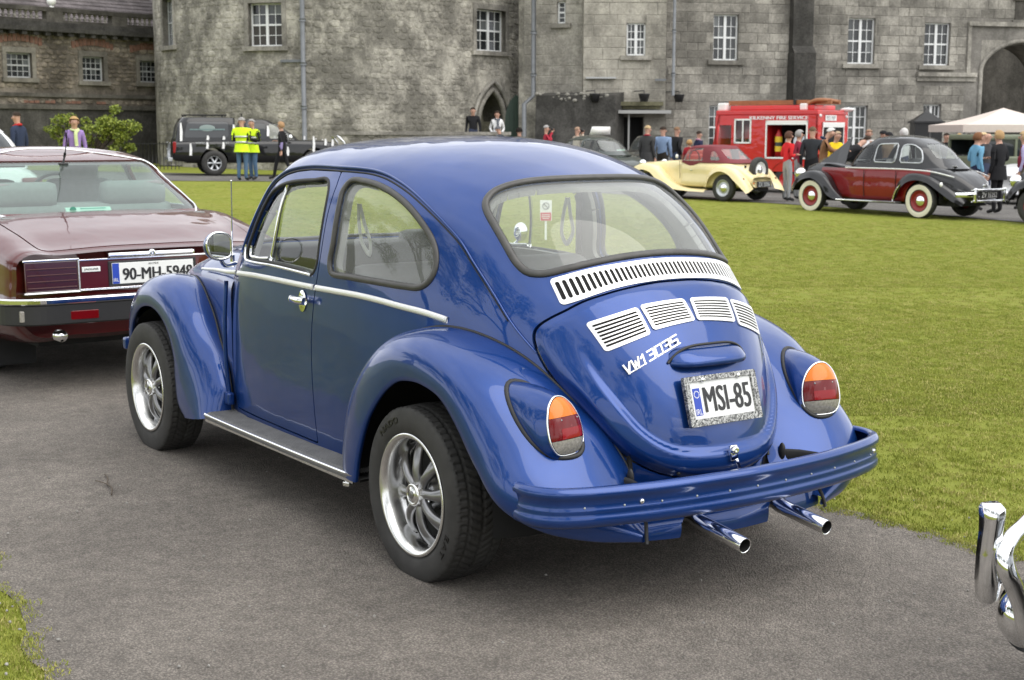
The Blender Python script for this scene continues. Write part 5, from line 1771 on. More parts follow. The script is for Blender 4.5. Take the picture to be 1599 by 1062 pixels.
BLOCKS = []
def block_data(seed,mat):
 """unit stone: front face chamfered and a little uneven; x along the wall, y out, z up"""
 r = np.random.default_rng(seed)
 b = .025
 V = np.array([(-.5,0,-.5),(.5,0,-.5),(.5,0,.5),(-.5,0,.5)] + [(-.5 + b,1,-.5 + b * 2),(.5 - b,1,-.5 + b * 2),(.5 - b,1,.5 - b * 2),(-.5 + b,1,.5 - b * 2)])
 V[4:,1] += r.uniform(-.35,.35,4)
 F = [(4,5,6,7),(0,1,5,4),(1,2,6,5),(2,3,7,6),(3,0,4,7)]
 me = bpy.data.meshes.new('stone'); me.from_pydata(V.tolist(),[],F); me.update(); me.materials.append(mat)
 return me,V,F
def lay_blocks(parent,W,u0,u1,z0,z1,hole_fn,mat,course=.34,lmin=.45,lmax=.95,proud=.012,limit=300,zvis=(0.0,6.6),seed=1,cf=None):
 """courses of individual stones on a wall; those in view first, the rest joined"""
 r = np.random.default_rng(seed)
 var = [block_data(seed * 10 + k,mat) for k in range(6)]
 single,rest = [],[]
 z = z0
 while z < z1 - .05:
  h = min(course * r.uniform(.82,1.15),z1 - z)
  u = u0 - r.uniform(0,lmax) * .5
  while u < u1:
   l = r.uniform(lmin,lmax)
   a,b = max(u,u0),min(u + l,u1)
   u += l
   if b - a < .08: continue
   for seg in hole_fn(a,b,z,z + h):
    (single if (zvis[0] < z < zvis[1]) else rest).append((seg[0],seg[1],z,z + h))
  z += h
 r.shuffle(single)
 rest += [tuple(x) for x in single[limit:]]
 for a,b,c,d in single[:limit]:
  o = bpy.data.objects.new('stone',var[r.integers(6)][0]); link(o,parent)
  g = .010
  m = W.M((a + b) / 2,(c + d) / 2,-.002)
  o.matrix_world = m @ Matrix.Diagonal((b - a - g,proud * r.uniform(.6,1.7),d - c - g,1))
 mb = MB()
 for a,b,c,d in rest:
  me,V,F = var[r.integers(6)]
  S_ = V * [(b - a - .01),proud * r.uniform(.6,1.7),(d - c - .01)]
  P = W.P((a + b) / 2,(c + d) / 2,-.002) + S_[:,:1] * W.U + S_[:,1:2] * W.N + S_[:,2:] * W.Z
  mb.add(P,F,0,False)
 if rest:
  o = mb.build('stonework',mat,parent); o['kind'] = 'stuff'
def holes_fn(holes,margin=0.0):
 def f(a,b,c,d):
  segs = [(a,b)]
  for h in holes:
   if c >= h[3] + margin or d <= h[2] - margin: continue
   ns = []
   for x,y in segs:
    if y <= h[0] - margin or x >= h[1] + margin: ns.append((x,y)); continue
    if x < h[0] - margin: ns.append((x,h[0] - margin))
    if y > h[1] + margin: ns.append((h[1] + margin,y))
   segs = ns
  return [s_ for s_ in segs if s_[1] - s_[0] > .06]
 return f

def sash_window(parent,W,u0,u1,z0,z1,cols,rows,mat,d=-.16,blind_low=False,mullion=True,surround=True,smat=None,sill=True,hood=False):
 """frame, glazing bars, each pane its own; mullion splits it in two lights"""
 fr = MB()
 t = .055
 W.box(fr,u0,u1,z0,z0 + t,d - .05,d + .02); W.box(fr,u0,u1,z1 - t,z1,d - .05,d + .02)
 W.box(fr,u0,u0 + t,z0,z1,d - .05,d + .02); W.box(fr,u1 - t,u1,z0,z1,d - .05,d + .02)
 um,zm = (u0 + u1) / 2,(z0 + z1) / 2
 lights = [(u0 + t,u1 - t)]
 if mullion:
  W.box(fr,um - .05,um + .05,z0 + t,z1 - t,d - .05,d + .03)
  lights = [(u0 + t,um - .05),(um + .05,u1 - t)]
 W.box(fr,u0 + t,u1 - t,zm - .03,zm + .03,d - .04,d + .012)
 f = fr.build('window',mat,parent)
 nb = MB()
 for la,lb in lights:
  n = cols
  for (za,zb,dd) in ((z0 + t,zm - .03,0),(zm + .03,z1 - t,.0)):
   for k in range(1,n): u = la + (lb - la) * k / n; W.box(nb,u - .011,u + .011,za,zb,d - .03 + dd,d + .004 + dd)
   for k in range(1,rows): z = za + (zb - za) * k / rows; W.box(nb,la,lb,z - .011,z + .011,d - .03 + dd,d + .002 + dd)
   for i in range(n):
    for j in range(rows):
     p = MB()
     a,b = la + (lb - la) * i / n,la + (lb - la) * (i + 1) / n
     c,e = za + (zb - za) * j / rows,za + (zb - za) * (j + 1) / rows
     tl = RNG.uniform(-.004,.004)
     p.add(np.array([W.P(a,c,d - .022 + tl),W.P(b,c,d - .022 - tl),W.P(b,e,d - .022 - tl),W.P(a,e,d - .022 + tl)]),[(0,1,2,3)],0,False)
     p.build('pane',M['blind'] if (blind_low and za < zm - .05 and False) else M['pane'],f)
 if nb.V: nb.build('glazing_bars',mat,f)
 smat = smat or M['ashlar']
 if surround:
  sb = MB()
  w = .16
  W.box(sb,u0 - w,u0,z0,z1,-.35,.035); W.box(sb,u1,u1 + w,z0,z1,-.35,.035); W.box(sb,u0 - w,u1 + w,z1,z1 + .20,-.35,.037)
  if hood: W.box(sb,u0 - w - .12,u1 + w + .12,z1 + .20,z1 + .29,-.1,.10)
  sb.build('window_surround',smat,parent)
 if sill:
  sb = MB(); W.box(sb,u0 - .22,u1 + .22,z0 - .16,z0 - .002,-.3,.12); sb.build('window_sill',smat,parent)
 return f

# ---------------- main wing (to the right): stained return bay, door bay, block wall with buttress, gatehouse
wing = empty('castle_wing',SD(6,53.0),0,'grey stone castle wing with white sash windows and a pointed gateway','castle')
def attach(o): return o
K = 2207.23
def z_at(py,D): return 1.511 + (206 - py) * D / K
def s_at(px,D): return (px - 799.5) * D / K
HT = 13.0
WA = Wall((s_at(1035,52),52),(s_at(1600,55) + 3,56.0))
def wallu(W,px):
 """u where the sight line through column px meets wall W"""
 k = (px - 799.5) / K
 a,b = ORG,RT * k + FW
 # ORG + t(b) = O + u U
 A = np.array([[b[0],-W.U[0]],[b[1],-W.U[1]]])
 t,u = np.linalg.solve(A,W.O[:2] - ORG)
 return u,t
def win_rect(W,x0,x1,yt,yb):
 (u0,t0),(u1,t1) = wallu(W,x0),wallu(W,x1)
 t = (t0 + t1) / 2
 return (min(u0,u1),max(u0,u1),z_at(yb,t),z_at(yt,t))
wA = [win_rect(WA,1107,1145,28,97),win_rect(WA,1313,1354,33,102),win_rect(WA,1430,1469,40,104),
      win_rect(WA,1103,1143,165,232),win_rect(WA,1311,1347,165,232),win_rect(WA,1433,1460,163,232)]
uA,_ = wallu(WA,1518); uB = uA + 3.3
arch_top = z_at(66,55.0)
gate = (uA,uB,-1,z_at(110,54.6))
upper = [(w[0],w[1],w[3] + 2.6,w[3] + 2.6 + (w[3] - w[2])) for w in wA[:3]]
arch_h = (uA,uB,-1,arch_top)
holesA = wA + upper + [arch_h]
b = MB(); wall_with_holes(b,WA,0,WA.len,-1.0,HT,holesA)
b.build('wall_core',M['joint'],wing)
# infill between the square hole and the pointed arch
def arch_curve(u0,u1,zs,zt,n=14):
 um,hw,h = (u0 + u1) / 2,(u1 - u0) / 2,zt - zs
 t = np.linspace(0,1,n)
 L = np.column_stack([u0 + hw * (1 - np.cos(t * np.pi / 2))**.92,zs + h * (np.sin(t * np.pi / 2) * .80 + .20 * t)])
 R = L[::-1].copy(); R[:,0] = 2 * um - R[:,0]
 return np.vstack([L,R[1:]])
zs_g = z_at(112,54.8)
ac = arch_curve(uA,uB,zs_g,arch_top - .02)
b = MB()
for i in range(len(ac) - 1):
 (a0,z0),(a1,z1) = ac[i],ac[i + 1]
 b.add(np.array([WA.P(a0,z0),WA.P(a1,z1),WA.P(a1,arch_top),WA.P(a0,arch_top)]),[(0,1,2,3)],0,False)
 b.add(np.array([WA.P(a0,z0),WA.P(a1,z1),WA.P(a1,z1,-2.2),WA.P(a0,z0,-2.2)]),[(0,1,2,3)],0,False)
for u_ in (uA,uB): b.add(np.array([WA.P(u_,-1),WA.P(u_,zs_g),WA.P(u_,zs_g,-2.2),WA.P(u_,-1,-2.2)]),[(0,1,2,3)],0,False)
b.build('gateway_arch',M['ashlar'],wing)
b = MB()
P = np.array([WA.P(u_,z_,.03) for u_,z_ in [(uA - .02,-1)] + ac.tolist() + [(uB + .02,-1)]])
V,F = tube_vf(P,.085,8,False,True,.07,WA.N); b.add(V,F)
P = np.array([WA.P(u_,z_,-.18) for u_,z_ in [(uA + .06,-1)] + (ac * [1,1] - [0,.06]).tolist() + [(uB - .06,-1)]])
V,F = tube_vf(P,.07,8,False,True,.09,WA.N); b.add(V,F)
b.build('arch_moulding',M['ashlar'],wing)
b = MB()
zf = z_at(44,54.5)
WA.box(b,uA - .62,uB + .62,zf,zf + .16,-.1,.12); WA.box(b,uA - .62,uA - .48,z_at(118,54.5),zf,-.1,.08); WA.box(b,uB + .48,uB + .62,z_at(118,54.5),zf,-.1,.08)
b.build('label_moulding',M['ashlar'],wing)
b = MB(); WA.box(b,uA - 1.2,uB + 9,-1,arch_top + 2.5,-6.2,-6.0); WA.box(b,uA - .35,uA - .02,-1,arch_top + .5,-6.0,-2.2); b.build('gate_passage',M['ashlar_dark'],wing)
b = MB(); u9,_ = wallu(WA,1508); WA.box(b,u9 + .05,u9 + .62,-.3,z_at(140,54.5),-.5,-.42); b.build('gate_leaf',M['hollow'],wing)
# carved panel above the gate
b = MB(); ua_,_ = wallu(WA,1566); WA.box(b,ua_,ua_ + 2.2,z_at(34,54.5),z_at(4,54.5),-.02,.05); b.build('carved_panel',M['ashlar_dark'],wing)
b = MB(); WA.box(b,ua_ - .12,ua_ + 2.3,z_at(4,54.5),z_at(-2,54.5),-.02,.14); WA.box(b,ua_ - .12,ua_ + 2.3,z_at(38,54.5),z_at(34,54.5),-.02,.12); b.build('panel_moulding',M['ashlar'],wing)
b = MB()
us0,_ = wallu(WA,1420); us1,_ = wallu(WA,1515)
WA.box(b,us0,us1 - .14,z_at(121,54.5),z_at(115,54.5),-.1,.16); WA.box(b,us0,us1 - .14,z_at(128,54.5),z_at(121,54.5),-.1,.07)
b.build('string_course',M['ashlar'],wing)
for i,w in enumerate(wA): sash_window(wing,WA,*w,2,2 if i < 3 else 2,M['sash'],surround=False,d=-.14)
for w in upper: sash_window(wing,WA,*w,2,2,M['sash'],surround=False,d=-.14)
lay_blocks(wing,WA,0,WA.len,-.6,HT,holes_fn(wA + upper + [(uA - .65,uB + .65,-1,zf + .2),(us0,us1,z_at(129,54.5),z_at(114,54.5))],.0),M['ashlar'],.33,.42,.95,.014,300,(.2,6.3),3)
# buttress, stepped back half way up
ub0,_ = wallu(WA,1221); ub1,_ = wallu(WA,1254)
b = MB(); WA.box(b,ub0,ub1,-1,z_at(84,52),.02,.62); WA.box(b,ub0 + .03,ub1 - .03,z_at(84,52),HT,.02,.38)
V = np.array([WA.P(ub0,z_at(84,52),.62),WA.P(ub1,z_at(84,52),.62),WA.P(ub1,z_at(84,52) + .25,.38),WA.P(ub0,z_at(84,52) + .25,.38)]); b.add(V,[(0,1,2,3)],0,False)
b.build('buttress',M['dark_band'],wing)
# the bay with the door (905-1035) stands a little forward, with the stained return (835-905) beside it
WB = Wall((s_at(908,51.2),51.2),(s_at(1035,51.2),51.2))
wB = [win_rect(WB,974,1003,41,90)]
ud0,_ = wallu(WB,966); ud1,_ = wallu(WB,1002)
door_h = (ud0,ud1,-1,z_at(183,51.2))
upB = [(w[0],w[1],w[3] + 2.6,w[3] + 4.0) for w in wB]
b = MB(); wall_with_holes(b,WB,0,WB.len,-1,HT,wB + [door_h] + upB,.6)
b.add(np.array([WB.P(WB.len,-1),WB.P(WB.len,-1,-1.2),WB.P(WB.len,HT,-1.2),WB.P(WB.len,HT)]),[(0,1,2,3)],0,False)
b.add(np.array([WB.P(0,-1),WB.P(0,-1,-2.2),WB.P(0,HT,-2.2),WB.P(0,HT)]),[(0,1,2,3)],0,False)
b.build('door_bay_wall',M['rubble_joint'],wing)
lay_blocks(wing,WB,0,WB.len,.1,HT,holes_fn(wB + [door_h] + upB,.02),stone_mat('bay_limestone',(.35,.33,.285),.2,.38,.35),.38,.6,1.1,.008,0,(0,0),5)
for w in wB + upB: sash_window(wing,WB,*w,2,2,M['sash'],surround=False,d=-.10)
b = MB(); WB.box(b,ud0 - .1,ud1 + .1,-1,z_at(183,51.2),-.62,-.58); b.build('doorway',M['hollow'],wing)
b = MB(); u_,_ = wallu(WB,978); WB.box(b,u_ - .03,u_ + .03,-.2,z_at(176,51.2),.30,.36); WB.box(b,ud0 - .12,WB.len + .15,z_at(178,51.2),z_at(173,51.2),.02,.62); b.build('door_canopy',pmat('canopy_grey',(.33,.33,.32),rough=.6),wing)
b = MB(); WB.box(b,ud0 - .35,WB.len - .1,z_at(166,51.2),z_at(160,51.2),.0,.30); WB.box(b,ud0 - .30,WB.len - .2,z_at(171,51.2),z_at(166,51.2),.0,.16); b.build('door_cornice',stone_mat('mossy_cornice',(.20,.19,.12),.3,.4,.5),wing)
b = MB(); WB.box(b,*[wallu(WB,912)[0],wallu(WB,958)[0]],z_at(125,51.2),z_at(122.5,51.2),.0,.14); b.build('iron_bracket',M['sash_grey'],wing)
# stained return
WCs = Wall((s_at(833,52.6),52.6),(s_at(908,52.0),52.0))
wC = [win_rect(WCs,868,880,9,42)]
b = MB(); wall_with_holes(b,WCs,-.6,WCs.len,-1,HT,wC,.4)
b.build('return_wall',M['rubble_joint'],wing)
sash_window(wing,WCs,*wC[0],1,2,M['sash'],mullion=False,surround=False,sill=True,d=-.10)
lay_blocks(wing,WCs,-.4,WCs.len,z_at(150,52),HT,holes_fn(wC,.02),M['ashlar'],.38,.5,1.1,.008,0,(0,0),7)
# dark battered plinth in front of return and bay
WP = Wall((s_at(836,51.6),51.6),(s_at(959,50.4),50.4))
b = MB(); zt = z_at(150,51)
u1_ = wallu(WP,959)[0]
V = np.array([WP.P(0,-1,.25),WP.P(u1_,-1,.25),WP.P(u1_,zt,0),WP.P(0,zt,0),WP.P(0,zt + .12,-.9),WP.P(u1_,zt + .12,-.9),WP.P(u1_,-1,-.9)])
b.add(V,[(0,1,2,3),(3,2,5,4),(1,6,5,2)],0,False)
b.build('plinth',M['dark_band'],wing)
b = MB()
rr = np.random.default_rng(9)
for i in range(46):
 u = rr.uniform(0,u1_); q = rr.uniform(.04,.12)
 V,F = ell_vf((q,q * .7,q * .6),6,4); b.add(V + WP.P(u,zt + rr.uniform(-.22,.06),rr.uniform(-.1,.0)),F,0,False)
o = b.build('lichen',pmat('pale_lichen',(.26,.25,.22),rough=.95),wing); o['kind'] = 'stuff'
# roofline far above the picture, so that the wing ends properly from elsewhere
b = MB(); WA.box(b,-.2,WA.len,HT,HT + .3,-1,.25); WB.box(b,-.1,WB.len,HT,HT + .3,-2,.25); WA.box(b,0,WA.len,-1,HT,-8.2,-8.0); b.build('parapet',M['ashlar'],wing)
# drain pipes
def pipe(name,P,parent,r=.06):
 b = MB(); b.tube(np.array(P),r,10)
 for k in range(len(P) - 1):
  L = np.linalg.norm(np.array(P[k + 1]) - np.array(P[k]))
  for j in range(int(L // 1.5)):
   c = np.array(P[k]) + (np.array(P[k + 1]) - np.array(P[k])) * (j + .5) * 1.5 / L
   b.tube(np.array([c - [0,0,.05],c + [0,0,.05]]),r * 1.35,10)
 return b.build(name,M['pipe'],parent)
up_,_ = wallu(WA,1034)
pipe('drain_pipe',[WA.P(up_,z_at(150,51),.9),WA.P(up_,HT,.9)],wing,.055)
b = MB(); u2,_ = wallu(WB,1018); WB.box(b,u2,WB.len,z_at(128,51),z_at(125,51),.1,.16); b.build('pipe_bracket',M['pipe'],wing)
uq,_ = wallu(WCs,835)
pipe('drain_pipe',[WCs.P(uq - .12,-.3,.95),WCs.P(uq - .12,z_at(163,51),.95),WCs.P(uq + .10,z_at(150,51),.55),WCs.P(uq + .10,HT,.55)],wing,.085)

for ch in wing.children: ch.location = ch.location - wing.location
# ---------------- round tower
TC_s,TC_D,TR = s_at(553,58.2),58.2,7.75
tc_ = np.array([*(ORG + RT * TC_s + FW * TC_D),0.0])
tower = empty('round_tower',tuple(tc_),0,'pale mottled rubble stone tower with a pointed doorway and grey drainpipe','tower')
th_face = math.atan2(ORG[1] - tc_[1],ORG[0] - tc_[0])
def tang(px):
 """angle on the tower where the sight line of column px meets it"""
 k = (px - 799.5) / K
 dv = RT * k + FW
 o = ORG - tc_[:2]
 A_,B_,C_ = dv @ dv,2 * o @ dv,o @ o - TR**2
 D_ = max(B_ * B_ - 4 * A_ * C_,0)
 t = (-B_ - math.sqrt(D_)) / (2 * A_)
 p = o + dv * t
 return math.atan2(p[1],p[0]),t
def tw(a,z,d=0.0): return np.array([math.cos(a) * (TR + d),math.sin(a) * (TR + d),z])
class Curved:
 """same interface as Wall but wrapped round the tower; u is arc length from th0"""
 def __init__(s,th0): s.th0 = th0
 def P(s,u,z,d=0.0): return tw(s.th0 + u / TR,z,d)
 def box(s,mb,u0,u1,z0,z1,d0,d1,mi=0):
  n = 3
  V,F = [],[]
  for u in np.linspace(u0,u1,n):
   V += [s.P(u,z0,d0),s.P(u,z0,d1),s.P(u,z1,d1),s.P(u,z1,d0)]
  for k in range(n - 1):
   o = 4 * k
   F += [(o + j,o + 4 + j,o + 4 + (j + 1) % 4,o + (j + 1) % 4) for j in range(4)]
  F += [(3,2,1,0),tuple(4 * (n - 1) + j for j in range(4))]
  mb.add(V,F,mi,False)
a_l,_ = tang(420); a_r,_ = tang(765)
sgn = 1 if ((a_r - a_l + math.pi) % (2 * math.pi) - math.pi) > 0 else -1
CV = Curved(th_face)
def cu(px):
 a,t = tang(px); d = (a - th_face + math.pi) % (2 * math.pi) - math.pi
 return d * TR,t
def crect(x0,x1,yt,yb):
 (u0,t0),(u1,t1) = cu(x0),cu(x1); t = (t0 + t1) / 2
 return (min(u0,u1),max(u0,u1),z_at(yb,t),z_at(yt,t))
cw = [crect(396,447,12,77),crect(744,789,22,84)]
_u,_t = cu(268)
cw.append((min(_u,cu(275)[0]) - .2,max(_u,cu(275)[0]) + .35,z_at(84,57),z_at(18,57)))
ud_,td_ = cu(767)
dh = (ud_ - .62,ud_ + .62,-1,z_at(147,td_))
HTT = 15.0
# tower drum as a grid with the openings left out
us = sorted({*np.linspace(-math.pi * TR,math.pi * TR,121).tolist(),*[h[i] for h in cw + [dh] for i in (0,1)]})
zs = sorted({-1.0,.0,1.2,2.4,3.6,4.8,6,8,10,12.5,HTT,*[h[i] for h in cw + [dh] for i in (2,3)]})
b = MB()
for i in range(len(us) - 1):
 for j in range(len(zs) - 1):
  c_,z_ = (us[i] + us[i + 1]) / 2,(zs[j] + zs[j + 1]) / 2
  if any(h[0] < c_ < h[1] and h[2] < z_ < h[3] for h in cw + [dh]): continue
  b.add(np.array([CV.P(us[i],zs[j]),CV.P(us[i + 1],zs[j]),CV.P(us[i + 1],zs[j + 1]),CV.P(us[i],zs[j + 1])]),[(0,1,2,3) if True else 0],0,False)
for h in cw + [dh]:
 a = [(h[0],h[2]),(h[1],h[2]),(h[1],h[3]),(h[0],h[3])]
 for k in range(4):
  p,q = a[k],a[(k + 1) % 4]
  b.add(np.array([CV.P(*p),CV.P(*q),CV.P(*q,-.5),CV.P(*p,-.5)]),[(0,1,2,3)],0,False)
b.build('drum',M['rubble_joint'],tower)
rr = np.random.default_rng(17)
def rubble_vf(fn,u0,u1,z0,z1,proud):
 """irregular stone: jittered hexagonal outline, domed"""
 n = 7
 a = np.linspace(0,2 * np.pi,n,endpoint=False) + rr.uniform(-.2,.2,n)
 cu_,cz_,hu_,hz_ = (u0 + u1) / 2,(z0 + z1) / 2,(u1 - u0) / 2,(z1 - z0) / 2
 sq = (np.abs(np.cos(a))**4 + np.abs(np.sin(a))**4)**-.25 * rr.uniform(.82,1.0,n)
 o = [(cu_ + hu_ * np.cos(t) * q,cz_ + hz_ * np.sin(t) * q) for t,q in zip(a,sq)]
 V = [fn(u,z,-.004) for u,z in o] + [fn(cu_ + (u - cu_) * .78,cz_ + (z - cz_) * .78,proud * rr.uniform(.7,1.2)) for u,z in o]
 F = [tuple(range(n,2 * n))] + [(k,(k + 1) % n,n + (k + 1) % n,n + k) for k in range(n)]
 return np.array(V),F
def rubble_wall(parent,fn,u0,u1,z0,z1,hfn,mat,hmin,hmax,lmin,lmax,proud,limit,name='stone',density=1.0):
 items = []
 z = z0
 while z < z1:
  h = rr.uniform(hmin,hmax); u = u0 - rr.uniform(0,lmax)
  while u < u1:
   l = rr.uniform(lmin,lmax)
   for a,b_ in hfn(max(u,u0),min(u + l,u1),z,z + h):
    if b_ - a > .07 and rr.uniform() < density: items.append((a,b_,z + rr.uniform(-.03,.03),z + h + rr.uniform(-.03,.03)))
   u += l
  z += h * .96
 big = sorted(range(len(items)),key=lambda i: -((items[i][1] - items[i][0]) * (items[i][3] - items[i][2])) * (1 if items[i][2] < 6.2 else .01))
 ones = set(big[:limit])
 mb = MB()
 for i,it in enumerate(items):
  V,F = rubble_vf(fn,*it,proud)
  if i in ones: obj(name,V,F,mat,parent,smooth=False)
  else: mb.add(V,F,0,False)
 if mb.V:
  o = mb.build('rubble_stonework',mat,parent); o['kind'] = 'stuff'
uL,uR = sorted((cu(262)[0],cu(848)[0]))
hf = holes_fn(cw + [(dh[0] - .35,dh[1] + .35,-1,dh[3] + .35)],.15)
rubble_wall(tower,lambda u,z,d: CV.P(u,z,d),uL - 1.0,uR + 1.0,-.3,6.6,hf,M['rubble'],.12,.26,.14,.46,.015,300,density=.72)
# windows: paired white sashes in cut-stone surrounds
for i,w in enumerate(cw): sash_window(tower,CV,*w,2,2,M['sash'] if i == 1 else M['sash_grey'] if i == 2 else M['sash'],d=-.22,surround=True,smat=M['ashlar'])
# the lower sashes of the left window have their blinds down
h = cw[0]
b = MB(); CV.box(b,h[0] + .07,h[1] - .07,h[2] + .07,(h[2] + h[3]) / 2 - .04,-.236,-.232); b.build('window_blind',pmat('dark_blind',(.05,.046,.042),rough=.8),tower)
# pointed doorway with its hood and the green leaf standing open against the wall
def pointed(u0,u1,zs,zt,n=12):
 um = (u0 + u1) / 2
 t = np.linspace(0,1,n)
 a = np.pi - t * np.pi / 3
 L = np.column_stack([u1 + (u1 - u0) * np.cos(a),zs + (zt - zs) * np.sin(a) / math.sin(np.pi * 2 / 3)])
 R = L[::-1].copy(); R[:,0] = 2 * um - R[:,0]
 return np.vstack([L,R[1:]])
zsp = z_at(190,td_); pc = pointed(dh[0],dh[1],zsp,dh[3] - .02)
b = MB()
for i in range(len(pc) - 1):
 (u0,z0),(u1,z1) = pc[i],pc[i + 1]
 b.add(np.array([CV.P(u0,z0),CV.P(u1,z1),CV.P(u1,dh[3]),CV.P(u0,dh[3])]),[(0,1,2,3)],0,False)
 b.add(np.array([CV.P(u0,z0),CV.P(u1,z1),CV.P(u1,z1,-.9),CV.P(u0,z0,-.9)]),[(0,1,2,3)],0,False)
CV.box(b,dh[0] - .2,dh[1] + .2,-1,dh[3] + .3,-1.4,-1.3)
b.build('doorway',M['ashlar_dark'],tower)
for off,r_,d_ in ((.10,.10,.05),(.34,.075,.11)):
 q = pointed(dh[0] - off,dh[1] + off,zsp - .1,dh[3] + off * 1.2)
 P = np.array([CV.P(u,z,d_) for u,z in [(dh[0] - off,.1)] + q.tolist() + [(dh[1] + off,.1)]]) if off < .2 else np.array([CV.P(u,z,d_) for u,z in q])
 V,F = tube_vf(P,r_,8); obj('door_moulding',V,F,M['ashlar'],tower)
ul,_ = cu(797)
lf = pointed(ul - .36,ul + .50,z_at(190,td_),z_at(149,td_))
P2 = [(ul - .36,.15)] + lf.tolist() + [(ul + .50,.15)]
n = len(P2)
a0_,t0_ = tang(793)
o_ = tw(a0_,0,.35); Ud = np.array([*(RT * .97 + FW * .24),0.0]); Ud *= sgn * (1 if (CV.P(1,0) - CV.P(0,0))[:2] @ RT > 0 else -1)
Nd = np.array([*(-FW * .97 + RT * .24),0.0])
Dl = lambda u,z,d: o_ + Ud * (u - ul - .07) + np.array([0,0,z]) + Nd * d
V = np.array([Dl(u,z,0) for u,z in P2] + [Dl(u,z,.07) for u,z in P2])
dl = obj('door_leaf',V,[tuple(range(n)),tuple(range(2 * n - 1,n - 1,-1))] + [(i,(i + 1) % n,n + (i + 1) % n,n + i) for i in range(n)],M['green_door'],tower,smooth=False)
b = MB()
for k in range(1,5):
 u = ul - .36 + .86 * k / 5
 zt_ = z_at(160 if 1 < k < 4 else 178,td_)
 b.add(np.array([Dl(u - .006,.2,.073),Dl(u + .006,.2,.073),Dl(u + .006,zt_,.073),Dl(u - .006,zt_,.073)]),[(0,1,2,3)],0,False)
b.build('door_boards',M['dark_green'],dl)
upx,_ = cu(480)
pipe('drain_pipe',[CV.P(upx,.1,.14),CV.P(upx,HTT,.14)],tower,.085)
b = MB(); CV.box(b,*sorted((cu(445)[0],upx)),z_at(102,51),z_at(98,51),.02,.10); b.build('drain_spur',M['pipe'],tower)
b = MB()
for j in range(20):
 a = 2 * np.pi * j / 20
 c_ = np.array([math.cos(a) * TR,math.sin(a) * TR,HTT + .35]); V,F = box_vf((.7,1.3,.9)); R_ = np.array([[math.cos(a),-math.sin(a),0],[math.sin(a),math.cos(a),0],[0,0,1]]); b.add(V @ R_.T + c_,F,0,False)
b.build('battlements',M['rubble'],tower)
# low wall along the foot of the tower
lw = empty('low_wall',SD(s_at(650,47.8),47.8,0),0,'low grey stone wall with flat capping at the foot of the round tower','wall')
o0 = np.array(lw.location)
WL = Wall((s_at(527,47.9),47.9),(s_at(795,48.6),48.6))
b = MB(); WL.box(b,0,WL.len,-.2,z_at(211,48),-.3,0); b.xf(Matrix.Translation(-Vector(o0))); b.build('wall_body',M['rubble_joint'],lw)
b = MB(); WL.box(b,-.05,WL.len + .05,z_at(211,48),z_at(206,48),-.36,.07); b.xf(Matrix.Translation(-Vector(o0))); b.build('capping',M['ashlar'],lw)
lf_ = lambda u,z,d: WL.P(u,z,d) - o0
rubble_wall(lw,lf_,.05,WL.len - .05,-.1,z_at(213,48),lambda a,b,c,d: [(a,b)],M['rubble'],.14,.24,.2,.5,.02,150,density=.95)
# ---------------- side wing with the balustrade (left)
swing = empty('side_wing',SD(-17,55),0,'rubble stone side range with grey barred windows, slate roof and a balustrade','building')
so = np.array(swing.location); so_ = so.copy()
WS_ = Wall((s_at(0,52) ,52),(s_at(262,57.6),57.6))
def loc(mb): return mb.xf(Matrix.Translation(-Vector(so)))
class Shift:
 def __init__(s,W,o): s.W,s.o,s.U,s.N,s.Z,s.len = W,o,W.U,W.N,W.Z,W.len
 def P(s,u,z,d=0.0): return s.W.P(u,z,d) - s.o
 def box(s,mb,u0,u1,z0,z1,d0,d1,mi=0):
  k = len(mb.V); s.W.box(mb,u0,u1,z0,z1,d0,d1,mi); mb.V[-1] = mb.V[-1] - s.o
SW = Shift(WS_,so)
sw = []
for x0,x1,yt,yb in ((23,62,87,125),(139,172,93,130),(227,256,99,132)):
 (u0,t0),(u1,t1) = wallu(WS_,x0),wallu(WS_,x1)
 sw.append((u0,u1,z_at(yb,(t0 + t1) / 2),z_at(yt,(t0 + t1) / 2)))
def zl(y0,y255):
 return (z_at(y0,52) + z_at(y255,57.5)) / 2
z_str = zl(146,158); z_dark = zl(165,173); z_corn = zl(58,68); z_bal0 = zl(45,55); z_bal1 = zl(13,31)
LX0 = -9.0
b = MB(); wall_with_holes(b,SW,LX0,WS_.len + 1.5,-1,z_bal0,sw,.4); b.build('wall_core',M['wing_joint'],swing)
hs_ = holes_fn(sw,.16)
rubble_wall(swing,SW.P,-2.5,WS_.len + .6,z_dark + .1,z_corn - .05,lambda a,b_,c,d: [] if (c < z_str + .12 and d > z_str - .08) else hs_(a,b_,c,d),M['wing_rubble'],.13,.22,.2,.48,.03,300,density=.93)
for w in sw:
 sash_window(swing,SW,*w,4,2,M['sash_grey'],mullion=False,d=-.15,smat=stone_mat('wing_dressings',(.22,.205,.175),.2,.3,.5))
b = MB()
for w in sw:
 n = 11
 for k in range(n):
  u = w[0] - .45 + (w[1] - w[0] + .9) * (k + .5) / n
  zz = w[3] + .26 + .16 * (1 - ((k + .5) / n * 2 - 1)**2)
  o = MB(); SW.box(o,u - .07,u + .07,zz,zz + .26 + rr.uniform(-.04,.04),-.02,.036 + rr.uniform(0,.012)); o.build('brick',M['brick'],swing)
for k in (0,1,2,4,5,8,9,10,14,15):
 o = MB(); u = 1.2 + k * .22; SW.box(o,u,u + .19,z_dark + .12,z_dark + .2 + rr.uniform(0,.03),-.02,.036); o.build('brick',M['brick'],swing)
b = MB(); SW.box(b,LX0,WS_.len + 1,z_str - .07,z_str + .07,-.1,.09); SW.box(b,LX0,WS_.len + 1,z_dark - .1,z_dark + .06,-.1,.14); b.build('string_course',M['ashlar_dark'],swing)
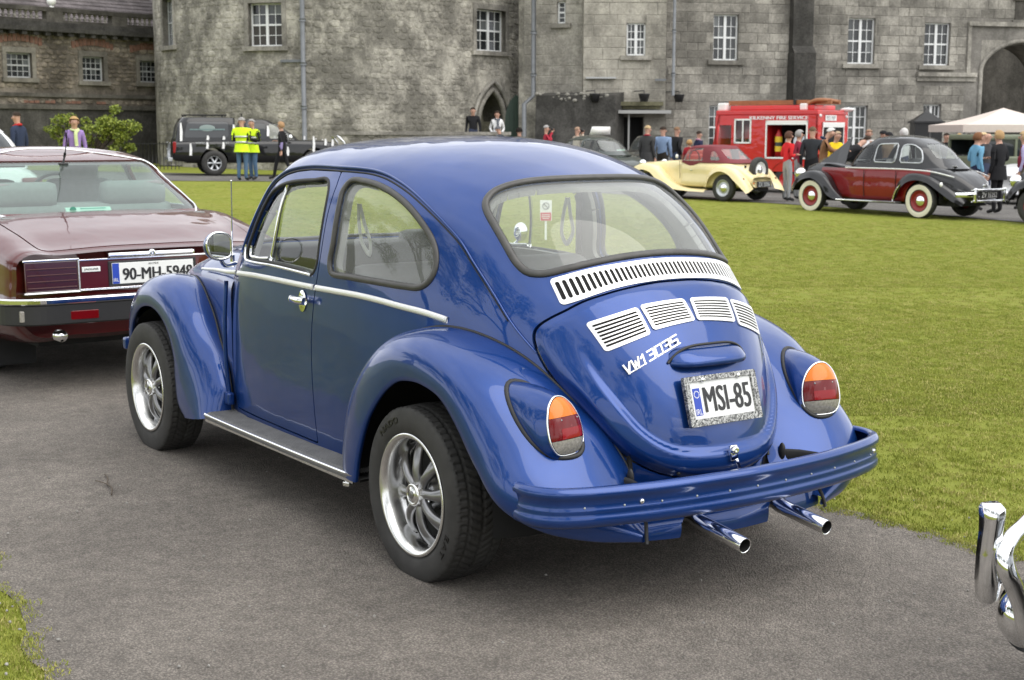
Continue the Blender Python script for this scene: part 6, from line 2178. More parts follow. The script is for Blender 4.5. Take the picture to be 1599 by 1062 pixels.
b = MB(); SW.box(b,LX0,WS_.len + 1,-1,z_dark - .1,-.1,.05); b.build('basement_wall',M['dark_band'],swing)
b = MB()
SW.box(b,LX0,WS_.len + 1,z_corn,z_bal0 - .22,-.1,.10); SW.box(b,LX0,WS_.len + 1,z_bal0 - .22,z_bal0 - .05,-.1,.42); SW.box(b,LX0,WS_.len + 1,z_bal0 - .05,z_bal0 + .14,-.25,.30)
u = LX0
while u < WS_.len + 1: SW.box(b,u,u + .2,z_bal0 - .36,z_bal0 - .22,.10,.34); u += .48
b.build('cornice',M['dark_band'],swing)
b = MB(); SW.box(b,LX0,WS_.len + 1,z_bal1 - .16,z_bal1,-.16,.18); SW.box(b,LX0,WS_.len + 1,z_bal0 + .14,z_bal0 + .24,-.14,.16); b.build('balustrade_rail',M['ashlar_dark'],swing)
zb0,zb1 = z_bal0 + .24,z_bal1 - .16
hb_ = zb1 - zb0
BAL = MB(); BAL.lathe([(0,.07),(.04,.07),(.06,.045),(.12,.05),(.26,.078),(.36,.068),(.48,.038),(.56,.036),(.60,.055),(.64,.04),(.72,.04),(.86,.062),(.92,.07),(1.0,.07)],8,'z'); BALD = BAL.data('baluster',M['ashlar'])
piers = [wallu(WS_,97)[0],wallu(WS_,196)[0]]
for pu in piers + [piers[0] - 4.4,piers[0] - 8.2]:
 b = MB(); SW.box(b,pu - .34,pu + .34,z_bal0 + .14,z_bal1 - .16,-.16,.17); b.build('balustrade_pier',M['ashlar_dark'],swing)
u = LX0 + .1
while u < WS_.len + .9:
 if all(abs(u - pu) > .44 for pu in piers):
  o = bpy.data.objects.new('baluster',BALD); link(o,swing); o.location = SW.P(u,zb0,0); o.scale = (1,1,hb_)
 u += .225
# slate roof: courses of slates laid in steps
b = MB()
n = 26
for k in range(n):
 z0,z1 = z_bal0 + .1 + k * .16,z_bal0 + .1 + (k + 1) * .16
 d0,d1 = -1.0 - k * .23,-1.0 - (k + 1) * .23
 V = np.array([SW.P(LX0,z0 + .035,d0),SW.P(WS_.len + 2,z0 + .035,d0),SW.P(WS_.len + 2,z1,d1),SW.P(LX0,z1,d1),SW.P(LX0,z0,d0),SW.P(WS_.len + 2,z0,d0)])
 b.add(V,[(0,1,2,3),(4,5,1,0)],0,False)
o = b.build('slate_roof',M['slate'],swing)
b = MB()
for k in range(22):
 u = LX0 + .15
 z0 = z_bal0 + .1 + k * .16; d0 = -1.0 - k * .23
 u += (k % 2) * .17
 while u < WS_.len + 1.6:
  t = rr.uniform(.0,.012)
  V = np.array([SW.P(u,z0 + .047 + t,d0 + .004),SW.P(u + .325,z0 + .047 + t,d0 + .004),SW.P(u + .325,z0 + .175 + t,d0 - .215),SW.P(u,z0 + .175 + t,d0 - .215),SW.P(u,z0 + .03,d0 + .004),SW.P(u + .325,z0 + .03,d0 + .004)])
  b.add(V,[(0,1,2,3),(4,5,1,0)],0,False)
  u += .335
o = b.build('slates',stone_mat('slates',(.17,.150,.152),.25,.35,.6),swing); o['kind'] = 'stuff'
u_,t_ = wallu(WS_,97)
b = MB(); V,F = ell_vf((.17,.17,.17),16,10); b.add(V + SW.P(u_ - .02,z_bal1 + .22,0),F); b.lathe([(0,.10),(.10,.06)],12,'z',SW.P(u_ - .02,z_bal1 + .0,0)); b.build('globe_lamp',M['white_plastic'],swing)
# ================================================================== building blocks for the other vehicles
def shell(levels,nphi=160,nz=40,cap=True,zc=None):
 """closed cabin skin from height levels (z, x_rear, x_front, half_width, p_rear, p_front); x forwards"""
 L = np.array(levels,float)
 z = L[:,0]
 fs = [spline_fn(z,L[:,k]) for k in range(1,6)]
 zz = np.linspace(z[0],z[-1],nz)
 ps = np.linspace(0,2 * np.pi,nphi,endpoint=False)
 c,s_ = np.cos(ps),np.sin(ps)
 G = []
 for q in zz:
  xr,xf,w,pr_,pf = [float(f(q)) for f in fs]
  xc = (xr + xf) / 2
  a = (xf - xr) / 2
  p = np.where(c < 0,pr_,pf)
  r = (np.abs(c)**p + np.abs(s_)**p)**(-1 / p)
  G.append(np.column_stack([xc + a * r * c,w * r * s_,np.full(nphi,q)]))
 if cap:
  top = G[-1]
  ctr = top.mean(0)
  rise = cap if not isinstance(cap,bool) else .05
  for t in (.96,.88,.75,.6,.45,.3,.15,.03):
   R = ctr + (top - ctr) * t
   R[:,2] = top[:,2] + rise * (1 - t**2.2)
   G.append(R)
 S = grid_srf(np.array(G),wrap=True)
 m = len(S.T) // 4
 n = S.normals()
 if (n[:,1] * np.sign(S.V[:,1]))[np.abs(S.V[:,1]) > .3].mean() < 0: S = S.flip()
 return S
def ring_loft(secs,n=44,nx=40,cap0=True,cap1=True):
 """secs: (x, [(y,z) half outline from bottom centre round to top centre]) -> Srf of a closed body"""
 xs_ = np.array([q[0] for q in secs],float)
 H = np.array([crom(np.array(q[1],float),n) for q in secs])
 X = np.linspace(xs_[0],xs_[-1],nx) if nx else xs_
 if nx:
  X = np.unique(np.concatenate([X,xs_]))
 G = np.empty((len(X),n,2))
 for j in range(n):
  for k in range(2):
   G[:,j,k] = np.interp(X,xs_,H[:,j,k]) if len(xs_) < 3 else pchip(xs_,H[:,j,k],X)
 rows = []
 for i,x in enumerate(X):
  half = G[i]
  other = half[::-1][1:-1] * [-1,1]
  R = np.vstack([half,other])
  rows.append(np.column_stack([np.full(len(R),x),R]))
 A = np.array(rows)
 S = grid_srf(A,wrap=True)
 V,T = S.V,S.T
 m = A.shape[1]
 ex,et = [],[]
 for flag,row,rev in ((cap0,0,False),(cap1,len(X) - 1,True)):
  if flag:
   c_ = len(V) + len(ex)
   ex.append(A[row].mean(0))
   for j in range(m):
    a,b = row * m + j,row * m + (j + 1) % m
    et.append((c_,a,b) if not rev else (c_,b,a))
 if ex:
  V = np.vstack([V,ex]); T = np.vstack([T,et])
 S = Srf(V,T)
 n_ = S.normals()
 sel = np.abs(V[:,1]) > np.abs(V[:,1]).max() * .9
 if (n_[sel,1] * np.sign(V[sel,1])).mean() < 0: S = S.flip()
 return S
def pchip(x,y,X):
 h = np.diff(x); d = np.diff(y) / h
 m = np.zeros(len(x)); m[0],m[-1] = d[0],d[-1]
 for i in range(1,len(x) - 1):
  if d[i - 1] * d[i] > 0:
   w1,w2 = 2 * h[i] + h[i - 1],h[i] + 2 * h[i - 1]
   m[i] = (w1 + w2) / (w1 / d[i - 1] + w2 / d[i])
 i = np.clip(np.searchsorted(x,X) - 1,0,len(h) - 1)
 t = (X - x[i]) / h[i]
 return (2*t**3-3*t**2+1)*y[i] + (t**3-2*t**2+t)*h[i]*m[i] + (-2*t**3+3*t**2)*y[i+1] + (t**3-t**2)*h[i]*m[i+1]
def cut(S,holes):
 """holes: list of (axis pair, polygon, guard fn) -> outer skin without them and the list of cut-out fields"""
 fs = []
 for ax,poly,guard in holes:
  P = S.V[:,ax]
  f = sdf(P,poly)
  fs.append(np.where(guard(S.V),f,-.5))
 return fs
def arch_fender(rails,n=50,m=12):
 """rails: list of 3-D polylines (same station count) lofted smoothly across"""
 R = [crom_par(np.array(r_,float),n) for r_ in rails]
 A = np.array(R)
 t = np.linspace(0,len(R) - 1,m)
 out = np.empty((m,n,3))
 for j in range(n): out[:,j] = crom_par(A[:,j],m)
 return out
_wheel_cache = {}
def simple_wheel(parent,x,y,z,R,W,rimR,style='disc',rim_mat=None,white=False,hub_mat=None,seg=40,spokes=6):
 side = 1 if y > 0 else -1
 key = (R,W,rimR,style,rim_mat.name if rim_mat else '',white,hub_mat.name if hub_mat else '',spokes)
 if key not in _wheel_cache:
  d = {}
  b = MB(); h = W / 2
  b.lathe([(-h * .9,rimR * .97),(-h,rimR * 1.06),(-h * 1.03,(R + rimR) / 2),(-h * .88,R * .975),(-h * .6,R),(h * .6,R),(h * .88,R * .975),(h * 1.03,(R + rimR) / 2),(h,rimR * 1.06),(h * .9,rimR * .97)],seg,'y')
  d['tyre'] = b.data('tyre',M['tyre'])
  if white:
   b = MB(); b.lathe([(h * .985,rimR * 1.05),(h * 1.045,rimR * 1.12),(h * 1.05,(R + rimR) / 2 + .01),(h * 1.0,R * .93)],seg,'y'); d['white_wall'] = b.data('white_wall',pmat('cream_whitewall',(.72,.68,.54),rough=.6))
  b = MB()
  if style == 'disc':
   b.lathe([(h * .86,rimR),(h * .92,rimR * .97),(h * .80,rimR * .90),(h * .45,rimR * .84),(h * .40,rimR * .60),(h * .62,rimR * .46),(h * .60,.0)],seg,'y')
  elif style == 'spoke':
   b.lathe([(h * .86,rimR),(h * .94,rimR * .96),(h * .6,rimR * .90),(h * .1,rimR * .88),(-h * .2,rimR * .86)],seg,'y')
   for k in range(spokes):
    a = 2 * np.pi * k / spokes
    P = np.array([(math.cos(a) * q,yy_,math.sin(a) * q) for q,yy_ in ((rimR * .16,h * .72),(rimR * .5,h * .74),(rimR * .93,h * .62))])
    V,F = tube_vf(P,[rimR * .12,rimR * .12,rimR * .17],6,False,True,.018,(0,1,0)); b.add(V,F)
   b.lathe([(h * .5,rimR * .26),(h * .78,rimR * .24),(h * .82,0)],20,'y')
   bk = MB(); bk.lathe([(-h * .1,rimR * .88),(-h * .12,0)],seg,'y'); d['wheel_back'] = bk.data('wheel_back',M['void'])
  d['rim'] = b.data('rim',rim_mat or M['silver'])
  if hub_mat:
   b = MB(); b.lathe([(h * .58,rimR * .50),(h * .78,rimR * .44),(h * .92,rimR * .28),(h * .98,0)],24,'y'); d['hub_cap'] = b.data('hub_cap',hub_mat)
  _wheel_cache[key] = d
 w = bpy.data.objects.new('wheel',None); link(w,parent); w.location = (x,y,z)
 if side == -1: w.rotation_euler = (0,0,math.pi)
 for k,me in _wheel_cache[key].items(): link(bpy.data.objects.new(k,me),w)
 return w
def place(name,s,D,head_s,head_D,label,cat,group=None,dz=0.0):
 """Empty whose +x points along the heading given in (s, D) terms"""
 v = RT * head_s + FW * head_D
 p = SD(s,D)
 return empty(name,(p[0],p[1],p[2] + dz + (.012 if D > 25 else 0)),math.atan2(v[1],v[0]),label,cat,group)
def part(S,name,mat,parent,rim=0.0): return S.build(name,mat,parent,rim)
# ================================================================== maroon saloon parked ahead of the blue car
jag = empty('maroon_saloon',(4.16,.035,float(ground_z(5,0)) + .008),math.radians(2.0),'large maroon four-door saloon with chrome trim parked ahead of the blue car','car')
def half(w,zb,zs,zt,crown=.02,tuck=.9):
 return [(0,zb),(w * .6,zb),(w * tuck,zb + .02),(w * .975,zb + .10),(w,(zb + zs) / 2),(w * .99,zs - .12),(w * .980,zs - .025),(w * .935,zs + (zt - zs) * .45),(w * .70,zt - .004),(w * .35,zt + crown * .8),(0,zt + crown)]
JS = ring_loft([
 (.00,half(.862,.33,.785,.80,.010)),(.03,half(.885,.31,.795,.815,.012)),(.12,half(.897,.29,.805,.832,.014)),(.45,half(.905,.26,.855,.905,.018)),(.95,half(.910,.24,.915,.975,.016)),
 (1.6,half(.91,.24,.925,.96,.01)),(2.8,half(.905,.24,.925,.95,.01)),(3.4,half(.90,.24,.90,.965,.02)),(4.3,half(.885,.25,.83,.88,.03)),(4.85,half(.85,.28,.72,.76,.03)),(4.98,half(.78,.32,.64,.68,.02))],60,110)
v = JS.V
wells = np.maximum(np.where(np.abs(v[:,1]) > .5,.345 - np.hypot(v[:,0] - 1.06,v[:,2] - .34),-1),np.where(np.abs(v[:,1]) > .5,.345 - np.hypot(v[:,0] - 3.93,v[:,2] - .34),-1))
lidp = np.array([(-.69,.05),(.69,.05),(.735,.80),(.66,.93),(-.66,.93),(-.735,.80)])
flid = np.where((v[:,2] > .70),sdf(v[:,[1,0]],round_poly(lidp,.05)),-.5)
JB = JS.clip(np.minimum(-wells,-flid - .0035))
JB.build('body_shell',M['maroon'],jag,rim=.03)
JS.clip(np.minimum(-wells,flid - .0035)).offset(.003).build('boot_lid',M['maroon'],jag,rim=.03)
cab = shell([(.88,.72,3.72,.855,7,5),(.985,.93,3.42,.80,7,5),(1.10,1.15,3.12,.735,7,5),(1.22,1.36,2.86,.675,6.5,5),(1.315,1.55,2.62,.61,6,5),(1.352,1.72,2.45,.545,5,4.5)],240,50,.045)
v = cab.V
rwp = round_poly([(-.735,.985),(.735,.985),(.565,1.305),(-.565,1.305)],.05,6)
frp = round_poly([(-.735,.985),(.735,.985),(.565,1.30),(-.565,1.30)],.05,6)
s1 = round_poly([(1.30,.99),(2.08,.99),(2.08,1.30),(1.68,1.29)],.05)
s2 = round_poly([(2.14,.99),(3.12,.99),(2.72,1.28),(2.14,1.30)],.05)
fr_,ff_,fa_,fb_ = cut(cab,[([1,2],rwp,lambda q: q[:,0] < 1.75),([1,2],frp,lambda q: q[:,0] > 2.4),([0,2],s1,lambda q: np.abs(q[:,1]) > .5),([0,2],s2,lambda q: np.abs(q[:,1]) > .5)])
cab.clip(np.minimum.reduce([-fr_,-ff_,-fa_,-fb_])).build('roof_and_pillars',M['maroon'],jag,rim=.02)
cab.clip(fr_ + .004).offset(-.008).build('rear_window',M['glass_green'],jag)
cab.clip(ff_ + .004).offset(-.008).build('windscreen',M['glass_green'],jag)
for f_ in (fa_,fb_):
 for sd_ in (1,-1): cab.clip(np.where(v[:,1] * sd_ > 0,f_ + .004,-1)).offset(-.008).build('side_window',M['glass_green'],jag)
lin = cab.clip(np.minimum.reduce([-fr_ + .002,-ff_ + .002,-fa_ + .002,-fb_ + .002,v[:,2] - .96])).offset(-.03).flip(); lin.build('inner_lining',M['pale_grey'],jag)
# chrome frame round the rear window, following the glass
def on_shell(S,poly,axes,guard,lift):
 """nearest skin points for an outline given in projection"""
 sel = np.where(guard(S.V))[0]
 P = S.V[sel][:,axes]; N = S.normals()
 out,nn = [],[]
 for p in poly:
  d = ((P - p)**2).sum(1); k = np.argsort(d)[:4]; w = 1 / (d[k] + 1e-7); w /= w.sum()
  q = (S.V[sel[k]] * w[:,None]).sum(0); n_ = (N[sel[k]] * w[:,None]).sum(0); n_ /= np.linalg.norm(n_)
  q[axes[0]],q[axes[1]] = p
  out.append(q + n_ * lift); nn.append(n_)
 return np.array(out),np.array(nn)
P,N = on_shell(cab,crom(rwp[::2],130,True),[1,2],lambda q: q[:,0] < 1.75,.004)
V,F = tube_vf(P,.010,8,True,False,.006,N); obj('window_chrome',V,F,M['chrome'],jag)
P,N = on_shell(cab,crom((rwp * [.985,1] - [0,.0])[::2] * 1.0,130,True),[1,2],lambda q: q[:,0] < 1.75,.002)
for sd_ in (1,-1):
 pl = np.array([(1.36,.785 * sd_,.984),(1.5,.785 * sd_,.985),(2.2,.785 * sd_,.982),(3.2,.79 * sd_,.985)]); V,F = tube_vf(crom(pl,30),.008,6); obj('waist_chrome',V,F,M['chrome'],jag)
# tail: lamps, number plate, boot handle, bright strips
def rear_box(name,y0,y1,z0,z1,d0,d1,mat,par,bev=.006,tilt=.05):
 b = MB()
 V,F = box_vf((d1 - d0,y1 - y0,z1 - z0),bev)
 V = V + [-(d0 + d1) / 2,(y0 + y1) / 2,(z0 + z1) / 2]
 V[:,0] += (V[:,2] - .68) * tilt - .012
 return b.add(V,F,0,False).build(name,mat,par)
sm = pmat('smoked_red_lens',(.045,.008,.006),rough=.2,coat=1.0)
for sd_ in (1,-1):
 y0,y1 = sorted((.505 * sd_,.815 * sd_))
 tl = rear_box('tail_light',y0,y1,.592,.765,-.05,.010,sm,jag)
 for k in range(4): rear_box('lens_rib',y0 + .012,y1 - .012,.612 + k * .036,.618 + k * .036,.0,.014,pmat('lens_rib',(.06,.014,.012),rough=.3),tl,.002)
 rear_box('lamp_chrome',y0 - .008,y1 + .008,.765,.776,-.02,.016,M['chrome'],tl,.003)
 rear_box('lamp_chrome',y0 - .008,y1 + .008,.582,.591,-.02,.014,M['alu'],tl,.003)
 ye = sorted((.497 * sd_,.506 * sd_)); rear_box('lamp_chrome',ye[0],ye[1],.585,.772,-.02,.014,M['alu'],tl,.003)
rear_box('tail_panel',-.50,.50,.585,.768,-.05,.004,M['maroon'],jag)
bd = rear_box('maker_badge',.372,.482,.692,.722,.0,.009,M['plate_white'],jag,.003)
jm = plane_M((-.0225 + (.707 - .68) * .05,.427,.707),(0,-1,0),(.05,0,1.0))
text_mesh('badge_lettering','JAGUAR',.02,M['plate_black'],bd,jm,bold=.0006,cap=(.085,.014))
npl = rear_box('number_plate',-.225,.325,.600,.748,.0,.010,M['plate_black'],jag,.008)
rear_box('plate_face',-.205,.305,.612,.736,.008,.014,M['plate_white'],npl,.004)
rear_box('plate_country_band',.262,.303,.614,.734,.012,.0155,M['plate_blue'],npl,.001)
def jplate(y,z,h): return plane_M((-h - .012 + (z - .68) * .05,y,z),(0,-1,0),(.05,0,1.0))
text_mesh('plate_lettering','90-MH-5948',.1,M['plate_black'],npl,jplate(.022,.668,.0165),bold=.003,cap=(.435,.070))
text_mesh('plate_county','AN MHI',.02,M['plate_black'],npl,jplate(.05,.724,.0165),cap=(.062,.012))
text_mesh('plate_country_code','IRL',.02,M['white_print'],npl,jplate(.283,.637,.0175),cap=(.032,.020))
hd = rear_box('boot_handle',-.215,.325,.768,.796,-.01,.024,M['chrome'],jag,.010)
b = MB(); b.lathe([(0,.020),(.012,.019),(.016,.012),(.012,.0)],20,'x'); b.xf(Matrix.Translation((-.022,.055,.788)) @ Matrix.Rotation(math.pi,4,'Z')); b.build('key_cover',M['chrome'],hd)
rear_box('bright_strip',-.50,.50,.757,.766,-.0,.008,M['chrome'],jag,.002)
rear_box('bright_strip',-.50,.50,.586,.595,-.0,.008,M['chrome'],jag,.002)
# bumper: chrome top blade, black rubber below with red reflectors
bpj = crom([(.62,.915),(.20,.925),(.02,.90),(-.06,.80),(-.095,.5),(-.105,0)],50); bpj = np.vstack([bpj,bpj[::-1][1:] * [1,-1]])
bj = np.column_stack([bpj,np.full(len(bpj),0.0)])
def jb(z0,z1,d,mat,name,par=jag):
 P = bj + [0,0,(z0 + z1) / 2]; h = (z1 - z0) / 2
 pr_ = [(-.05,-h),(d - .008,-h),(d,-h + .008),(d,h - .008),(d - .008,h),(-.05,h)]
 V,F = sweep_vf(P,[(a,b_) for a,b_ in pr_],(0,0,1))
 mid = len(P) // 2 * len(pr_) + 2
 if V[mid][0] > P[len(P) // 2][0]: V,F = sweep_vf(P,[(-a,b_) for a,b_ in pr_],(0,0,1))
 return obj(name,V,F,mat,par,smooth=False)
bb = jb(.408,.525,.020,pmat('bumper_black',(.022,.022,.023),rough=.45),'rear_bumper')
jb(.525,.562,.030,M['chrome'],'bumper_blade',bb)
for sd_ in (1,-1):
 y0,y1 = sorted((.43 * sd_,.70 * sd_)); V,F = box_vf((.02,y1 - y0,.052),.004); V = V + [-.123,(y0 + y1) / 2,.458]; V[:,0] += np.abs(V[:,1] - .0)**2 * .055
 obj('bumper_reflector',V,F,M['redlens'],bb,smooth=False)
 V,F = box_vf((.016,y1 - y0 + .03,.075),.004); V = V + [-.117,(y0 + y1) / 2,.458]; V[:,0] += np.abs(V[:,1])**2 * .055; obj('reflector_frame',V,F,M['alu'],bb,smooth=False)
 V,F = box_vf((.03,.05,.065),.006); obj('bumper_lamp',V + [-.045,.838 * sd_,.462],F,M['clearlens'],bb,smooth=False)
 ex = MB(); V,F = tube_vf(np.array([(.25,.63 * sd_,.335),(-.06,.63 * sd_,.335),(-.062,.63 * sd_,.335),(-.05,.63 * sd_,.335)]),[.034,.034,.030,.028],20,False,False); ex.add(V,F)
 ep = ex.build('exhaust_pipe',M['chrome'],jag); ex = MB(); V,F = tube_vf(np.array([(-.045,.63 * sd_,.335),(.0,.63 * sd_,.335),(.001,.63 * sd_,.335)]),[.029,.028,.001],20,False,False); ex.add(V,F); ex.build('pipe_inside',M['void'],ep)
 mf = MB(); mf.box((.66,.70 * sd_,.20),(.012,.30,.24),0,0,.004); mf.build('mud_flap',M['under'],jag)
for x in (1.06,3.93):
 for sd_ in (1,-1): simple_wheel(jag,x,.745 * sd_,.318,.318,.205,.205,'spoke',M['silver'],spokes=9)
b = MB(); b.box((2.5,0,.28),(4.4,1.3,.10)); b.box((2.5,0,.45),(4.3,1.1,.3)); b.build('underbody',M['under'],jag)
# interior: seats with head restraints, wheel, mirror, card on the shelf
b = MB(); V,F = box_vf((.16,1.30,.50),.06); b.add(V + [1.35,0,.78],F); b.box((1.05,0,.955),(.50,1.35,.03),0,0,.01); b.build('rear_seat',M['seat_grey'],jag)
for y in (.36,-.36):
 b = MB(); V,F = box_vf((.12,.46,.17),.055); b.add(V + [1.33,y * 1.05,1.085],F); b.build('rear_headrest',M['seat_grey'],jag)
 b = MB(); V,F = box_vf((.14,.50,.62),.06); b.add(V + [2.30,y,.85],F); V,F = box_vf((.11,.28,.17),.05); b.add(V + [2.30,y,1.20],F); b.build('front_seat',M['seat_grey'],jag)
b = MB(); V,F = box_vf((.3,1.35,.25),.06); b.add(V + [3.1,0,.90],F); b.build('dashboard',M['dash'],jag)
b = MB(); th = np.linspace(0,2 * np.pi,32,endpoint=False); b.tube(np.column_stack([2.86 - .06 * np.sin(th),-.36 + .20 * np.cos(th),.99 + .19 * np.sin(th)]),.014,8,True,False); b.tube(np.array([(2.86,-.55,.99),(2.86,-.17,.99)]),.014,6); b.build('steering_wheel',M['dash'],jag)
b = MB(); b.box((2.78,0,1.26),(.02,.24,.06),0,0,.015); b.build('rear_view_mirror',M['dash'],jag)
b = MB(); V,F = box_vf((.004,.30,.055)); Rm = np.array([[.6,0,.8],[0,1,0],[-.8,0,.6]]); b.add(V @ Rm.T + [.985,.06,.995],F,0,False); cd = b.build('window_card',pmat('pale_green_card',(.42,.66,.56),rough=.6),jag)
b = MB(); b.lathe([(0,.022),(.002,.0)],18,'x'); b.xf(Matrix.Translation((.980,.165,.998)) @ Matrix.Rotation(math.pi,4,'Z')); b.build('card_emblem',pmat('card_green',(.05,.25,.17),rough=.6),cd)
for k,z in ((0,1.006),(1,.990)):
 b = MB(); b.box((.978 + (z - .995) * .7,.03,z),(.002,.17 - .03 * k,.004)); b.build('card_line',pmat('card_print',(.12,.38,.30),rough=.6),cd)
b = MB(); b.box((1.475,.045,1.283),(.05,.06,.012),0,0,.004); b.tube(np.array([(1.47,.045,1.287),(1.43,.04,1.37),(1.39,.03,1.56)]),[.008,.004,.0022],8); b.tube(np.array([(1.45,.0425,1.33),(1.437,.041,1.356)]),.009,8); b.build('aerial',M['rubber'],jag)
for y in (.22,-.16):
 b = MB(); V,F = ell_vf((.02,.035,.012),10,6); b.add(V + [1.60,y,1.292],F); b.build('lid_sensor',M['pale_grey'],jag)
# ================================================================== show cars on the forecourt
def band(S,ax,poly,guard): return np.where(guard(S.V),sdf(S.V[:,ax],poly),-.5)
def both(S,f,name,mat,parent,off=-.006):
 for sd_ in (1,-1): S.clip(np.where(S.V[:,1] * sd_ > 0,f,-1)).offset(off).build(name,mat,parent)
def seat_pair(parent,x,z,mat,w=.45,dy=.33):
 for sd_ in (1,-1):
  b = MB(); V,F = box_vf((.14,w,.55),.05); b.add(V + [x,dy * sd_,z],F); b.build('seat',mat,parent)
def plate_on(parent,name,txt,O,U,Wv,w,h,face,ink,txtscale=.72):
 m = plane_M(O,U,Wv)
 V,F = box_vf((w,h,.012)); p = obj(name,V @ m[:3,:3].T + m[:3,3],F,face,parent,smooth=False)
 m2 = m.copy(); m2[:3,3] = m[:3,3] + m[:3,2] * .0075
 text_mesh('plate_lettering',txt,.1,ink,p,m2,cap=(w * .82,h * txtscale))
 return p

# ---- black over red 1940s saloon with whitewalls (and its all-black neighbour at the edge of the view)
def vintage_saloon(car_,body,wing,roof,white=True,bonnet_open=True,plate='ZV 35252'):
 Wm = simple_wheel
 # main body: bonnet, scuttle, doors, tail
 def hs(w,zb,z1,zt,k=.85): return [(0,zb),(w * .7,zb),(w * .95,zb + .03),(w,zb + .18),(w,(zb + z1) / 2 + .05),(w * .985,z1 - .08),(w * .94,z1),(w * k,z1 + (zt - z1) * .55),(w * .4,zt - .01),(0,zt)]
 B = ring_loft([(-.92,hs(.20,.42,.50,.54)),(-.80,hs(.36,.36,.58,.68)),(-.55,hs(.52,.34,.74,.86)),(-.2,hs(.62,.32,.86,.98)),(.25,hs(.68,.30,.92,1.02)),(.8,hs(.70,.29,.935,1.0)),(1.6,hs(.69,.29,.935,1.0)),(2.0,hs(.60,.30,.93,1.0)),(2.6,hs(.46,.32,.92,1.04)),(3.1,hs(.36,.36,.88,1.02)),(3.32,hs(.30,.42,.82,.96))],40,90)
 v = B.V
 hole = np.where(np.abs(v[:,1]) > .3,.40 - np.hypot(v[:,0],v[:,2] - .34),-1)
 two = np.where((v[:,2] < .925) & (v[:,0] > .02 * 0 - .05),1,-1)
 fr = np.minimum.reduce([.922 - v[:,2],v[:,0] + .12,2.80 - v[:,0]])
 B.clip(np.minimum(fr,-hole)).build('body',body,car_)
 B.clip(np.minimum(-fr,-hole)).build('tail_and_bonnet',wing,car_)
 for x in (.62,1.42):
  for sd_ in (1,-1):
   P = crom([(x,.707 * sd_,.90),(x + .0,.706 * sd_,.6),(x - .02,.70 * sd_,.36)],10); V,F = tube_vf(P,.006,6); obj('door_seam',V,F,M['void'],car_)
 T = shell([(.95,-.42,1.98,.655,2.6,6),(1.05,-.22,1.90,.64,2.7,6),(1.18,-.02,1.78,.60,2.9,6),(1.30,.20,1.64,.55,3.0,5),(1.40,.48,1.46,.46,3.0,4)],160,30,.055)
 kz = lambda P: np.column_stack([np.asarray(P)[:,0],.95 + (np.asarray(P)[:,1] - .95) * 1.27])
 T.V[:,2] = .95 + (T.V[:,2] - .95) * 1.27
 w1 = round_poly([(.10,1.03),(.60,1.03),(.60,1.31),(.40,1.31),(.20,1.22)],.07); w2 = round_poly([(.70,1.03),(1.24,1.03),(1.20,1.31),(.70,1.33)],.07); w3 = round_poly([(1.30,1.03),(1.78,1.03),(1.60,1.25),(1.30,1.31)],.06)
 rw = round_poly([(-.36,1.10),(.36,1.10),(.30,1.32),(-.30,1.32)],.07); ws = round_poly([(-.5,1.06),(.5,1.06),(.44,1.34),(-.44,1.34)],.05)
 w1,w2,w3,rw,ws = [kz(q_) for q_ in (w1,w2,w3,rw,ws)]
 sg = lambda q: np.abs(q[:,1]) > .38
 f1,f2,f3 = band(T,[0,2],w1,sg),band(T,[0,2],w2,sg),band(T,[0,2],w3,sg)
 fr_,fw_ = band(T,[1,2],rw,lambda q: q[:,0] < .5),band(T,[1,2],ws,lambda q: q[:,0] > 1.3)
 T.clip(np.minimum.reduce([-f1,-f2,-f3,-fr_,-fw_])).build('roof',roof,car_,rim=.02)
 for f_ in (f2,f3) if True else (): both(T,f_ + .003,'side_window',M['glass'],car_)
 both(T,f1 + .003,'side_window',M['glass'],car_)
 T.clip(fr_ + .003).offset(-.006).build('rear_window',M['glass_sky_haze'],car_)
 T.clip(fw_ + .003).offset(-.006).build('windscreen',M['glass'],car_)
 for sd_ in (1,-1):
  for wpoly in (w1,w2):
   P,N = on_shell(T,wpoly[::2],[0,2],lambda q: q[:,1] * sd_ > .3,.003); V,F = tube_vf(P,.014,6,True,False,.008,N); obj('window_surround',V,F,M['silver'],car_)
  P = crom([(-.62,.53 * sd_,.80),(-.2,.652 * sd_,.895),(.25,.700 * sd_,.925),(.8,.715 * sd_,.935),(1.6,.705 * sd_,.935),(1.98,.618 * sd_,.935)],30); V,F = tube_vf(P,.008,6,False,True,.014,(0,0,1)); obj('waist_moulding',V,F,M['alu_flat'],car_)
  # wings
  k = sd_
  tt = np.linspace(0,1,9)
  inner = [(.62,.64,.36),(.56,.66,.62),(.36,.62,.83),(.05,.58,.86),(-.25,.50,.78),(-.52,.42,.62),(-.72,.34,.46),(-.80,.30,.36)]
  crown = [(.60,.74,.36),(.52,.77,.64),(.32,.78,.82),(.05,.78,.85),(-.22,.74,.78),(-.48,.66,.63),(-.72,.56,.45),(-.84,.48,.32)]
  outer = [(.56,.79,.30),(.44,.815,.54),(.26,.82,.69),(.02,.82,.73),(-.20,.80,.68),(-.40,.75,.55),(-.66,.66,.36),(-.84,.55,.26)]
  R_ = [[(x,y * k,z) for x,y,z in q] for q in (inner,crown,outer)]
  S = grid_srf(arch_fender(R_,50,12)); c_ = S.normals()[300]
  if c_[1] * k < 0: S = S.flip()
  S.build('rear_wing',wing,car_)
  inner = [(1.98,.60,.30),(2.2,.56,.48),(2.42,.52,.72),(2.66,.46,.84),(2.92,.40,.85),(3.15,.36,.76),(3.34,.34,.58),(3.40,.33,.42)]
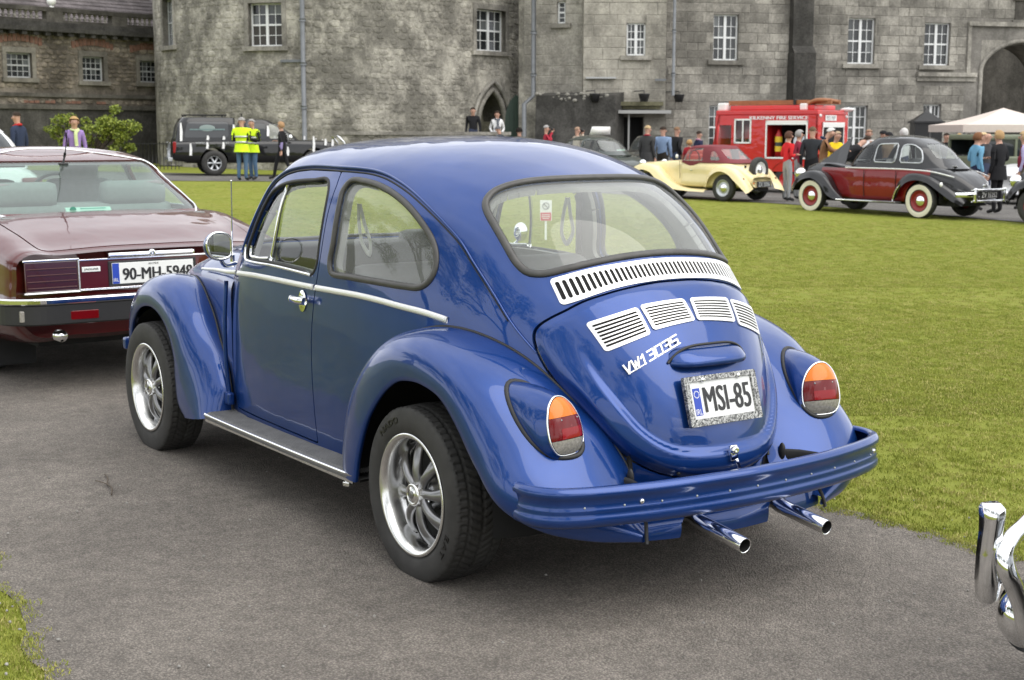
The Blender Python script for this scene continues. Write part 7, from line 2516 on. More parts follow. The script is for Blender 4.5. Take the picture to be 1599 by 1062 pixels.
  crown = [(1.90,.72,.28),(2.16,.74,.46),(2.40,.75,.70),(2.66,.75,.835),(2.92,.73,.84),(3.18,.70,.74),(3.36,.66,.56),(3.42,.62,.42)]
  outer = [(1.98,.80,.26),(2.28,.81,.36),(2.46,.82,.56),(2.68,.82,.69),(2.90,.81,.69),(3.12,.79,.60),(3.26,.76,.46),(3.32,.72,.34)]
  R_ = [[(x,y * k,z) for x,y,z in q] for q in (inner,crown,outer)]
  S = grid_srf(arch_fender(R_,50,12)); c_ = S.normals()[300]
  if c_[1] * k < 0: S = S.flip()
  S.build('front_wing',wing,car_)
  rb = MB(); rb.box((1.27,.72 * k,.285),(1.48,.22,.035),0,0,.012); rb.build('running_board',M['ribbed'],car_)
  V,F = tube_vf(np.array([(.52,.83 * k,.29),(2.02,.83 * k,.29)]),.012,6); obj('board_strip',V,F,M['chrome'],car_)
  V,F = tube_vf(crom([(.60,.79 * k,.32),(.53,.80 * k,.50),(.42,.80 * k,.64)],12),.012,6,False,True,.03,(0,k,0)); obj('stone_guard',V,F,M['chrome'],car_)
  b = MB(); V,F = ell_vf((.02,.045,.045),12,8); b.add(V + [-.46,.70 * k,.66],F); b.build('wing_lamp',M['white_plastic'],car_)
  b = MB(); V,F = ell_vf((.13,.12,.12),16,10); b.add(V + [3.30,.50 * k,.78],F); b.build('headlight',M['chrome'],car_)
  for x in (0,2.78):
   simple_wheel(car_,x,.68 * k,.335,.335,.16,.205,'disc',pmat('dark_red_wheel',(.25,.012,.012),rough=.35),white,M['chrome'])
  for x,y in ((0,.66),(2.78,.62)): b = MB(); b.lathe([(-.22,.42),(.02,.41)],24,'y',(x,y * k,.36),a0=-.1,a1=3.3); b.build('wheel_housing',M['void'],car_)
 if bonnet_open:
  V = np.array([(2.02,.58,1.0),(2.85,.42,1.0),(2.80,.36,1.05),(1.98,.44,1.54)]); V2 = V + [0,-.025,.01]
  obj('bonnet_side',np.vstack([V,V2]),[(0,1,2,3),(7,6,5,4),(0,4,5,1),(1,5,6,2),(2,6,7,3),(3,7,4,0)],wing,car_,smooth=False)
  obj('bonnet_side',np.vstack([V,V2]) * [1,-1,1],[(3,2,1,0),(4,5,6,7),(1,5,4,0),(2,6,5,1),(3,7,6,2),(0,4,7,3)],wing,car_,smooth=False)
 # rear bumper: two chrome bars with uprights round the plate, and the blades at each side
 b = MB()
 for z in (.57,.36):
  b.tube(crom([(-1.02,.50,z),(-1.07,.2,z),(-1.08,0,z),(-1.07,-.2,z),(-1.02,-.50,z)],20),.022,8)
 for y in (.44,-.44): V,F = box_vf((.06,.06,.27),.02); b.add(V + [-1.05,y,.47],F)
 for sd_ in (1,-1): b.tube(crom([(-1.04,.46 * sd_,.485),(-.98,.66 * sd_,.48),(-.86,.80 * sd_,.48)],10),.018,8,False,True,.045,(0,0,1))
 b.build('rear_bumper',M['chrome'],car_)
 plate_on(car_,'number_plate',plate,(-1.03,0,.47),(0,-1,0),(0,0,1),.56,.13,M['plate_black'],M['white_print'])
 b = MB(); b.box((-.93,0,.64),(.05,.12,.05),0,0,.015); b.tube(np.array([(-.9,0,.60),(-.97,0,.68)]),.012,6); b.build('boot_handle',M['chrome'],car_)
 b = MB(); b.box((1.2,0,.30),(3.6,.9,.12)); b.build('underbody',M['under'],car_)
 seat_pair(car_,.95,.85,M['grey_vinyl']); b = MB(); V,F = box_vf((.16,1.05,.5),.05); b.add(V + [.15,0,.85],F); b.build('rear_seat',M['grey_vinyl'],car_)
 pap = MB(); m = plane_M((-.30,.10,.975),(.35,-.9,-.2),(.8,.2,-.1)); V,F = box_vf((.22,.12,.004)); pap.add(V @ m[:3,:3].T + m[:3,3],F,0,False); pap.build('paper_sheet',M['white_print'],car_)
ry = place('vintage_saloon',8.44,27.75,-1.62,2.26,'black and red 1940s saloon with whitewall tyres and its bonnet side raised','car')
vintage_saloon(ry,M['red_paint'],M['black_paint'],M['black_paint'])
rb_ = place('vintage_saloon',11.95,26.9,-1.5,2.2,'black vintage car cut off by the right edge, front wing and wheel showing','car')
vintage_saloon(rb_,M['black_paint'],M['black_paint'],M['black_paint'],white=False,bonnet_open=False,plate='ZC 410')
rb_.location = Vector(SD(10.25 + .0,25.9)) + Vector((0,0,.012)); rb_.rotation_euler[2] += 0
v_ = RT * 1.7 + FW * -1.9; rb_.rotation_euler[2] = math.atan2((-v_)[1],(-v_)[0])
_off = Vector((math.cos(rb_.rotation_euler[2]),math.sin(rb_.rotation_euler[2]),0)) * 2.78
rb_.location = Vector(SD(10.05,26.3)) - _off * 1.0 + Vector((0,0,.012))

# ---- cream open-winged roadster with its maroon hood up
rd = place('cream_roadster',5.35,33.3,-.74,.80,'small cream roadster with raised maroon hood and a spare wheel on its tail','car')
def hr(w,zb,zt): return [(0,zb),(w * .8,zb),(w,zb + .04),(w,(zb + zt) / 2),(w * .985,zt - .10),(w * .93,zt - .04),(w * .6,zt - .006),(0,zt)]
B = ring_loft([(-.62,hr(.36,.34,.56)),(-.52,hr(.46,.32,.66)),(-.30,hr(.54,.31,.80)),(.05,hr(.585,.30,.88)),(.4,hr(.60,.30,.90)),(1.25,hr(.58,.30,.92)),(1.5,hr(.50,.30,.93)),(2.3,hr(.38,.32,.89)),(2.75,hr(.32,.36,.86))],32,70)
B.build('body',M['cream'],rd)
hood = shell([(.88,-.18,1.42,.575,3.2,9),(1.0,.02,1.36,.55,3.5,9),(1.15,.22,1.26,.51,3.5,9),(1.26,.36,1.18,.46,3.5,8)],140,24,.035)
sw_ = np.array([(.70,.92),(1.34,.92),(1.24,1.19),(.74,1.22)]); bw_ = round_poly([(-.40,.965),(.40,.965),(.36,1.20),(-.36,1.20)],.05); qw_ = round_poly([(.20,.94),(.48,.94),(.48,1.16),(.38,1.14)],.05)
sg = lambda q: np.abs(q[:,1]) > .3
fs_,fq_,fb2,fw2 = band(hood,[0,2],sw_,sg),band(hood,[0,2],qw_,sg),band(hood,[1,2],bw_,lambda q: q[:,0] < .6),band(hood,[1,2],np.array([(-.47,.93),(.47,.93),(.43,1.22),(-.43,1.22)]),lambda q: q[:,0] > 1.1)
mh = pmat('maroon_hood_cloth',(.17,.030,.038),rough=.8,noise=.12,bump=.15)
hood.clip(np.minimum.reduce([-fs_,-fq_,-fb2,-fw2])).build('hood',mh,rd,rim=.012)
both(hood,fs_ + .003,'side_screen',M['glass'],rd); both(hood,fq_ + .003,'quarter_light',M['glass_sky_haze'],rd)
hood.clip(fb2 + .003).offset(-.004).build('rear_light_panel',M['glass_sky_haze'],rd); hood.clip(fw2 + .003).offset(-.004).build('windscreen',M['glass'],rd)
for k in (1,-1):
 V,F = prism_vf([(.72,.905),(1.36,.905),(1.06,.80),(.98,.80)],.012,(0,.588 * k - .006,0),(1,0,0),(0,0,1)); obj('door_cut',V,F,mh,rd,smooth=False)
 inner = [(.56,.55,.34),(.44,.57,.62),(.22,.56,.80),(-.05,.54,.82),(-.30,.50,.74),(-.48,.46,.58),(-.62,.42,.40),(-.68,.40,.30)]
 crown = [(.54,.66,.34),(.40,.70,.63),(.18,.71,.79),(-.06,.71,.81),(-.30,.70,.73),(-.50,.68,.57),(-.68,.66,.38),(-.76,.64,.24)]
 outer = [(.46,.74,.30),(.33,.77,.54),(.16,.78,.66),(-.03,.78,.69),(-.22,.78,.63),(-.38,.77,.50),(-.58,.76,.34),(-.74,.74,.20)]
 S = grid_srf(arch_fender([[(x,y * k,z) for x,y,z in q] for q in (inner,crown,outer)],44,10)); c_ = S.normals()[220]
 if c_[1] * k < 0: S = S.flip()
 S.build('rear_wing',M['cream'],rd)
 inner = [(.50,.56,.27),(1.1,.56,.29),(1.55,.50,.40),(1.90,.42,.62),(2.20,.36,.80),(2.50,.33,.83),(2.78,.32,.74),(2.92,.32,.58)]
 crown = [(.50,.68,.25),(1.1,.68,.28),(1.56,.67,.39),(1.92,.66,.62),(2.20,.66,.80),(2.50,.66,.83),(2.80,.64,.74),(2.96,.62,.58)]
 outer = [(.50,.74,.20),(1.1,.75,.22),(1.62,.76,.28),(1.98,.76,.48),(2.20,.76,.64),(2.46,.76,.69),(2.68,.74,.62),(2.84,.72,.50)]
 S = grid_srf(arch_fender([[(x,y * k,z) for x,y,z in q] for q in (inner,crown,outer)],44,10)); c_ = S.normals()[220]
 if c_[2] < 0: S = S.flip()
 S.build('front_wing',M['cream'],rd)
 for x in (0,2.42): simple_wheel(rd,x,.60 * k,.31,.31,.14,.20,'disc',M['silver'],False,M['chrome'])
 b = MB(); b.lathe([(0,.030),(.02,.026),(.026,0)],14,'x'); b.xf(Matrix.Translation((-.545,.60 * k,.52)) @ Matrix.Rotation(math.pi,4,'Z')); b.build('tail_light',M['redlens'],rd)
 b = MB(); b.lathe([(0,.028),(.02,.024),(.024,0)],14,'x'); b.xf(Matrix.Translation((-.60,.30 * k,.42)) @ Matrix.Rotation(math.pi,4,'Z')); b.build('indicator',M['amber'],rd)
 b = MB(); V,F = ell_vf((.10,.085,.085),12,8); b.add(V + [2.72,.40 * k,.84],F); b.build('headlight',M['chrome'],rd)
 P = crom([(1.40,.56 * k,.92),(1.39,.56 * k,.6),(1.36,.55 * k,.34)],8); V,F = tube_vf(P,.005,5); obj('door_seam',V,F,M['void'],rd)
 b = MB(); b.box((1.0,.60 * k,.70),(.07,.02,.02),0,0,.006); b.build('door_handle',M['chrome'],rd)
b = MB(); V,F = ell_vf((.02,.05,.05),12,8); b.add(V + [1.42,.64,1.02],F); b.build('door_mirror',M['white_plastic'],rd)
sp = simple_wheel(rd,0,.01,0,.30,.13,.19,'disc',M['white_paint'],False,M['chrome']); sp.location = (-.50,-.02,.72); sp.rotation_euler = (0,math.radians(-28),math.radians(90)); sp.name = 'spare_wheel'
plate_on(rd,'number_plate','ZX 3006',(-.66,-.02,.40),(0,-1,0),(.1,0,1),.50,.14,M['plate_black'],M['pale_grey'])
b = MB(); b.box((-.36,.30,.80),(.05,.03,.06),0,0,.01); b.build('filler_cap',M['plate_black'],rd)
b = MB(); b.box((1.1,0,.27),(3.2,.8,.08)); b.tube(np.array([(-.1,-.6,.30),(-.1,.6,.30)]),.04,8); b.tube(np.array([(-.75,.3,.25),(.8,.3,.25)]),.022,8); b.build('chassis',M['under'],rd)
seat_pair(rd,.75,.74,M['grey_vinyl'],.42,.27)
b = MB(); b.tube(np.column_stack([1.2 + 0 * np.linspace(0,6.28,24),.26 + .18 * np.cos(np.linspace(0,6.28,24)),.98 + .18 * np.sin(np.linspace(0,6.28,24))]),.012,6); b.build('steering_wheel',M['dash'],rd)

# ---- red fire appliance
fe_ = place('fire_engine',8.15,38.6,-.80,.66,'red fire engine with open lockers, ladder on the roof and white lettering','fire engine')
fe_.scale = (1,1,.95)
def slab(b,x0,x1,y0,y1,z0,z1,mi=0,bev=0): b.box(((x0 + x1) / 2,(y0 + y1) / 2,(z0 + z1) / 2),(x1 - x0,y1 - y0,z1 - z0),0,mi,bev)
# body box with open lockers: frame pieces round the openings
w_ = .88
b = MB()
slab(b,-.55,2.55,-w_,w_,2.20,2.34,0,.03); slab(b,-.55,2.55,-w_,w_,.62,.70)
slab(b,-.55,-.50,-w_,w_,.70,2.20)
for sd_ in (1,-1):
 y0,y1 = sorted((w_ * sd_,(w_ - .05) * sd_))
 slab(b,-.55,-.30 + .02,y0,y1,.70,2.20); slab(b,.98,1.42,y0,y1,.70,2.20); slab(b,-.28,.98,y0,y1,2.05,2.20); slab(b,-.28,.98,y0,y1,.70,.98)
 slab(b,1.42,1.95,y0,y1,.70,1.40); slab(b,1.42,1.95,y0,y1,2.10,2.20); slab(b,1.95,2.05,y0,y1,.70,2.20); slab(b,2.05,2.56,y0,y1,.70,1.36); slab(b,2.05,2.56,y0,y1,1.92,2.20); slab(b,2.50,2.56,y0,y1,1.36,1.92)
slab(b,.95,1.0,-w_ + .05,w_ - .05,.70,2.20)
b.build('body',M['fire_red'],fe_)
b = MB(); slab(b,-.30,.95,-w_ + .06,w_ - .06,.95,1.0); slab(b,-.30,.95,-.06,.06,1.0,2.2); b.build('locker_floor',M['void'],fe_)
for sd_ in (1,-1):
 b = MB(); y = w_ * sd_ + .008 * sd_
 for (x0,x1,z0,z1) in ((-.28,.98,.98,2.05),(1.42,1.95,1.40,2.10)):
  for q in ((x0,x1,z0,z0 + .045),(x0,x1,z1 - .045,z1),(x0,x0 + .045,z0,z1),(x1 - .045,x1,z0,z1)):
   slab(b,q[0],q[1],y - .012,y + .012,q[2],q[3])
 slab(b,1.66,1.70,y - .01,y + .01,1.40,2.10); slab(b,-.28,.98,y - .03,y + .01,1.93,2.01)
 b.build('locker_frame',M['alu_flat'],fe_)
 V = np.array([(1.42,(w_ - .02) * sd_,1.40),(1.95,(w_ - .02) * sd_,1.40),(1.95,(w_ - .02) * sd_,2.10),(1.42,(w_ - .02) * sd_,2.10)]); obj('side_window',V,[(0,1,2,3)],M['glass'],fe_,smooth=False)
 V = np.array([(2.05,(w_ - .02) * sd_,1.36),(2.50,(w_ - .02) * sd_,1.36),(2.50,(w_ - .02) * sd_,1.92),(2.05,(w_ - .02) * sd_,1.92)]); obj('cab_window',V,[(0,1,2,3)],M['glass'],fe_,smooth=False)
 for x,r_,mt in ((.70,.10,pmat('extinguisher_red',(.45,.02,.02),rough=.4)),(.42,.075,M['silver']),(.18,.075,M['silver']),(-.06,.075,M['silver'])):
  e = MB(); e.lathe([(1.0,0),(1.0,r_),(1.62 if x > .6 else 1.5,r_),(1.74 if x > .6 else 1.6,r_ * .45),(1.80 if x > .6 else 1.66,r_ * .3),(1.80 if x > .6 else 1.66,0)],16,'z',(x,(w_ - .22) * sd_,0)); eo = e.build('cylinder',mt,fe_)
  if x > .6:
   e = MB(); e.lathe([(1.18,r_ + .003),(1.60,r_ + .003)],16,'z',(x,(w_ - .22) * sd_,0)); e.build('cylinder_label',pmat('yellow_label',(.72,.50,.03),rough=.5),eo)
   e = MB(); e.lathe([(1.33,r_ + .005),(1.44,r_ + .005)],16,'z',(x,(w_ - .22) * sd_,0)); e.build('label_band',M['dark_green'],eo)
 e = MB(); e.lathe([(0,.06),(.03,.05),(.035,0)],14,'y',(1.70,(w_ + .0) * sd_,1.12)); e.build('door_handle',M['plate_black'],fe_)
text_mesh('side_lettering','KILKENNY FIRE SERVICE',.12,M['white_print'],fe_,plane_M((.60,w_ + .006,2.125),(-1,0,0),(0,0,1)),cap=(1.75,.095),bold=.006)
text_mesh('side_lettering','KILKENNY FIRE SERVICE',.12,M['white_print'],fe_,plane_M((.60,-w_ - .006,2.125),(1,0,0),(0,0,1)),cap=(1.75,.095),bold=.006)
# cab front and bonnet
b = MB()
V,F = prism_vf([(2.56,.70),(2.64,1.30),(2.46,2.20),(2.40,2.20),(2.50,1.30),(2.50,.70)],2 * w_,(0,w_,0),(1,0,0),(0,0,1)); b.add(V,F)
slab(b,2.6,3.55,-.55,.55,.62,1.20,0,.05)
for sd_ in (1,-1): y0,y1 = sorted((.55 * sd_,.86 * sd_)); slab(b,2.6,3.5,y0,y1,.80,1.08,0,.05)
b.build('bonnet',M['fire_red'],fe_)
V = np.array([(2.625,-.80,1.42),(2.625,.80,1.42),(2.50,.78,2.02),(2.50,-.78,2.02)]); obj('windscreen',V,[(0,1,2,3)],M['glass_dark'],fe_,smooth=False)
# rear: open locker with roller blind, plate and lamps
b = MB(); y = -.558
slab(b,-.58,-.56,-.62,.62,.95,.99); slab(b,-.58,-.56,-.62,-.58,.95,2.0); slab(b,-.58,-.56,.58,.62,.95,2.0); slab(b,-.59,-.56,-.62,.62,1.86,2.0); b.build('rear_locker_frame',M['alu_flat'],fe_)
b = MB(); slab(b,-.565,-.552,-.58,.58,.99,1.86); b.build('rear_locker',M['void'],fe_)
plate_on(fe_,'number_plate','955 MIP',(-.565,.15,2.12),(0,-1,0),(0,0,1),.62,.15,M['plate_white'],M['plate_black'])
for y,z in ((.74,2.18),(-.76,2.16)): e = MB(); e.lathe([(0,.045),(-.03,.04),(-.035,0)],12,'x',(-.55,y,z)); e.build('marker_lamp',M['white_plastic'],fe_)
for y in (.74,-.74): e = MB(); e.box((-.565,y,1.0),(.03,.12,.24),0,0,.01); e.build('tail_light',M['redlens'],fe_)
# roof kit: raised rail, ladder with wooden stiles and rungs, beacon and lamp
b = MB(); slab(b,-.30,2.25,-.62,.62,2.34,2.48,0,.03); b.build('roof_pod',M['fire_red'],fe_)
wood = pmat('varnished_ladder_wood',(.30,.115,.045),rough=.5,noise=.2,nscale=8)
ld = MB(); slab(ld,-.75,2.35,.46,.54,2.50,2.62); slab(ld,-.75,2.35,-.02,.06,2.50,2.62)
ld = ld.build('ladder',wood,fe_)
for k in range(11): e = MB(); e.tube(np.array([(-.6 + k * .28,.02,2.56),(-.6 + k * .28,.5,2.56)]),.018,8); e.build('rung',wood,ld)
e = MB(); e.tube(crom([(-.1,.58,2.52),(-.35,.60,2.60),(-.62,.5,2.60),(-.80,.25,2.56)],12),.06,8); e.build('hose_roll',wood,fe_)
for x in (.3,-.2): e = MB(); slab(e,x - .03,x + .03,.40,.60,2.47,2.65); e.build('ladder_strap',M['plate_black'],fe_)
e = MB(); slab(e,2.34,2.60,.40,.74,2.32,2.56,0,.05); e.build('sign_lamp',M['white_plastic'],fe_)
e = MB(); slab(e,-.12,.06,.60,.74,2.34,2.52,0,.03); e.build('work_lamp',M['white_plastic'],fe_)
e = MB(); V,F = ell_vf((.22,.06,.06),14,8); e.add(V + [-.62,-.70,2.36],F); e.build('beacon_lamp',M['white_plastic'],fe_)
for x in (.30,2.75):
 for sd_ in (1,-1): simple_wheel(fe_,x,.76 * sd_,.40,.40,.22,.24,'disc',M['fire_red'],False,M['fire_red'])
b = MB(); slab(b,-.5,3.4,-.6,.6,.36,.62); b.build('chassis',M['under'],fe_)
for sd_ in (1,-1):
 b = MB(); b.lathe([(-.25,.50),(.035,.50)],20,'y',(.30,.86 * sd_ - (.0 if sd_ > 0 else .0),.42),a0=0,a1=3.1416); b.build('wheel_arch',M['void'],fe_)
seat_pair(fe_,2.1,1.25,M['grey_vinyl'])

# ---- dark rounded saloon with a club sign on its roof
mm = place('dark_saloon',2.75,38.6,-.62,.86,'dark grey-green small saloon with a white sign board on its roof','car')
B = ring_loft([(-.85,hr(.45,.38,.62)),(-.7,hr(.62,.34,.74)),(-.3,hr(.70,.30,.90)),(.4,hr(.74,.28,.96)),(1.8,hr(.72,.28,.96)),(2.4,hr(.62,.30,.92)),(2.85,hr(.45,.36,.74))],32,60); B.build('body',M['dark_green'],mm)
T = shell([(.93,-.38,1.95,.66,2.8,4),(1.06,-.16,1.80,.63,2.8,4),(1.22,.08,1.64,.58,3,4),(1.36,.36,1.44,.48,3,4),(1.41,.55,1.28,.40,3,3.5)],140,26,.05)
rw = round_poly([(-.47,1.03),(.47,1.03),(.38,1.33),(-.38,1.33)],.09); s1 = round_poly([(.0,1.0),(.62,1.0),(.62,1.33),(.34,1.33),(.12,1.2)],.06); s2 = round_poly([(.70,1.0),(1.68,1.0),(1.40,1.32),(.70,1.34)],.06); ws = round_poly([(-.5,1.02),(.5,1.02),(.42,1.34),(-.42,1.34)],.05)
f1,f2,f3,f4 = band(T,[1,2],rw,lambda q: q[:,0] < .6),band(T,[0,2],s1,sg),band(T,[0,2],s2,sg),band(T,[1,2],ws,lambda q: q[:,0] > 1.2)
T.clip(np.minimum.reduce([-f1,-f2,-f3,-f4])).build('roof',M['dark_green'],mm,rim=.02)
T.clip(f1 + .003).offset(-.006).build('rear_window',M['glass_sky_haze'],mm); both(T,f2 + .003,'side_window',M['glass'],mm); both(T,f3 + .003,'side_window',M['glass'],mm); T.clip(f4 + .003).offset(-.006).build('windscreen',M['glass'],mm)
P,N = on_shell(T,rw[::2],[1,2],lambda q: q[:,0] < .6,.003); V,F = tube_vf(P,.018,6,True,False,.01,N); obj('window_seal',V,F,M['rubber'],mm)
for k in (1,-1):
 for x in (0,2.18): simple_wheel(mm,x,.62 * k,.29,.29,.14,.19,'disc',M['dark_green'],False,M['chrome'])
 inner = [(.5,.6,.3),(.3,.64,.66),(0,.60,.74),(-.35,.54,.62),(-.7,.46,.40)]; crown = [(.5,.70,.3),(.3,.74,.62),(0,.75,.70),(-.35,.70,.58),(-.75,.60,.36)]; outer = [(.42,.76,.26),(.26,.78,.50),(0,.78,.58),(-.28,.76,.46),(-.6,.70,.26)]
 S = grid_srf(arch_fender([[(x,y * k,z) for x,y,z in q] for q in (inner,crown,outer)],30,8));
 if S.normals()[120,1] * k < 0: S = S.flip()
 S.build('rear_wing',M['dark_green'],mm)
sgn_ = MB(); V,F = prism_vf([(-.36,0),(.36,0),(.31,.22),(-.31,.22)],.03,(.62,0,1.47),(0,-1,0),(-.25,0,1)); sgn_.add(V,F); sb_ = sgn_.build('roof_sign',M['white_plastic'],mm)
Mt = plane_M((.62 - .046,0,1.62),(0,-1,0),(-.25,0,1)); text_mesh('sign_lettering','KILKENNY',.1,M['pale_grey'],sb_,plane_M((.62 - .040,0,1.63),(0,-1,0),(-.25,0,1)),cap=(.42,.055)); text_mesh('sign_lettering','MOTOR CLUB',.1,M['pale_grey'],sb_,plane_M((.62 - .020,0,1.535),(0,-1,0),(-.25,0,1)),cap=(.46,.055))
b = MB(); V,F = box_vf((.004,.28,.05)); b.add(V + [-.10,-.16,1.05],F,0,False); b.build('window_card',pmat('pale_green_card',(.42,.66,.56),rough=.6),mm)
b = MB(); b.box((1.0,0,.3),(3.2,1.0,.1)); b.build('underbody',M['under'],mm); seat_pair(mm,.9,.85,M['grey_vinyl'])

# ---- modern estate-type cars used as fillers behind the crowd
def modern_car(root,paint,high=0.0,rear_glass=True):
 hz = high
 B = ring_loft([(-.78,half(.72,.34,.62,.70 + hz)),(-.70,half(.80,.26,.78,.90 + hz)),(-.3,half(.86,.22,.88,.95 + hz)),(1.2,half(.87,.22,.90,.94 + hz)),(2.4,half(.86,.22,.86,.93 + hz)),(3.0,half(.82,.24,.74,.82 + hz)),(3.3,half(.66,.30,.58,.64 + hz))],30,60)
 v = B.V; wl = np.where(np.abs(v[:,1]) > .5,np.maximum(.345 - np.hypot(v[:,0],v[:,2] - .31),.345 - np.hypot(v[:,0] - 2.55,v[:,2] - .31)),-1)
 B.clip(-wl).build('body',paint,root,rim=.03)
 T = shell([(.92 + hz,-.62,2.35,.80,5,4),(1.10 + hz,-.45,1.98,.73,5,4),(1.28 + hz,-.22,1.66,.65,5,4),(1.40 + hz,.02,1.36,.55,5,3.5)],140,24,.045)
 a1 = round_poly([(-.30,.98 + hz),(.38,.98 + hz),(.38,1.34 + hz),(-.06,1.32 + hz)],.05); a2 = round_poly([(.46,.98 + hz),(1.98,.98 + hz),(1.50,1.33 + hz),(.46,1.36 + hz)],.05); r1 = round_poly([(-.64,1.0 + hz),(.64,1.0 + hz),(.50,1.34 + hz),(-.50,1.34 + hz)],.06)
 g1,g2,g3,g4 = band(T,[0,2],a1,sg),band(T,[0,2],a2,sg),band(T,[1,2],r1,lambda q: q[:,0] < .4),band(T,[1,2],r1,lambda q: q[:,0] > 1.0)
 T.clip(np.minimum.reduce([-g1,-g2,-g3,-g4])).build('roof',paint,root,rim=.02)
 both(T,g1 + .003,'side_window',M['glass_dark'],root); both(T,g2 + .003,'side_window',M['glass_dark'],root); T.clip(g3 + .003).offset(-.006).build('rear_window',M['glass_dark'],root); T.clip(g4 + .003).offset(-.006).build('windscreen',M['glass_dark'],root)
 for k in (1,-1):
  for x in (0,2.55): simple_wheel(root,x,.74 * k,.31,.31,.2,.2,'spoke',M['silver'],spokes=6)
  b = MB(); b.box((-.74,.66 * k,.74 + hz),(.10,.22,.16),0,0,.03); b.build('tail_light',M['redlens'],root)
  b = MB(); b.box((3.12,.60 * k,.66 + hz * .6),(.16,.24,.12),0,0,.03); b.build('headlight',M['clearlens'],root)
 b = MB(); b.box((1.25,0,.26),(3.7,1.2,.1)); b.build('underbody',M['under'],root)
wc = place('white_car',-6.35,16.2,-.55,.83,'white car beyond the maroon saloon with only its pale roof in view','car'); modern_car(wc,M['white_paint'],.12)
wc.location.z = float(terr_sd(-6,16)) + .01
bc = place('black_car',4.6,45.0,-.2,-1.0,'modern black car facing the lawn behind the dark grey-green saloon','car'); modern_car(bc,M['black_paint'],.05)
wr = place('white_car',14.6,35.5,-.86,-.5,'white car behind the women standing near the pale gazebo','car'); modern_car(wr,M['white_paint'],.06)
# ---- olive off-roader with a raised air intake
ol = place('olive_offroader',12.6,37.6,.95,.3,'olive green off-road vehicle with a raised air intake behind the red and black saloon','car')
b = MB(); slab(b,-.8,2.3,-.82,.82,.55,1.10,0,.05); slab(b,2.3,3.3,-.75,.75,.55,1.08,0,.06); b.build('body',M['olive'],ol)
b = MB(); slab(b,-.78,1.75,-.76,.76,1.52,1.66,0,.05); [slab(b,x,x + .07,y0,y0 + .05,1.10,1.54) for x in (-.78,.2,.95,1.68) for y0 in (-.76,.71)]; b.build('cab',M['olive'],ol)
for y in (.735,-.735):
 for x0,x1 in ((-.70,.18),(.28,.93),(1.03,1.66)): V = np.array([(x0,y,1.11),(x1,y,1.11),(x1,y,1.52),(x0,y,1.52)]); obj('side_window',V,[(0,1,2,3)],M['glass_dark'],ol,smooth=False)
b = MB(); b.tube(crom([(1.82,-.80,.95),(1.80,-.80,1.5),(1.80,-.80,1.84)],10),.04,10); b.tube(crom([(1.80,-.80,1.84),(1.83,-.80,1.92),(1.95,-.80,1.93)],8),.06,10); b.build('air_intake',M['silver'],ol)
for k in (1,-1):
 for x in (0,2.5): simple_wheel(ol,x,.70 * k,.38,.38,.2,.21,'disc',M['olive'])
# ---- black pickup with canopy, dressed with white paper streamers
pk = place('black_pickup',-9.35,44.3,.955,.30,'black pickup with a rear canopy, white streamers and a red tail light by the tower','pickup truck')
B = ring_loft([(-1.22,half(.80,.50,.86,1.02)),(-1.16,half(.86,.46,.98,1.04)),(-.4,half(.88,.42,1.02,1.06)),(1.0,half(.885,.40,1.02,1.06)),(2.3,half(.885,.40,1.02,1.08)),(3.2,half(.88,.42,.98,1.08)),(3.75,half(.84,.46,.90,.98)),(3.95,half(.70,.50,.80,.86))],30,70)
v = B.V; wl = np.where(np.abs(v[:,1]) > .5,np.maximum(.43 - np.hypot(v[:,0],v[:,2] - .42),.43 - np.hypot(v[:,0] - 3.08,v[:,2] - .42)),-1)
B.clip(-wl).build('body',M['black_paint'],pk,rim=.05)
T = shell([(1.04,.62,2.75,.80,8,4),(1.3,.74,2.42,.75,8,4),(1.55,.84,2.02,.68,7,4),(1.70,.92,1.75,.60,6,3.5)],120,22,.05)
c1 = round_poly([(1.02,1.12),(1.60,1.12),(1.58,1.60),(1.02,1.60)],.05); c2 = round_poly([(1.70,1.12),(2.46,1.12),(2.05,1.56),(1.70,1.60)],.05)
g1,g2 = band(T,[0,2],c1,sg),band(T,[0,2],c2,sg)
T.clip(np.minimum(-g1,-g2)).build('cab',M['black_paint'],pk,rim=.02); both(T,g1 + .003,'side_window',M['glass_dark'],pk); both(T,g2 + .003,'side_window',M['glass_sky_haze'],pk)
Cn = shell([(1.04,-1.18,.62,.82,7,12),(1.4,-1.10,.66,.78,7,12),(1.66,-1.0,.68,.72,6,12),(1.76,-.92,.68,.66,6,10)],120,22,.03)
k1 = round_poly([(-.88,1.16),(.46,1.16),(.46,1.64),(-.76,1.64)],.08); k2 = round_poly([(-.66,1.12),(.66,1.12),(.58,1.66),(-.58,1.66)],.07)
g1,g2 = band(Cn,[0,2],k1,sg),band(Cn,[1,2],k2,lambda q: q[:,0] < -.5)
Cn.clip(np.minimum(-g1,-g2)).build('canopy',M['black_paint'],pk,rim=.02); both(Cn,g1 + .003,'canopy_window',pmat('smoked_window',(.055,.058,.062),rough=.08),pk); Cn.clip(g2 + .003).offset(-.006).build('rear_window',M['glass_sky_haze'],pk)
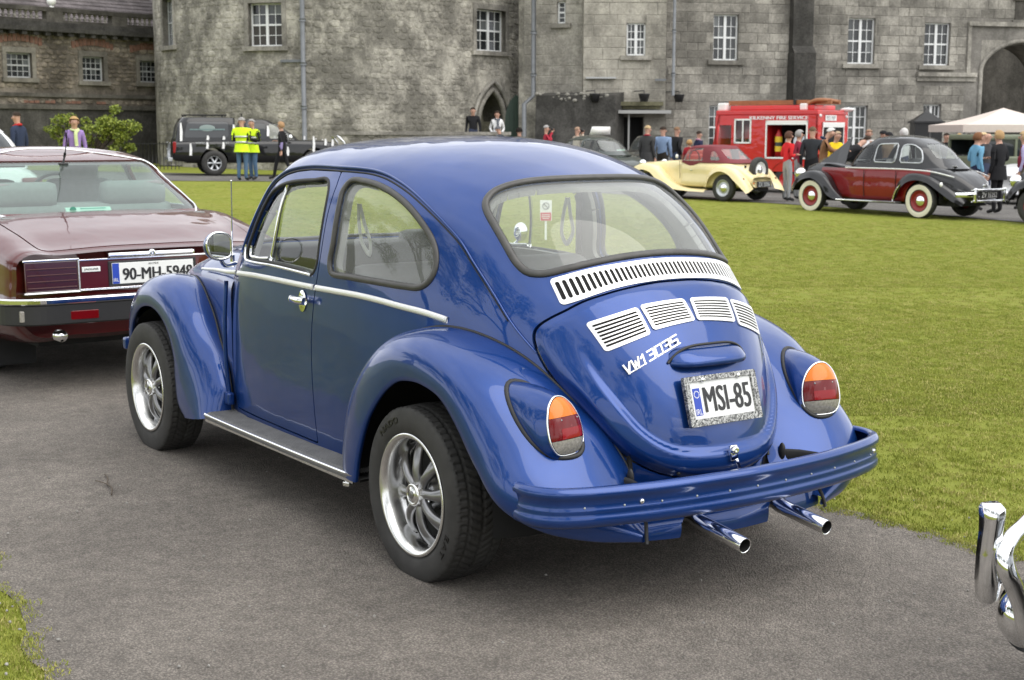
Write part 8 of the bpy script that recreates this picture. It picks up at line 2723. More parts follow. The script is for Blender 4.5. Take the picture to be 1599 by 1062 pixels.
for sd_ in (1,-1):
 for x in (0,3.08): simple_wheel(pk,x,.78 * sd_,.385,.385,.25,.22,'spoke',M['silver'],spokes=6)
 b = MB(); b.box((-1.17,.80 * sd_,.86),(.10,.12,.34),0,0,.03); b.build('tail_light',M['redlens_bright'],pk)
 b = MB(); b.box((3.80,.62 * sd_,.84),(.2,.24,.14),0,0,.04); b.build('headlight',M['clearlens'],pk)
 b = MB(); b.box((.0,.845 * sd_,.92),(1.1,.06,.12),0,0,.03); b.build('arch_flare',M['black_paint'],pk)
 e = MB(); V,F = ell_vf((.07,.10,.10),12,8); e.add(V + [2.32,.98 * sd_,1.16],F); e.build('door_mirror',M['chrome'],pk)
 r = np.random.default_rng(5)
 # streamers stick to the side nearest the lawn
 for (x,z0,z1) in ((-.96,1.05,1.60),(-.70,.62,.98),(-.20,.82,1.02),(-.18,1.08,1.22),(.28,.82,1.02),(.30,1.09,1.20),(.62,1.20,1.55),(1.66,1.2,1.52),(1.98,.60,.92),(2.24,.60,.88),(2.10,.98,1.20),(3.05,.72,1.20),(3.42,.92,1.12),(3.64,.90,1.10)):
  if x < -.9 or .5 < x < 1.8: y = .80 + (1.3 - (z0 + z1) / 2) * .12
  else: y = .892
  w = .045
  P = np.array([(x - w,y,z0),(x + w * .6,y,z0),(x + w,y - .0,(z0 + z1) / 2),(x + .02,y - (.06 if x < -.9 or .5 < x < 1.8 else 0),z1),(x - w * .5,y - (.06 if x < -.9 or .5 < x < 1.8 else 0),z1)]) * [1,sd_,1]
  P2 = P + [0,.012 * sd_,0]; n = 5
  obj('streamer',np.vstack([P,P2]),[tuple(range(n)),tuple(range(2 * n - 1,n - 1,-1))] + [(i,(i + 1) % n,n + (i + 1) % n,n + i) for i in range(n)],M['white_print'],pk,smooth=False)
 text_mesh('side_lettering','www.                .net',.1,M['pale_grey'],pk,plane_M((-.05,.893 * sd_,1.00),(-sd_,0,0) if sd_ == -1 else (-1,0,0),(0,0,1)) if sd_ == 1 else plane_M((-.05,-.893,1.00),(1,0,0),(0,0,1)),cap=(1.0,.06))
 b = MB(); V,F = ell_vf((.24,.004,.10),16,8); b.add(V + [-.18,.782 * sd_,1.44],F); b.build('window_emblem',pmat('teal_emblem',(.24,.30,.29),rough=.5),pk)
 b = MB(); b.box((-.18,.786 * sd_,1.40),(1.05,.004,.035)); b.build('emblem_band',pmat('teal_band',(.16,.24,.24),rough=.5),pk)
b = MB()
for y in (-.45,-.15,.15,.45): b.tube(np.array([(-1.30,y,.52),(-1.26,y,1.02)]),.018,6)
for z in (.6,.8,1.0): b.tube(np.array([(-1.29,-.62,z),(-1.29,.62,z)]),.018,6)
b.box((-1.30,0,.50),(.14,1.5,.12),0,0,.02); b.build('rear_step',M['silver'],pk)
b = MB()
for y in (.45,-.45):
 b.tube(np.array([(-.85,y,1.84),(.45,y,1.84)]),.018,6)
 for x in (-.8,-.2,.4): b.box((x,y,1.81),(.06,.05,.05))
b.build('roof_rail',M['under'],pk)
b = MB(); b.tube(np.array([(.95,0,1.74),(.95,0,1.90)]),.02,6); b.build('aerial',M['under'],pk)
b = MB()
P = crom([(3.85,.62,.62),(4.08,.60,.95),(3.92,.56,1.16),(3.92,0,1.18),(3.92,-.56,1.16),(4.08,-.60,.95),(3.85,-.62,.62)],30); b.tube(P,.035,8); b.build('bull_bar',M['chrome'],pk)
b = MB(); b.box((1.4,0,.45),(4.4,1.1,.14)); b.build('underbody',M['under'],pk)
# ================================================================== chrome front bumper of the car parked beside the camera
nc = empty('chrome_bumper_car',(-2.05,-.28,.008),0,'car parked nearest the camera, cut off, only its chrome bumper and overrider in view','car')
L2 = lambda P: np.array(P,float) - [-2.05,-.28,0]
O2 = np.array([-2.05,-.28,0])
W3 = lambda L_: np.array([[*(ORG + RT * s_ + FW * d_),z_] for s_,d_,z_ in L_]) - O2
UV = np.array([*RT,0]) * .93 + np.array([*FW,0]) * .37; NV_ = np.cross(UV,[0,0,1.0])
for k,c_ in enumerate((W3([(1.220,3.46,-.022)])[0],W3([(2.06,3.80,-.022)])[0])):
 q = []
 for z,w,d in ((.338,.012,.0),(.352,.026,.012),(.40,.032,.018),(.47,.031,.016),(.525,.026,.016),(.56,.027,.022),(.588,.030,.020),(.600,.022,.004)):
  q.append([c_ + UV * (w * t) + NV_ * (d - .022 * abs(t)**3) + np.array([0,0,z]) for t in np.linspace(-1,1,9)] + [c_ + UV * (w * t) - NV_ * .03 + np.array([0,0,z]) for t in (1,-1)])
 S = grid_srf(np.array(q),wrap=True); b = MB(); b.add(S.V,[tuple(t) for t in S.T.tolist()] + [tuple(range(77,88))]); b.build('overrider',M['chrome'],nc)
b = MB()
b.tube(crom(W3([(1.50,3.70,.515),(1.395,3.62,.513),(1.325,3.55,.493),(1.262,3.47,.477),(1.232,3.42,.452),(1.236,3.41,.424),(1.262,3.42,.374),(1.288,3.43,.315),(1.300,3.43,.265),(1.33,3.44,.21),(1.40,3.46,.18)]),50),.0235,14)
b.tube(crom(W3([(1.50,3.70,.515),(1.7,3.76,.515),(2.06,3.85,.515)]),12),.0235,14)
b.build('bumper_bow',M['chrome'],nc)
b = MB(); V,F = ell_vf((.085,.085,.085),26,16); b.add(V + W3([(1.345,3.52,.262)])[0],F); b.build('fog_lamp',M['chrome'],nc)
b = MB(); V,F = lathe_vf([(-.03,.088),(.0,.096),(.03,.090)],30,'x'); b.add(V @ np.array([[UV[0],-UV[1],0],[UV[1],UV[0],0],[0,0,1]]).T + W3([(1.345,3.52,.262)])[0],F); b.build('lamp_rim',M['rubber'],nc)
b = MB()
P = crom(np.array([(-.55,.72,.36),(-.42,.64,.36),(-.28,.50,.36),(-.12,.25,.37),(.0,0,.40),(.10,-.40,.40),(.04,-.62,.40),(-.12,-.80,.40),(-.40,-.86,.40)]),60)
V,F = sweep_vf(P,[(0,-.07),(.016,-.055),(.022,-.02),(.012,0),(.022,.02),(.016,.055),(0,.07),(-.01,.05),(-.01,-.05)],(0,0,1)); b.add(V,F); b.build('front_bumper',M['chrome'],nc)
for sd_ in (1,-1):
 for x in (-.62,-3.0): simple_wheel(nc,x,.70 * sd_,.31,.31,.17,.2,'disc',M['silver'],False,M['chrome'])
Bn = ring_loft([(-4.1,half(.6,.35,.6,.7)),(-3.8,half(.76,.28,.85,.95)),(-2,half(.80,.26,.92,1.0)),(-1.1,half(.78,.26,.88,.96)),(-.5,half(.68,.30,.78,.88)),(-.16,half(.52,.34,.66,.76)),(-.06,half(.42,.38,.58,.66))],30,50); Bn.build('body',M['silver'],nc)
Tn = shell([(.95,-3.4,-1.0,.70,4,4),(1.2,-3.0,-1.4,.62,4,4),(1.38,-2.6,-1.8,.52,4,4)],90,16,.05); Tn.build('roof',M['silver'],nc)
# ================================================================== odds and ends round the lawn
sg_ = empty('no_parking_sign',SD(.475,20.0),YAWF + math.pi,'small white and red no-parking sign on a post stuck in the lawn','sign')
b = MB(); b.box((-.012,0,.16),(.022,.03,.33)); b.build('post',M['white_print'],sg_)
b = MB(); b.box((0,0,.42),(.008,.165,.29),0,0,.002); pn = b.build('panel',M['white_print'],sg_)
b = MB(); b.box((.006,0,.335),(.004,.15,.115)); b.build('red_field',pmat('sign_red',(.55,.03,.04),rough=.5),pn)
b = MB(); P = [(.008,.045 * math.cos(t),.485 + .045 * math.sin(t)) for t in np.linspace(0,6.283,22,endpoint=False)]; b.tube(np.array(P),.006,5,True,False); b.tube(np.array([(.008,-.03,.515),(.008,.03,.455)]),.006,5); b.build('prohibition_ring',M['gunmetal'],pn)
for k,(z,w) in enumerate(((.360,.11),(.335,.12),(.310,.09))):
 b = MB(); b.box((.009,0,z),(.002,w,.008)); b.build('print_line',M['white_print'],pn)
# gazebo with a four-sided pale roof
gz = place('gazebo',13.85,40.4,0,1,'pale pink canvas gazebo on thin legs at the right edge','gazebo')
b = MB(); R_ = 1.62; zt,ze = 2.42,1.94
cor = [(-R_,-R_),(R_,-R_),(R_,R_),(-R_,R_)]
for i in range(4):
 a_,c_ = np.array(cor[i]),np.array(cor[(i + 1) % 4]); G = []
 for t in np.linspace(0,1,9):
  e_ = a_ + (c_ - a_) * np.linspace(0,1,13)[:,None]
  G.append(np.column_stack([e_ * (1 - t),ze + (zt - ze) * t**1.35 - .06 * (1 - t) * np.sin(np.linspace(0,np.pi,13)) * .6]))
 S = grid_srf(np.array(G)); S = S if S.normals()[:,2].mean() > 0 else S.flip(); b.add(S.V,[tuple(x) for x in S.T.tolist()])
 b.add(np.array([(*a_,ze),(*c_,ze),(*c_,ze - .20),(*a_,ze - .20)]),[(0,1,2,3)],0,False)
b.build('canopy',pmat('pale_pink_canvas',(.60,.52,.465),rough=.85,noise=.06),gz)
for i,c_ in enumerate(cor): b = MB(); b.tube(np.array([(c_[0] * .97,c_[1] * .97,0),(c_[0] * .97,c_[1] * .97,ze)]),.022,8); b.build('leg',M['silver'],gz)
bo = place('ticket_booth',14.35,49.6,-.1,-1,'narrow black booth with a pyramid roof in front of the castle wall','booth')
b = MB(); b.box((0,0,1.05),(1.0,.92,2.1)); b.build('booth_body',M['plate_black'],bo)
b = MB(); b.add(np.array([(-.56,-.52,2.1),(.56,-.52,2.1),(.56,.52,2.1),(-.56,.52,2.1),(-.1,-.1,2.42),(.1,-.1,2.42),(.1,.1,2.42),(-.1,.1,2.42),(0,0,2.62)]),[(0,1,5,4),(1,2,6,5),(2,3,7,6),(3,0,4,7),(4,5,8),(5,6,8),(6,7,8),(7,4,8)],0,False); b.box((0,0,2.09),(1.14,1.06,.06)); b.build('booth_roof',M['plate_black'],bo)
# hanging flower baskets on brackets by the castle door
for px_,lab in ((925,'black hanging basket on the wall left of the castle doorway'),(1000,'black hanging basket on the wall above the castle doorway'),(1048,'black hanging basket right of the doorway beside the drainpipe')):
 W_ = WB if px_ < 1030 else WA
 u_,_ = wallu(W_,px_); p = W_.P(u_,z_at(153,51),.55)
 hbk = empty('hanging_basket',tuple(p),W_.rz,lab,'hanging basket','black hanging baskets round the castle door')
 b = MB(); b.lathe([(-.16,0),(-.16,.13),(.10,.20),(.12,.20),(.10,.17)],14,'z'); b.build('pot',M['plate_black'],hbk)
 b = MB(); sn = -1 if (W_.N[:2] @ np.array([-math.sin(W_.rz),math.cos(W_.rz)])) > 0 else 1; b.tube(np.array([(0,0,.10),(0,0,.22),(-.3,.55 * sn,.22)]),.018,6); b.build('bracket',M['plate_black'],hbk)
# railings at the corner between the side range and the tower
rl = empty('iron_railing',SD(s_at(238,49),49.2),math.atan2(RT[1],RT[0]),'black iron railing between the leafy shrub and the round tower','railing')
for k in range(16): b = MB(); b.tube(np.array([(-1.0 + k * .13,0,0),(-1.0 + k * .13,0,.95)]),.014,6); b.build('bar',M['plate_black'],rl)
b = MB(); b.box((0,0,.88),(2.1,.03,.03)); b.box((0,0,.12),(2.1,.03,.03)); b.build('rail',M['plate_black'],rl)
# ---- leafy shrub, and the trees on the near side of the lawn that the paint and glass mirror
def leaf_cloud(b,n,ctrs,rad,lo,hi,seed,squash=.8):
 r = np.random.default_rng(seed)
 ctrs = np.array(ctrs,float)
 k = r.integers(len(ctrs),size=n)
 d = r.normal(size=(n,3)); d /= np.linalg.norm(d,axis=1,keepdims=True)
 p = ctrs[k] + d * (rad * r.uniform(.25,1.0,n)**.6)[:,None] * [1,1,squash]
 a = r.normal(size=(n,3)); a /= np.linalg.norm(a,axis=1,keepdims=True)
 c_ = np.cross(a,r.normal(size=(n,3))); c_ /= np.linalg.norm(c_,axis=1,keepdims=True)
 l,w = r.uniform(lo,hi,n)[:,None],r.uniform(lo,hi,n)[:,None] * .5
 V = np.stack([p - a * l,p + c_ * w,p + a * l,p - c_ * w],1).reshape(-1,3)
 F = np.arange(4 * n).reshape(-1,4)
 return V,F
def leaf_mat(name,c0,c1):
 m,nt,bs = new_mat(name)
 g = nt.nodes.new('ShaderNodeNewGeometry'); r = nt.nodes.new('ShaderNodeValToRGB'); r.color_ramp.elements[0].color = (*c0,1); r.color_ramp.elements[1].color = (*c1,1)
 nt.links.new(g.outputs['Random Per Island'],r.inputs['Fac']); nt.links.new(r.outputs['Color'],bs.inputs['Base Color']); bs.inputs['Roughness'].default_value = .6
 bs.inputs['Subsurface Weight'].default_value = 0
 return m
sh = empty('shrub',SD(s_at(143,45.5),45.5),0,'bright yellow-green leafy shrub against the dark wall of the side range','shrub')
rr2 = np.random.default_rng(8)
ct = [RT[0:2] * u for u in (0,)]
ct = []
for px_,py_,rr_ in ((95,212,.32),(118,200,.35),(108,222,.40),(140,205,.42),(165,196,.42),(185,205,.42),(200,214,.36),(165,215,.5),(135,220,.45),(118,186,.14),(195,196,.22),(172,190,.25),(190,224,.4),(150,228,.45)):
 off = RT * s_at(px_,45.5) - RT * s_at(143,45.5); ct.append((off[0],off[1],z_at(py_,45.5) - terr_sd(-13.5,45)))
for c_ in list(ct):
 for q in range(3): ct.append((c_[0] + rr2.normal(0,.26),c_[1] + rr2.normal(0,.3),c_[2] + rr2.normal(0,.17)))
V,F = leaf_cloud(None,5200,ct,.21,.035,.075,3)
obj('foliage',V,F,leaf_mat('shrub_leaves',(.10,.15,.015),(.26,.30,.03)),sh,smooth=False)
b = MB()
for c_ in ct: b.tube(crom([(0,0,-.1),(c_[0] * .4,c_[1] * .4,c_[2] * .5),c_],6),[.03,.026,.022,.018,.014,.01],5)
b.build('stems',pmat('shrub_bark',(.08,.06,.04),rough=.9),sh)
def tree_meshes(seed):
 r = np.random.default_rng(seed); b = MB(); tips = []
 def grow(p,d,L,rad,lev):
  q = [p]
  for i in range(4):
   d = d + r.normal(0,.13,3) + [0,0,.05]; d /= np.linalg.norm(d); p = p + d * L / 4; q.append(p)
  b.tube(crom(q,7),np.linspace(rad,rad * .55,7),6)
  if lev == 4: tips.append(p); return
  if lev >= 2: tips.append(q[3])
  for k in range(3 if lev < 3 else 2):
   a = r.uniform(0,6.28); t = r.uniform(.35,.8)
   side = np.cross(d,[math.cos(a),math.sin(a),.2]); side /= np.linalg.norm(side) + 1e-9
   grow(p if k else q[3],d * (1 - t * .55) + side * t,L * r.uniform(.62,.8),rad * .55,lev + 1)
 grow(np.zeros(3),np.array([0,0,1.0]),3.6,.30,0)
 V,F = leaf_cloud(None,9000,tips,.75,.06,.13,seed + 1)
 return b.data('trunk',pmat('tree_bark',(.075,.062,.05),rough=.95,noise=.3,nscale=9)),mesh_data('crown',V,F,False,leaf_mat('tree_leaves',(.045,.075,.012),(.13,.17,.03)))
TM = [tree_meshes(31),tree_meshes(57)]
for i,(x,y,sc,lab) in enumerate(((20.5,13.5,1.05,'broad leafy tree nearest the maroon car on the near side'),(28,19,1.2,'tall leafy tree farthest along the near side'),(12,17,1.15,'leafy tree set back from the path beside the blue car'),(2,15,1.1,'leafy tree across the grass from the blue car door'),(-8,15,1.2,'leafy tree behind the camera on the left'),(-17,8,1.1,'leafy tree standing at the rear end of the path'))):
 t = empty('tree',(x,y,float(ground_z(x,y)) - .05),i * 1.7,lab,'tree','trees on the near side of the lawn'); t.scale = (sc,sc,sc)
 for nm,me in zip(('trunk','crown'),TM[i % 2]): link(bpy.data.objects.new(nm,me),t)
# ================================================================== visitors
SKIN = pmat('skin',(.50,.29,.21),rough=.55)
_cm = {}
def cloth(c):
 k = tuple(c)
 if k not in _cm: _cm[k] = pmat('cloth_%d' % len(_cm),c,rough=.85,noise=.15,nscale=7,spec=.2)
 return _cm[k]
def hand_vf(p,d,side):
 """palm, four unequal curled fingers and a thumb, hanging along d"""
 d = d / np.linalg.norm(d); x = np.array([1.0,0,0]) - d[0] * d; x /= np.linalg.norm(x); n = np.cross(d,x) * side
 b = MB(); b.tube(np.array([p - d * .02,p + d * .03,p + d * .085]),[.022,.034,.036],8,False,True,[.018,.020,.014],n)
 for k,L in enumerate((.068,.078,.072,.055)):
  o = p + d * .08 + x * (.030 - .020 * k)
  b.tube(np.array([o,o + d * L * .5 - n * .008,o + d * L * .85 - n * .03]),[.0095,.009,.007],5)
 o = p + d * .025 + x * .034; b.tube(np.array([o,o + x * .022 + d * .03,o + x * .016 + d * .06]),[.011,.010,.008],5)
 return np.concatenate(b.V),b.F
FACE = None
def person(s,D,label,h=1.72,look=0.0,top=(.1,.1,.1),legs=(.05,.06,.1),shoes=(.03,.03,.03),hair=(.05,.035,.025),hairstyle='short',arms=('down','down'),stride=0.0,lean=0.0,coat=None,vest=None,sleeves=None,extra=None,nod=0.0,fem=False,z=None,cap=None,ap=True):
 """look: facing, degrees clockwise from 'away from the camera' seen from above"""
 a = math.radians(look); v = RT * math.sin(a) + FW * math.cos(a)
 p = SD(s,D)
 root = empty('person',(p[0],p[1],p[2] + (.012 if D > 27 and D < 46 else 0) if z is None else z),math.atan2(v[1],v[0]),label,'person','visitors at the car show')
 k = h / 1.75; sw = (.185 if not fem else .165)
 J = {'pel': (0,0,.95),'sp': (.0,0,1.12),'ch': (.0 + lean * .25,0,1.33),'nk': (.0 + lean * .40,0,1.47),'h0': (.02 + lean * .46,0,1.545),'h1': (.035 + lean * .55 + nod * .03,0,1.635 - nod * .01),'h2': (.02 + lean * .60 + nod * .05,0,1.712 - nod * .02)}
 if lean:
  for q in ('ch','nk','h0','h1','h2'): x,y,zz = J[q]; J[q] = (x,y,zz - abs(lean) * (zz - 1.0) * .35)
 E_ = [('pel','sp'),('sp','ch'),('ch','nk'),('nk','h0'),('h0','h1'),('h1','h2')]
 R_ = {'pel': .145,'sp': .135 if not fem else .118,'ch': .150 if not fem else .135,'nk': .062,'h0': .064,'h1': .096,'h2': .070}
 cx,cz = J['ch'][0],J['ch'][2]
 for sd_,nm,ar in ((1,'l',arms[0]),(-1,'r',arms[1])):
  J['s' + nm] = (cx,sw * sd_,cz + .07)
  el,wr = {'down': ((cx - .03,(sw + .06) * sd_,cz - .22),(cx + .04,(sw + .07) * sd_,cz - .47)),
                  'bent': ((cx - .04,(sw + .07) * sd_,cz - .20),(cx + .20,.10 * sd_,cz - .16)),
                  'camera': ((cx + .12,(sw + .06) * sd_,cz - .10),(cx + .20,.05 * sd_,cz + .20)),
                  'pocket': ((cx - .08,(sw + .09) * sd_,cz - .20),(cx + .06,(sw - .01) * sd_,cz - .38)),
                  'back': ((cx - .12,(sw + .08) * sd_,cz - .20),(cx - .10,.05 * sd_,cz - .36)),
                  'swing': ((cx - .12,(sw + .04) * sd_,cz - .20),(cx - .10,(sw + .05) * sd_,cz - .44)),
                  'reach': ((cx + .14,(sw + .03) * sd_,cz - .12),(cx + .38,.14 * sd_,cz - .10))}[ar]
  J['e' + nm],J['w' + nm] = el,wr
  st = stride * sd_
  J['t' + nm] = (0,.095 * sd_,.90); J['k' + nm] = (.02 + st * .5,.10 * sd_,.50); J['a' + nm] = (st * (1.0 if st > 0 else 1.15) - .02,.105 * sd_,.085 + (.06 if st < 0 else 0)); J['f' + nm] = (st + .15,.12 * sd_,.035 + (.03 if st < 0 else 0))
  E_ += [('ch','s' + nm),('s' + nm,'e' + nm),('e' + nm,'w' + nm),('pel','t' + nm),('t' + nm,'k' + nm),('k' + nm,'a' + nm),('a' + nm,'f' + nm)]
  for q,r_ in (('s',.072),('e',.052),('w',.038),('t',.095),('k',.066),('a',.052),('f',.040)): R_[q + nm] = r_ * (1.0 if not fem else .93)
 names = list(J); V = np.array([J[q] for q in names]); idx = {q: i for i,q in enumerate(names)}
 me = bpy.data.meshes.new('sk'); me.from_pydata(V.tolist(),[(idx[a_],idx[b_]) for a_,b_ in E_],[]); me.update()
 o = bpy.data.objects.new('sk',me); C.objects.link(o)
 md = o.modifiers.new('skin','SKIN'); o.modifiers.new('sub','SUBSURF').levels = 1
 for i,q in enumerate(names):
  sv = me.skin_vertices[0].data[i]; sv.radius = (R_[q],R_[q]); sv.use_root = (q == 'pel')
 ev = o.evaluated_get(bpy.context.evaluated_depsgraph_get()); m2 = ev.to_mesh()
 BV = np.array([q.co[:] for q in m2.vertices]); BF = [list(q.vertices) for q in m2.polygons]
 ev.to_mesh_clear(); bpy.data.objects.remove(o); bpy.data.meshes.remove(me)
 tz = (BV[:,2] > .84) & (BV[:,2] < 1.47) & (np.abs(BV[:,1]) < .2)
 seg = np.array([[V[idx[a_]],V[idx[b_]]] for a_,b_ in E_]); kind = []
 for a_,b_ in E_:
  kind.append(1 if b_ in ('h0','h1','h2') or (a_ == 'nk') else 4 if b_[0] == 'f' else 2 if a_[0] in 'tk' or (b_[0] == 't') else 3 if b_[0] in 'w' else 0)
 cen = np.array([BV[f].mean(0) for f in BF])
 ab = seg[:,1] - seg[:,0]; t = np.clip(((cen[:,None] - seg[None,:,0]) * ab).sum(2) / (ab * ab).sum(1),0,1)
 dd = np.linalg.norm(cen[:,None] - (seg[None,:,0] + t[...,None] * ab),axis=2); nb = dd.argmin(1)
 mi = np.array([kind[i] for i in nb])
 mi[(mi == 0) & (cen[:,2] < .93)] = 2
 # clothes swell a little over the frame, the chest is flatter than it is wide
 BV[tz,0] = cx * 0 + BV[tz,0] * .80
 HV,HF,HM = [BV],list(BF),list(mi)
 nv = len(BV)
 for sd_,nm in ((1,'l'),(-1,'r')):
  w_,e_ = np.array(J['w' + nm]),np.array(J['e' + nm]); hv,hf = hand_vf(w_ + (w_ - e_) / np.linalg.norm(w_ - e_) * .02,w_ - e_,sd_); HV.append(hv); HF += [[i + nv for i in f] for f in hf]; HM += [1] * len(hf); nv += len(hv)
 hc = np.array(J['h1'])
 for c_,r_ in (((.098,0,-.012),(.018,.014,.022)),((.0,.094,-.01),(.02,.012,.03)),((.0,-.094,-.01),(.02,.012,.03))):
  ev_,ef_ = ell_vf(r_,8,6); HV.append(ev_ + hc + c_); HF += [[i + nv for i in f] for f in ef_]; HM += [1] * len(ef_); nv += len(ev_)
 mats = [cloth(top),SKIN,cloth(legs),cloth(sleeves or top),cloth(shoes)]
 bd = obj('body',np.concatenate(HV) * k,HF,mats,root,True,HM)
 f = MB()
 for sd_ in (1,-1): f.ell(hc + [.088,.034 * sd_,.014],(.008,.012,.007),8,5)
 f.ell(hc + [.086,0,-.050],(.008,.022,.005),8,5)
 f.xf(Matrix.Scale(k,4)); f.build('face_features',pmat('eyes_and_mouth',(.10,.04,.035),rough=.5) if 'eyes_and_mouth' not in bpy.data.materials else bpy.data.materials['eyes_and_mouth'],root)
 if hairstyle != 'bald':
  hv,hf = ell_vf((.108,.104,.112),18,12); z0 = {'short': .005,'bob': -.075,'fluffy': -.04}[hairstyle]
  gr = 1.0 if hairstyle == 'short' else 1.10
  hv = hv * gr; keep = lambda q: (q[2] > z0) and not (q[0] > .045 and q[2] < .055)
  hv2 = [q for q in hv]; hf2 = [g for g in hf if all(keep(hv[i]) for i in g)]
  hb = MB(); jit = np.random.default_rng(int(abs(s * 100)) + 1).normal(0,.004,hv.shape); hb.add(hv + jit + hc + [-.012,0,.012],hf2); hb.xf(Matrix.Scale(k,4)); hb.build('hair',cloth(hair),root)
 if cap is not None:
  hb = MB(); hv,hf = ell_vf((.115,.11,.10),16,10); hb.add(hv + hc + [-.005,0,.03],[g for g in hf if all(hv[i][2] > -.005 for i in g)]); hb.tube(np.array([hc + [.08,0,.035],hc + [.17,0,.025]]),.075,8,False,True,.01,(0,0,1)); hb.xf(Matrix.Scale(k,4)); hb.build('cap',cloth(cap),root)
 if vest or coat:
  sel = (cen[:,2] > (.86 if vest else .86)) & (cen[:,2] < 1.47) & (np.isin(nb,[0,1,2,6,13]) | ((mi == 0) & (np.abs(cen[:,1]) < .23)))
  fs = [BF[i] for i in np.where(sel)[0]]
  used = sorted({i for g in fs for i in g}); mp_ = {i: j for j,i in enumerate(used)}
  VV = BV[used]; c0 = np.array([cx * .8,0,0]); rad = VV - c0; rad[:,2] = 0; rad /= np.linalg.norm(rad,axis=1,keepdims=True) + 1e-9; VV = VV + rad * (.024 if vest else .018)
  zc_ = [np.mean([VV[mp_[i]][2] for i in g]) for g in fs]
  if vest: obj('hi_vis_vest',VV * k,[[mp_[i] for i in g] for g in fs],cloth(vest),root)
  if vest:
   hb = MB()
   for zz in (1.07,1.22): hb.tube(np.array([(.8 * cx + .152 * math.cos(q),(.178 + .03 * (zz > 1.2)) * math.sin(q),zz) for q in np.linspace(0,6.283,26,endpoint=False)]),.010,6,True,False,.028,(0,0,1))
   hb.xf(Matrix.Scale(k,4)); hb.build('reflective_band',M['silver'],root)
  else: obj('coat_body',VV * k,[[mp_[i] for i in g] for g in fs],cloth(coat[0]),root)
 if coat or vest:
  zb = coat[1] if coat else .80
  cb = MB(); prof = []
  for zz,rx,ry in ((1.02,.140,.185),(.90,.155,.205),((zb + .9) / 2,.165,.215),(zb,.175,.225)):
   prof.append([(rx * math.cos(q),ry * math.sin(q) * (1 + .03 * math.sin(5 * q)),zz) for q in np.linspace(0,2 * np.pi,26,endpoint=False)])
  S = grid_srf(np.array(prof),wrap=True); S = S if (S.normals()[:,0] * S.V[:,0]).mean() > 0 else S.flip(); cb.add(S.V,[tuple(x) for x in S.T.tolist()]); cb.xf(Matrix.Scale(k,4)); cb.build('coat_skirt',cloth(coat[0] if coat else vest),root)
 if extra:
  for nm,vf,mt in extra(J,hc,k): eb = MB(); eb.add(vf[0] * k,vf[1]); eb.build(nm,mt,root)
 return root
def scarf(c): return lambda J,hc,k: [('scarf',tube_vf(crom([(-.03,.07,1.47),(.06,.075,1.46),(.11,.03,1.42),(.135,.02,1.25),(.135,.03,1.10)],14),.04,8,False,True,.014,(1,0,0)),cloth(c)),('scarf_loop',tube_vf(crom([(.0,.085,1.475),(-.07,0,1.49),(0,-.085,1.475),(.085,0,1.45)],20,True),.026,8,True,False),cloth(c))]
def bag(c,y=-.24,z=1.0): return lambda J,hc,k: [('shoulder_bag',tuple([box_vf((.20,.12,.26),.04)[0] + [0,y - .05 * np.sign(y),z],box_vf((.20,.12,.26),.04)[1]]),cloth(c)),('bag_strap',tube_vf(crom([(.05,y,z + .1),(.03,y * .6,1.46),(-.05,y,z + .1)],14),.012,6),cloth(c))]
def camera_(J,hc,k): V,F = box_vf((.07,.13,.09),.015); return [('camera',(V + hc + [.17,0,.0],F),M['plate_black'])]
BK,NV,JN,GY = (.016,.016,.018),(.025,.032,.07),(.075,.13,.22),(.30,.31,.32)
HG,HB,HW,HD = (.30,.29,.28),(.42,.27,.12),(.58,.57,.55),(.035,.024,.018)
def at(px_,D): return s_at(px_,D),D
HV_ = (.62,.85,.03)
person(*at(36,30),'man in a navy jacket with a red collar at the far left',look=-75,top=(.03,.04,.075),hair=HD,sleeves=(.03,.04,.075),extra=scarf((.45,.03,.03)))
person(*at(123,30.5),'blonde woman in a purple cardigan with a pale green scarf',h=1.64,look=160,top=(.30,.20,.45),hair=HB,hairstyle='bob',fem=True,extra=scarf((.55,.62,.32)))
person(*at(381,39.9),'grey-haired man in a yellow hi-vis vest and jeans with his back turned',h=1.76,look=8,top=BK,legs=JN,hair=HG,vest=HV_,arms=('bent','bent'))
person(*at(398,40.6),'second hi-vis man, open vest over a black jacket, facing the first',h=1.72,look=-140,top=BK,legs=JN,hair=HG,vest=HV_,arms=('bent','pocket'))
person(*at(443,41.6),'woman walking left in a black vest with lilac sleeves and black trousers',h=1.66,look=-70,top=BK,legs=BK,sleeves=(.33,.27,.52),hair=(.36,.22,.12),hairstyle='bob',fem=True,stride=.26,arms=('swing','bent'))
person(*at(739,49.4),'man in a black coat standing left of the pointed doorway',look=190,top=BK,hair=HD,z=.62)
person(*at(776,49.2),'woman in a white jacket with a dark scarf in front of the pointed doorway',h=1.66,look=175,top=(.72,.72,.72),hair=HD,hairstyle='bob',fem=True,arms=('pocket','pocket'),extra=scarf((.10,.11,.13)),z=.55)
person(*at(780,46.5),'man in a flat cap and dark coat below the woman in white',look=-60,top=(.05,.06,.07),cap=(.12,.12,.13),hair=HG,nod=1,extra=lambda J,hc,k: [('bag_strap',tube_vf(np.array([(.13,.12,1.40),(.14,-.12,1.05)]),.02,6),cloth((.5,.48,.42)))],z=-.02)
person(*at(810,46.5),'dark-haired person in grey seen beyond the roof by the green door',look=0,top=(.10,.095,.085),hair=(.015,.012,.01),hairstyle='fluffy',z=-.08)
person(*at(851,45.0),'grey-haired man in a red jacket raising a camera to his eye',look=80,top=(.36,.03,.05),hair=HG,arms=('camera','camera'),extra=camera_)
person(*at(899,44.0),'person in a beige jacket holding a camera beside the roof sign',h=1.68,look=60,top=(.48,.40,.32),hair=(.30,.20,.14),arms=('camera','camera'),extra=camera_)
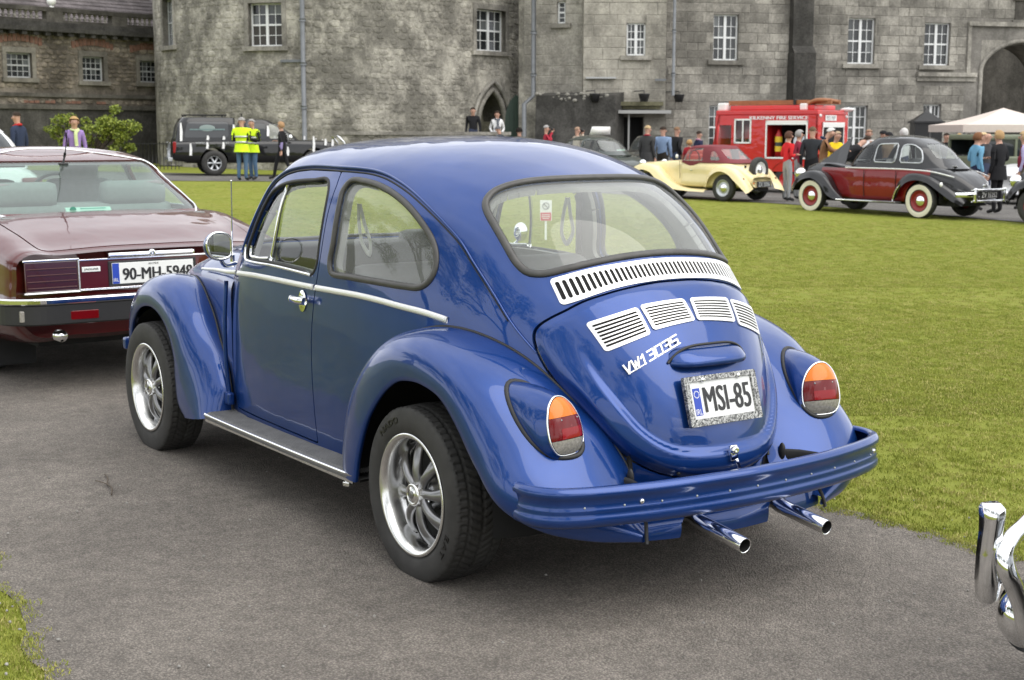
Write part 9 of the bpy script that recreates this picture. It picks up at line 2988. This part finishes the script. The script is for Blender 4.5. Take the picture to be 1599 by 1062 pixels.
person(*at(1008,39.8),'blonde woman in a long charcoal coat with a red scarf',h=1.74,look=40,top=(.055,.055,.055),legs=(.05,.05,.05),coat=((.055,.055,.055),.48),hair=(.42,.31,.17),hairstyle='short',fem=True,extra=scarf((.28,.03,.045)))
person(*at(1032,40.2),'balding man in a light blue shirt and dark trousers',look=25,top=(.20,.28,.42),legs=(.035,.03,.025),hair=HD,arms=('down','down'))
person(*at(1053,40.8),'man in a black jacket and jeans with his hands in his pockets',look=60,top=(.022,.022,.024),legs=(.06,.08,.13),hair=(.20,.12,.07),arms=('pocket','pocket'))
person(*at(1073,41.5),'child in a red coat between the man in black and the woman in navy',h=1.36,look=30,top=(.38,.03,.04),legs=NV,hair=(.45,.28,.12),hairstyle='bob',fem=True)
person(*at(1087,42.5),'woman in a navy jacket with a pink scarf near the roadster',h=1.62,look=70,top=NV,hair=HD,fem=True,hairstyle='short',extra=scarf((.42,.22,.32)))
person(*at(1115,41.8),'child in red whose face shows just above the roadster hood',h=1.32,look=170,top=(.32,.05,.06),hair=(.22,.13,.08))
person(*at(1148,40.9),'man in a white shirt glimpsed through the fire engine cab window',h=1.78,look=60,top=(.75,.75,.75),hair=HG,z=.15)
person(*at(1226,33.4),'brown-haired woman in a bright red coat and grey trousers',h=1.62,look=70,top=(.58,.025,.03),legs=GY,hair=(.10,.05,.035),hairstyle='bob',fem=True,arms=('bent','bent'))
person(*at(1242,34.2),'grey-haired woman in a maroon top behind the red coat',h=1.66,look=85,top=(.25,.03,.055),legs=GY,hair=HG,hairstyle='bob',fem=True)
person(*at(1263,33.4),'person in a dark jacket half hidden behind the brown coat',h=1.74,look=20,top=(.03,.033,.038),legs=BK,hair=(.12,.08,.05))
person(*at(1281,31.4),'white-haired man in a brown jacket looking down under the raised bonnet',h=1.76,look=100,top=(.23,.115,.062),legs=(.20,.16,.11),hair=HW,nod=1.5,lean=.15,arms=('pocket','reach'),extra=lambda J,hc,k: [('dark_collar',tube_vf(crom([(.03,.09,1.46),(-.06,0,1.50),(.03,-.09,1.46)],12),.03,6),cloth(NV))])
person(*at(1300,34.6),'person in a yellow jacket behind the white-haired man',h=1.66,look=150,top=(.72,.50,.02),legs=NV,hair=(.40,.30,.2),nod=1)
person(*at(1318,31.6),'person in black bending over the engine under the bonnet',h=1.74,look=70,top=BK,legs=BK,hair=HD,lean=.9,arms=('reach','reach'))
person(*at(1350,39.5),'man in a white shirt beyond the red and black saloon',h=1.74,look=175,top=(.74,.74,.74),hair=(.28,.18,.12))
person(*at(1371,40.5),'man in a dark cap beyond the roof of the red and black saloon',look=95,top=(.10,.08,.06),hair=HD,cap=BK)
person(*at(1381,39.6),'person in a black woolly hat and brown scarf beyond the saloon roof',h=1.68,look=170,top=(.16,.11,.07),hair=HD,cap=(.02,.02,.022))
person(*at(1405,39.0),'white-haired person in a white top seen from behind',h=1.78,look=5,top=(.62,.63,.64),hair=HW,hairstyle='bob')
for px_,D_,lk,tp,hr_,lab in ((1470,43.5,170,BK,HD,'man in black standing under the left edge of the gazebo'),(1489,44.5,120,(.38,.30,.26),HB,'fair-haired person in a beige top under the gazebo'),(1505,44,200,(.10,.10,.11),HD,'dark-haired person in grey under the middle of the gazebo'),(1566,43,150,(.04,.04,.045),HD,'dark-haired person in black under the right part of the gazebo'),(1583,44.2,180,(.24,.12,.08),(.12,.08,.05),'person in a rust top deep under the gazebo')):
 person(*at(px_,D_),lab,h=1.70,look=lk,top=tp,hair=hr_,hairstyle='short')
person(*at(1518,30.6),'brown-haired woman in a light blue jacket talking beside the saloon boot',h=1.66,look=75,top=(.16,.36,.52),legs=NV,hair=(.19,.09,.045),hairstyle='bob',fem=True,arms=('bent','down'))
person(*at(1533,33.0),'pink-faced bald man behind the two women at the saloon',h=1.70,look=140,top=(.045,.045,.05),hairstyle='bald',hair=HG)
person(*at(1527,34.6),'pale blonde woman at the back of the group by the saloon',h=1.68,look=160,top=(.30,.27,.24),hair=(.55,.42,.24),hairstyle='bob',fem=True)
person(*at(1553,29.4),'blonde woman in a black jacket and black trousers with her back turned',h=1.70,look=-35,top=BK,legs=BK,hair=(.40,.26,.13),hairstyle='bob',fem=True,coat=(BK,.72),arms=('down','bent'))
person(*at(1592,31.5),'woman in a lavender cardigan with a burgundy bag at the right edge',h=1.70,look=-60,top=(.38,.34,.52),legs=(.13,.115,.09),hair=(.42,.30,.16),hairstyle='bob',fem=True,extra=bag((.16,.02,.035),.24,1.08))
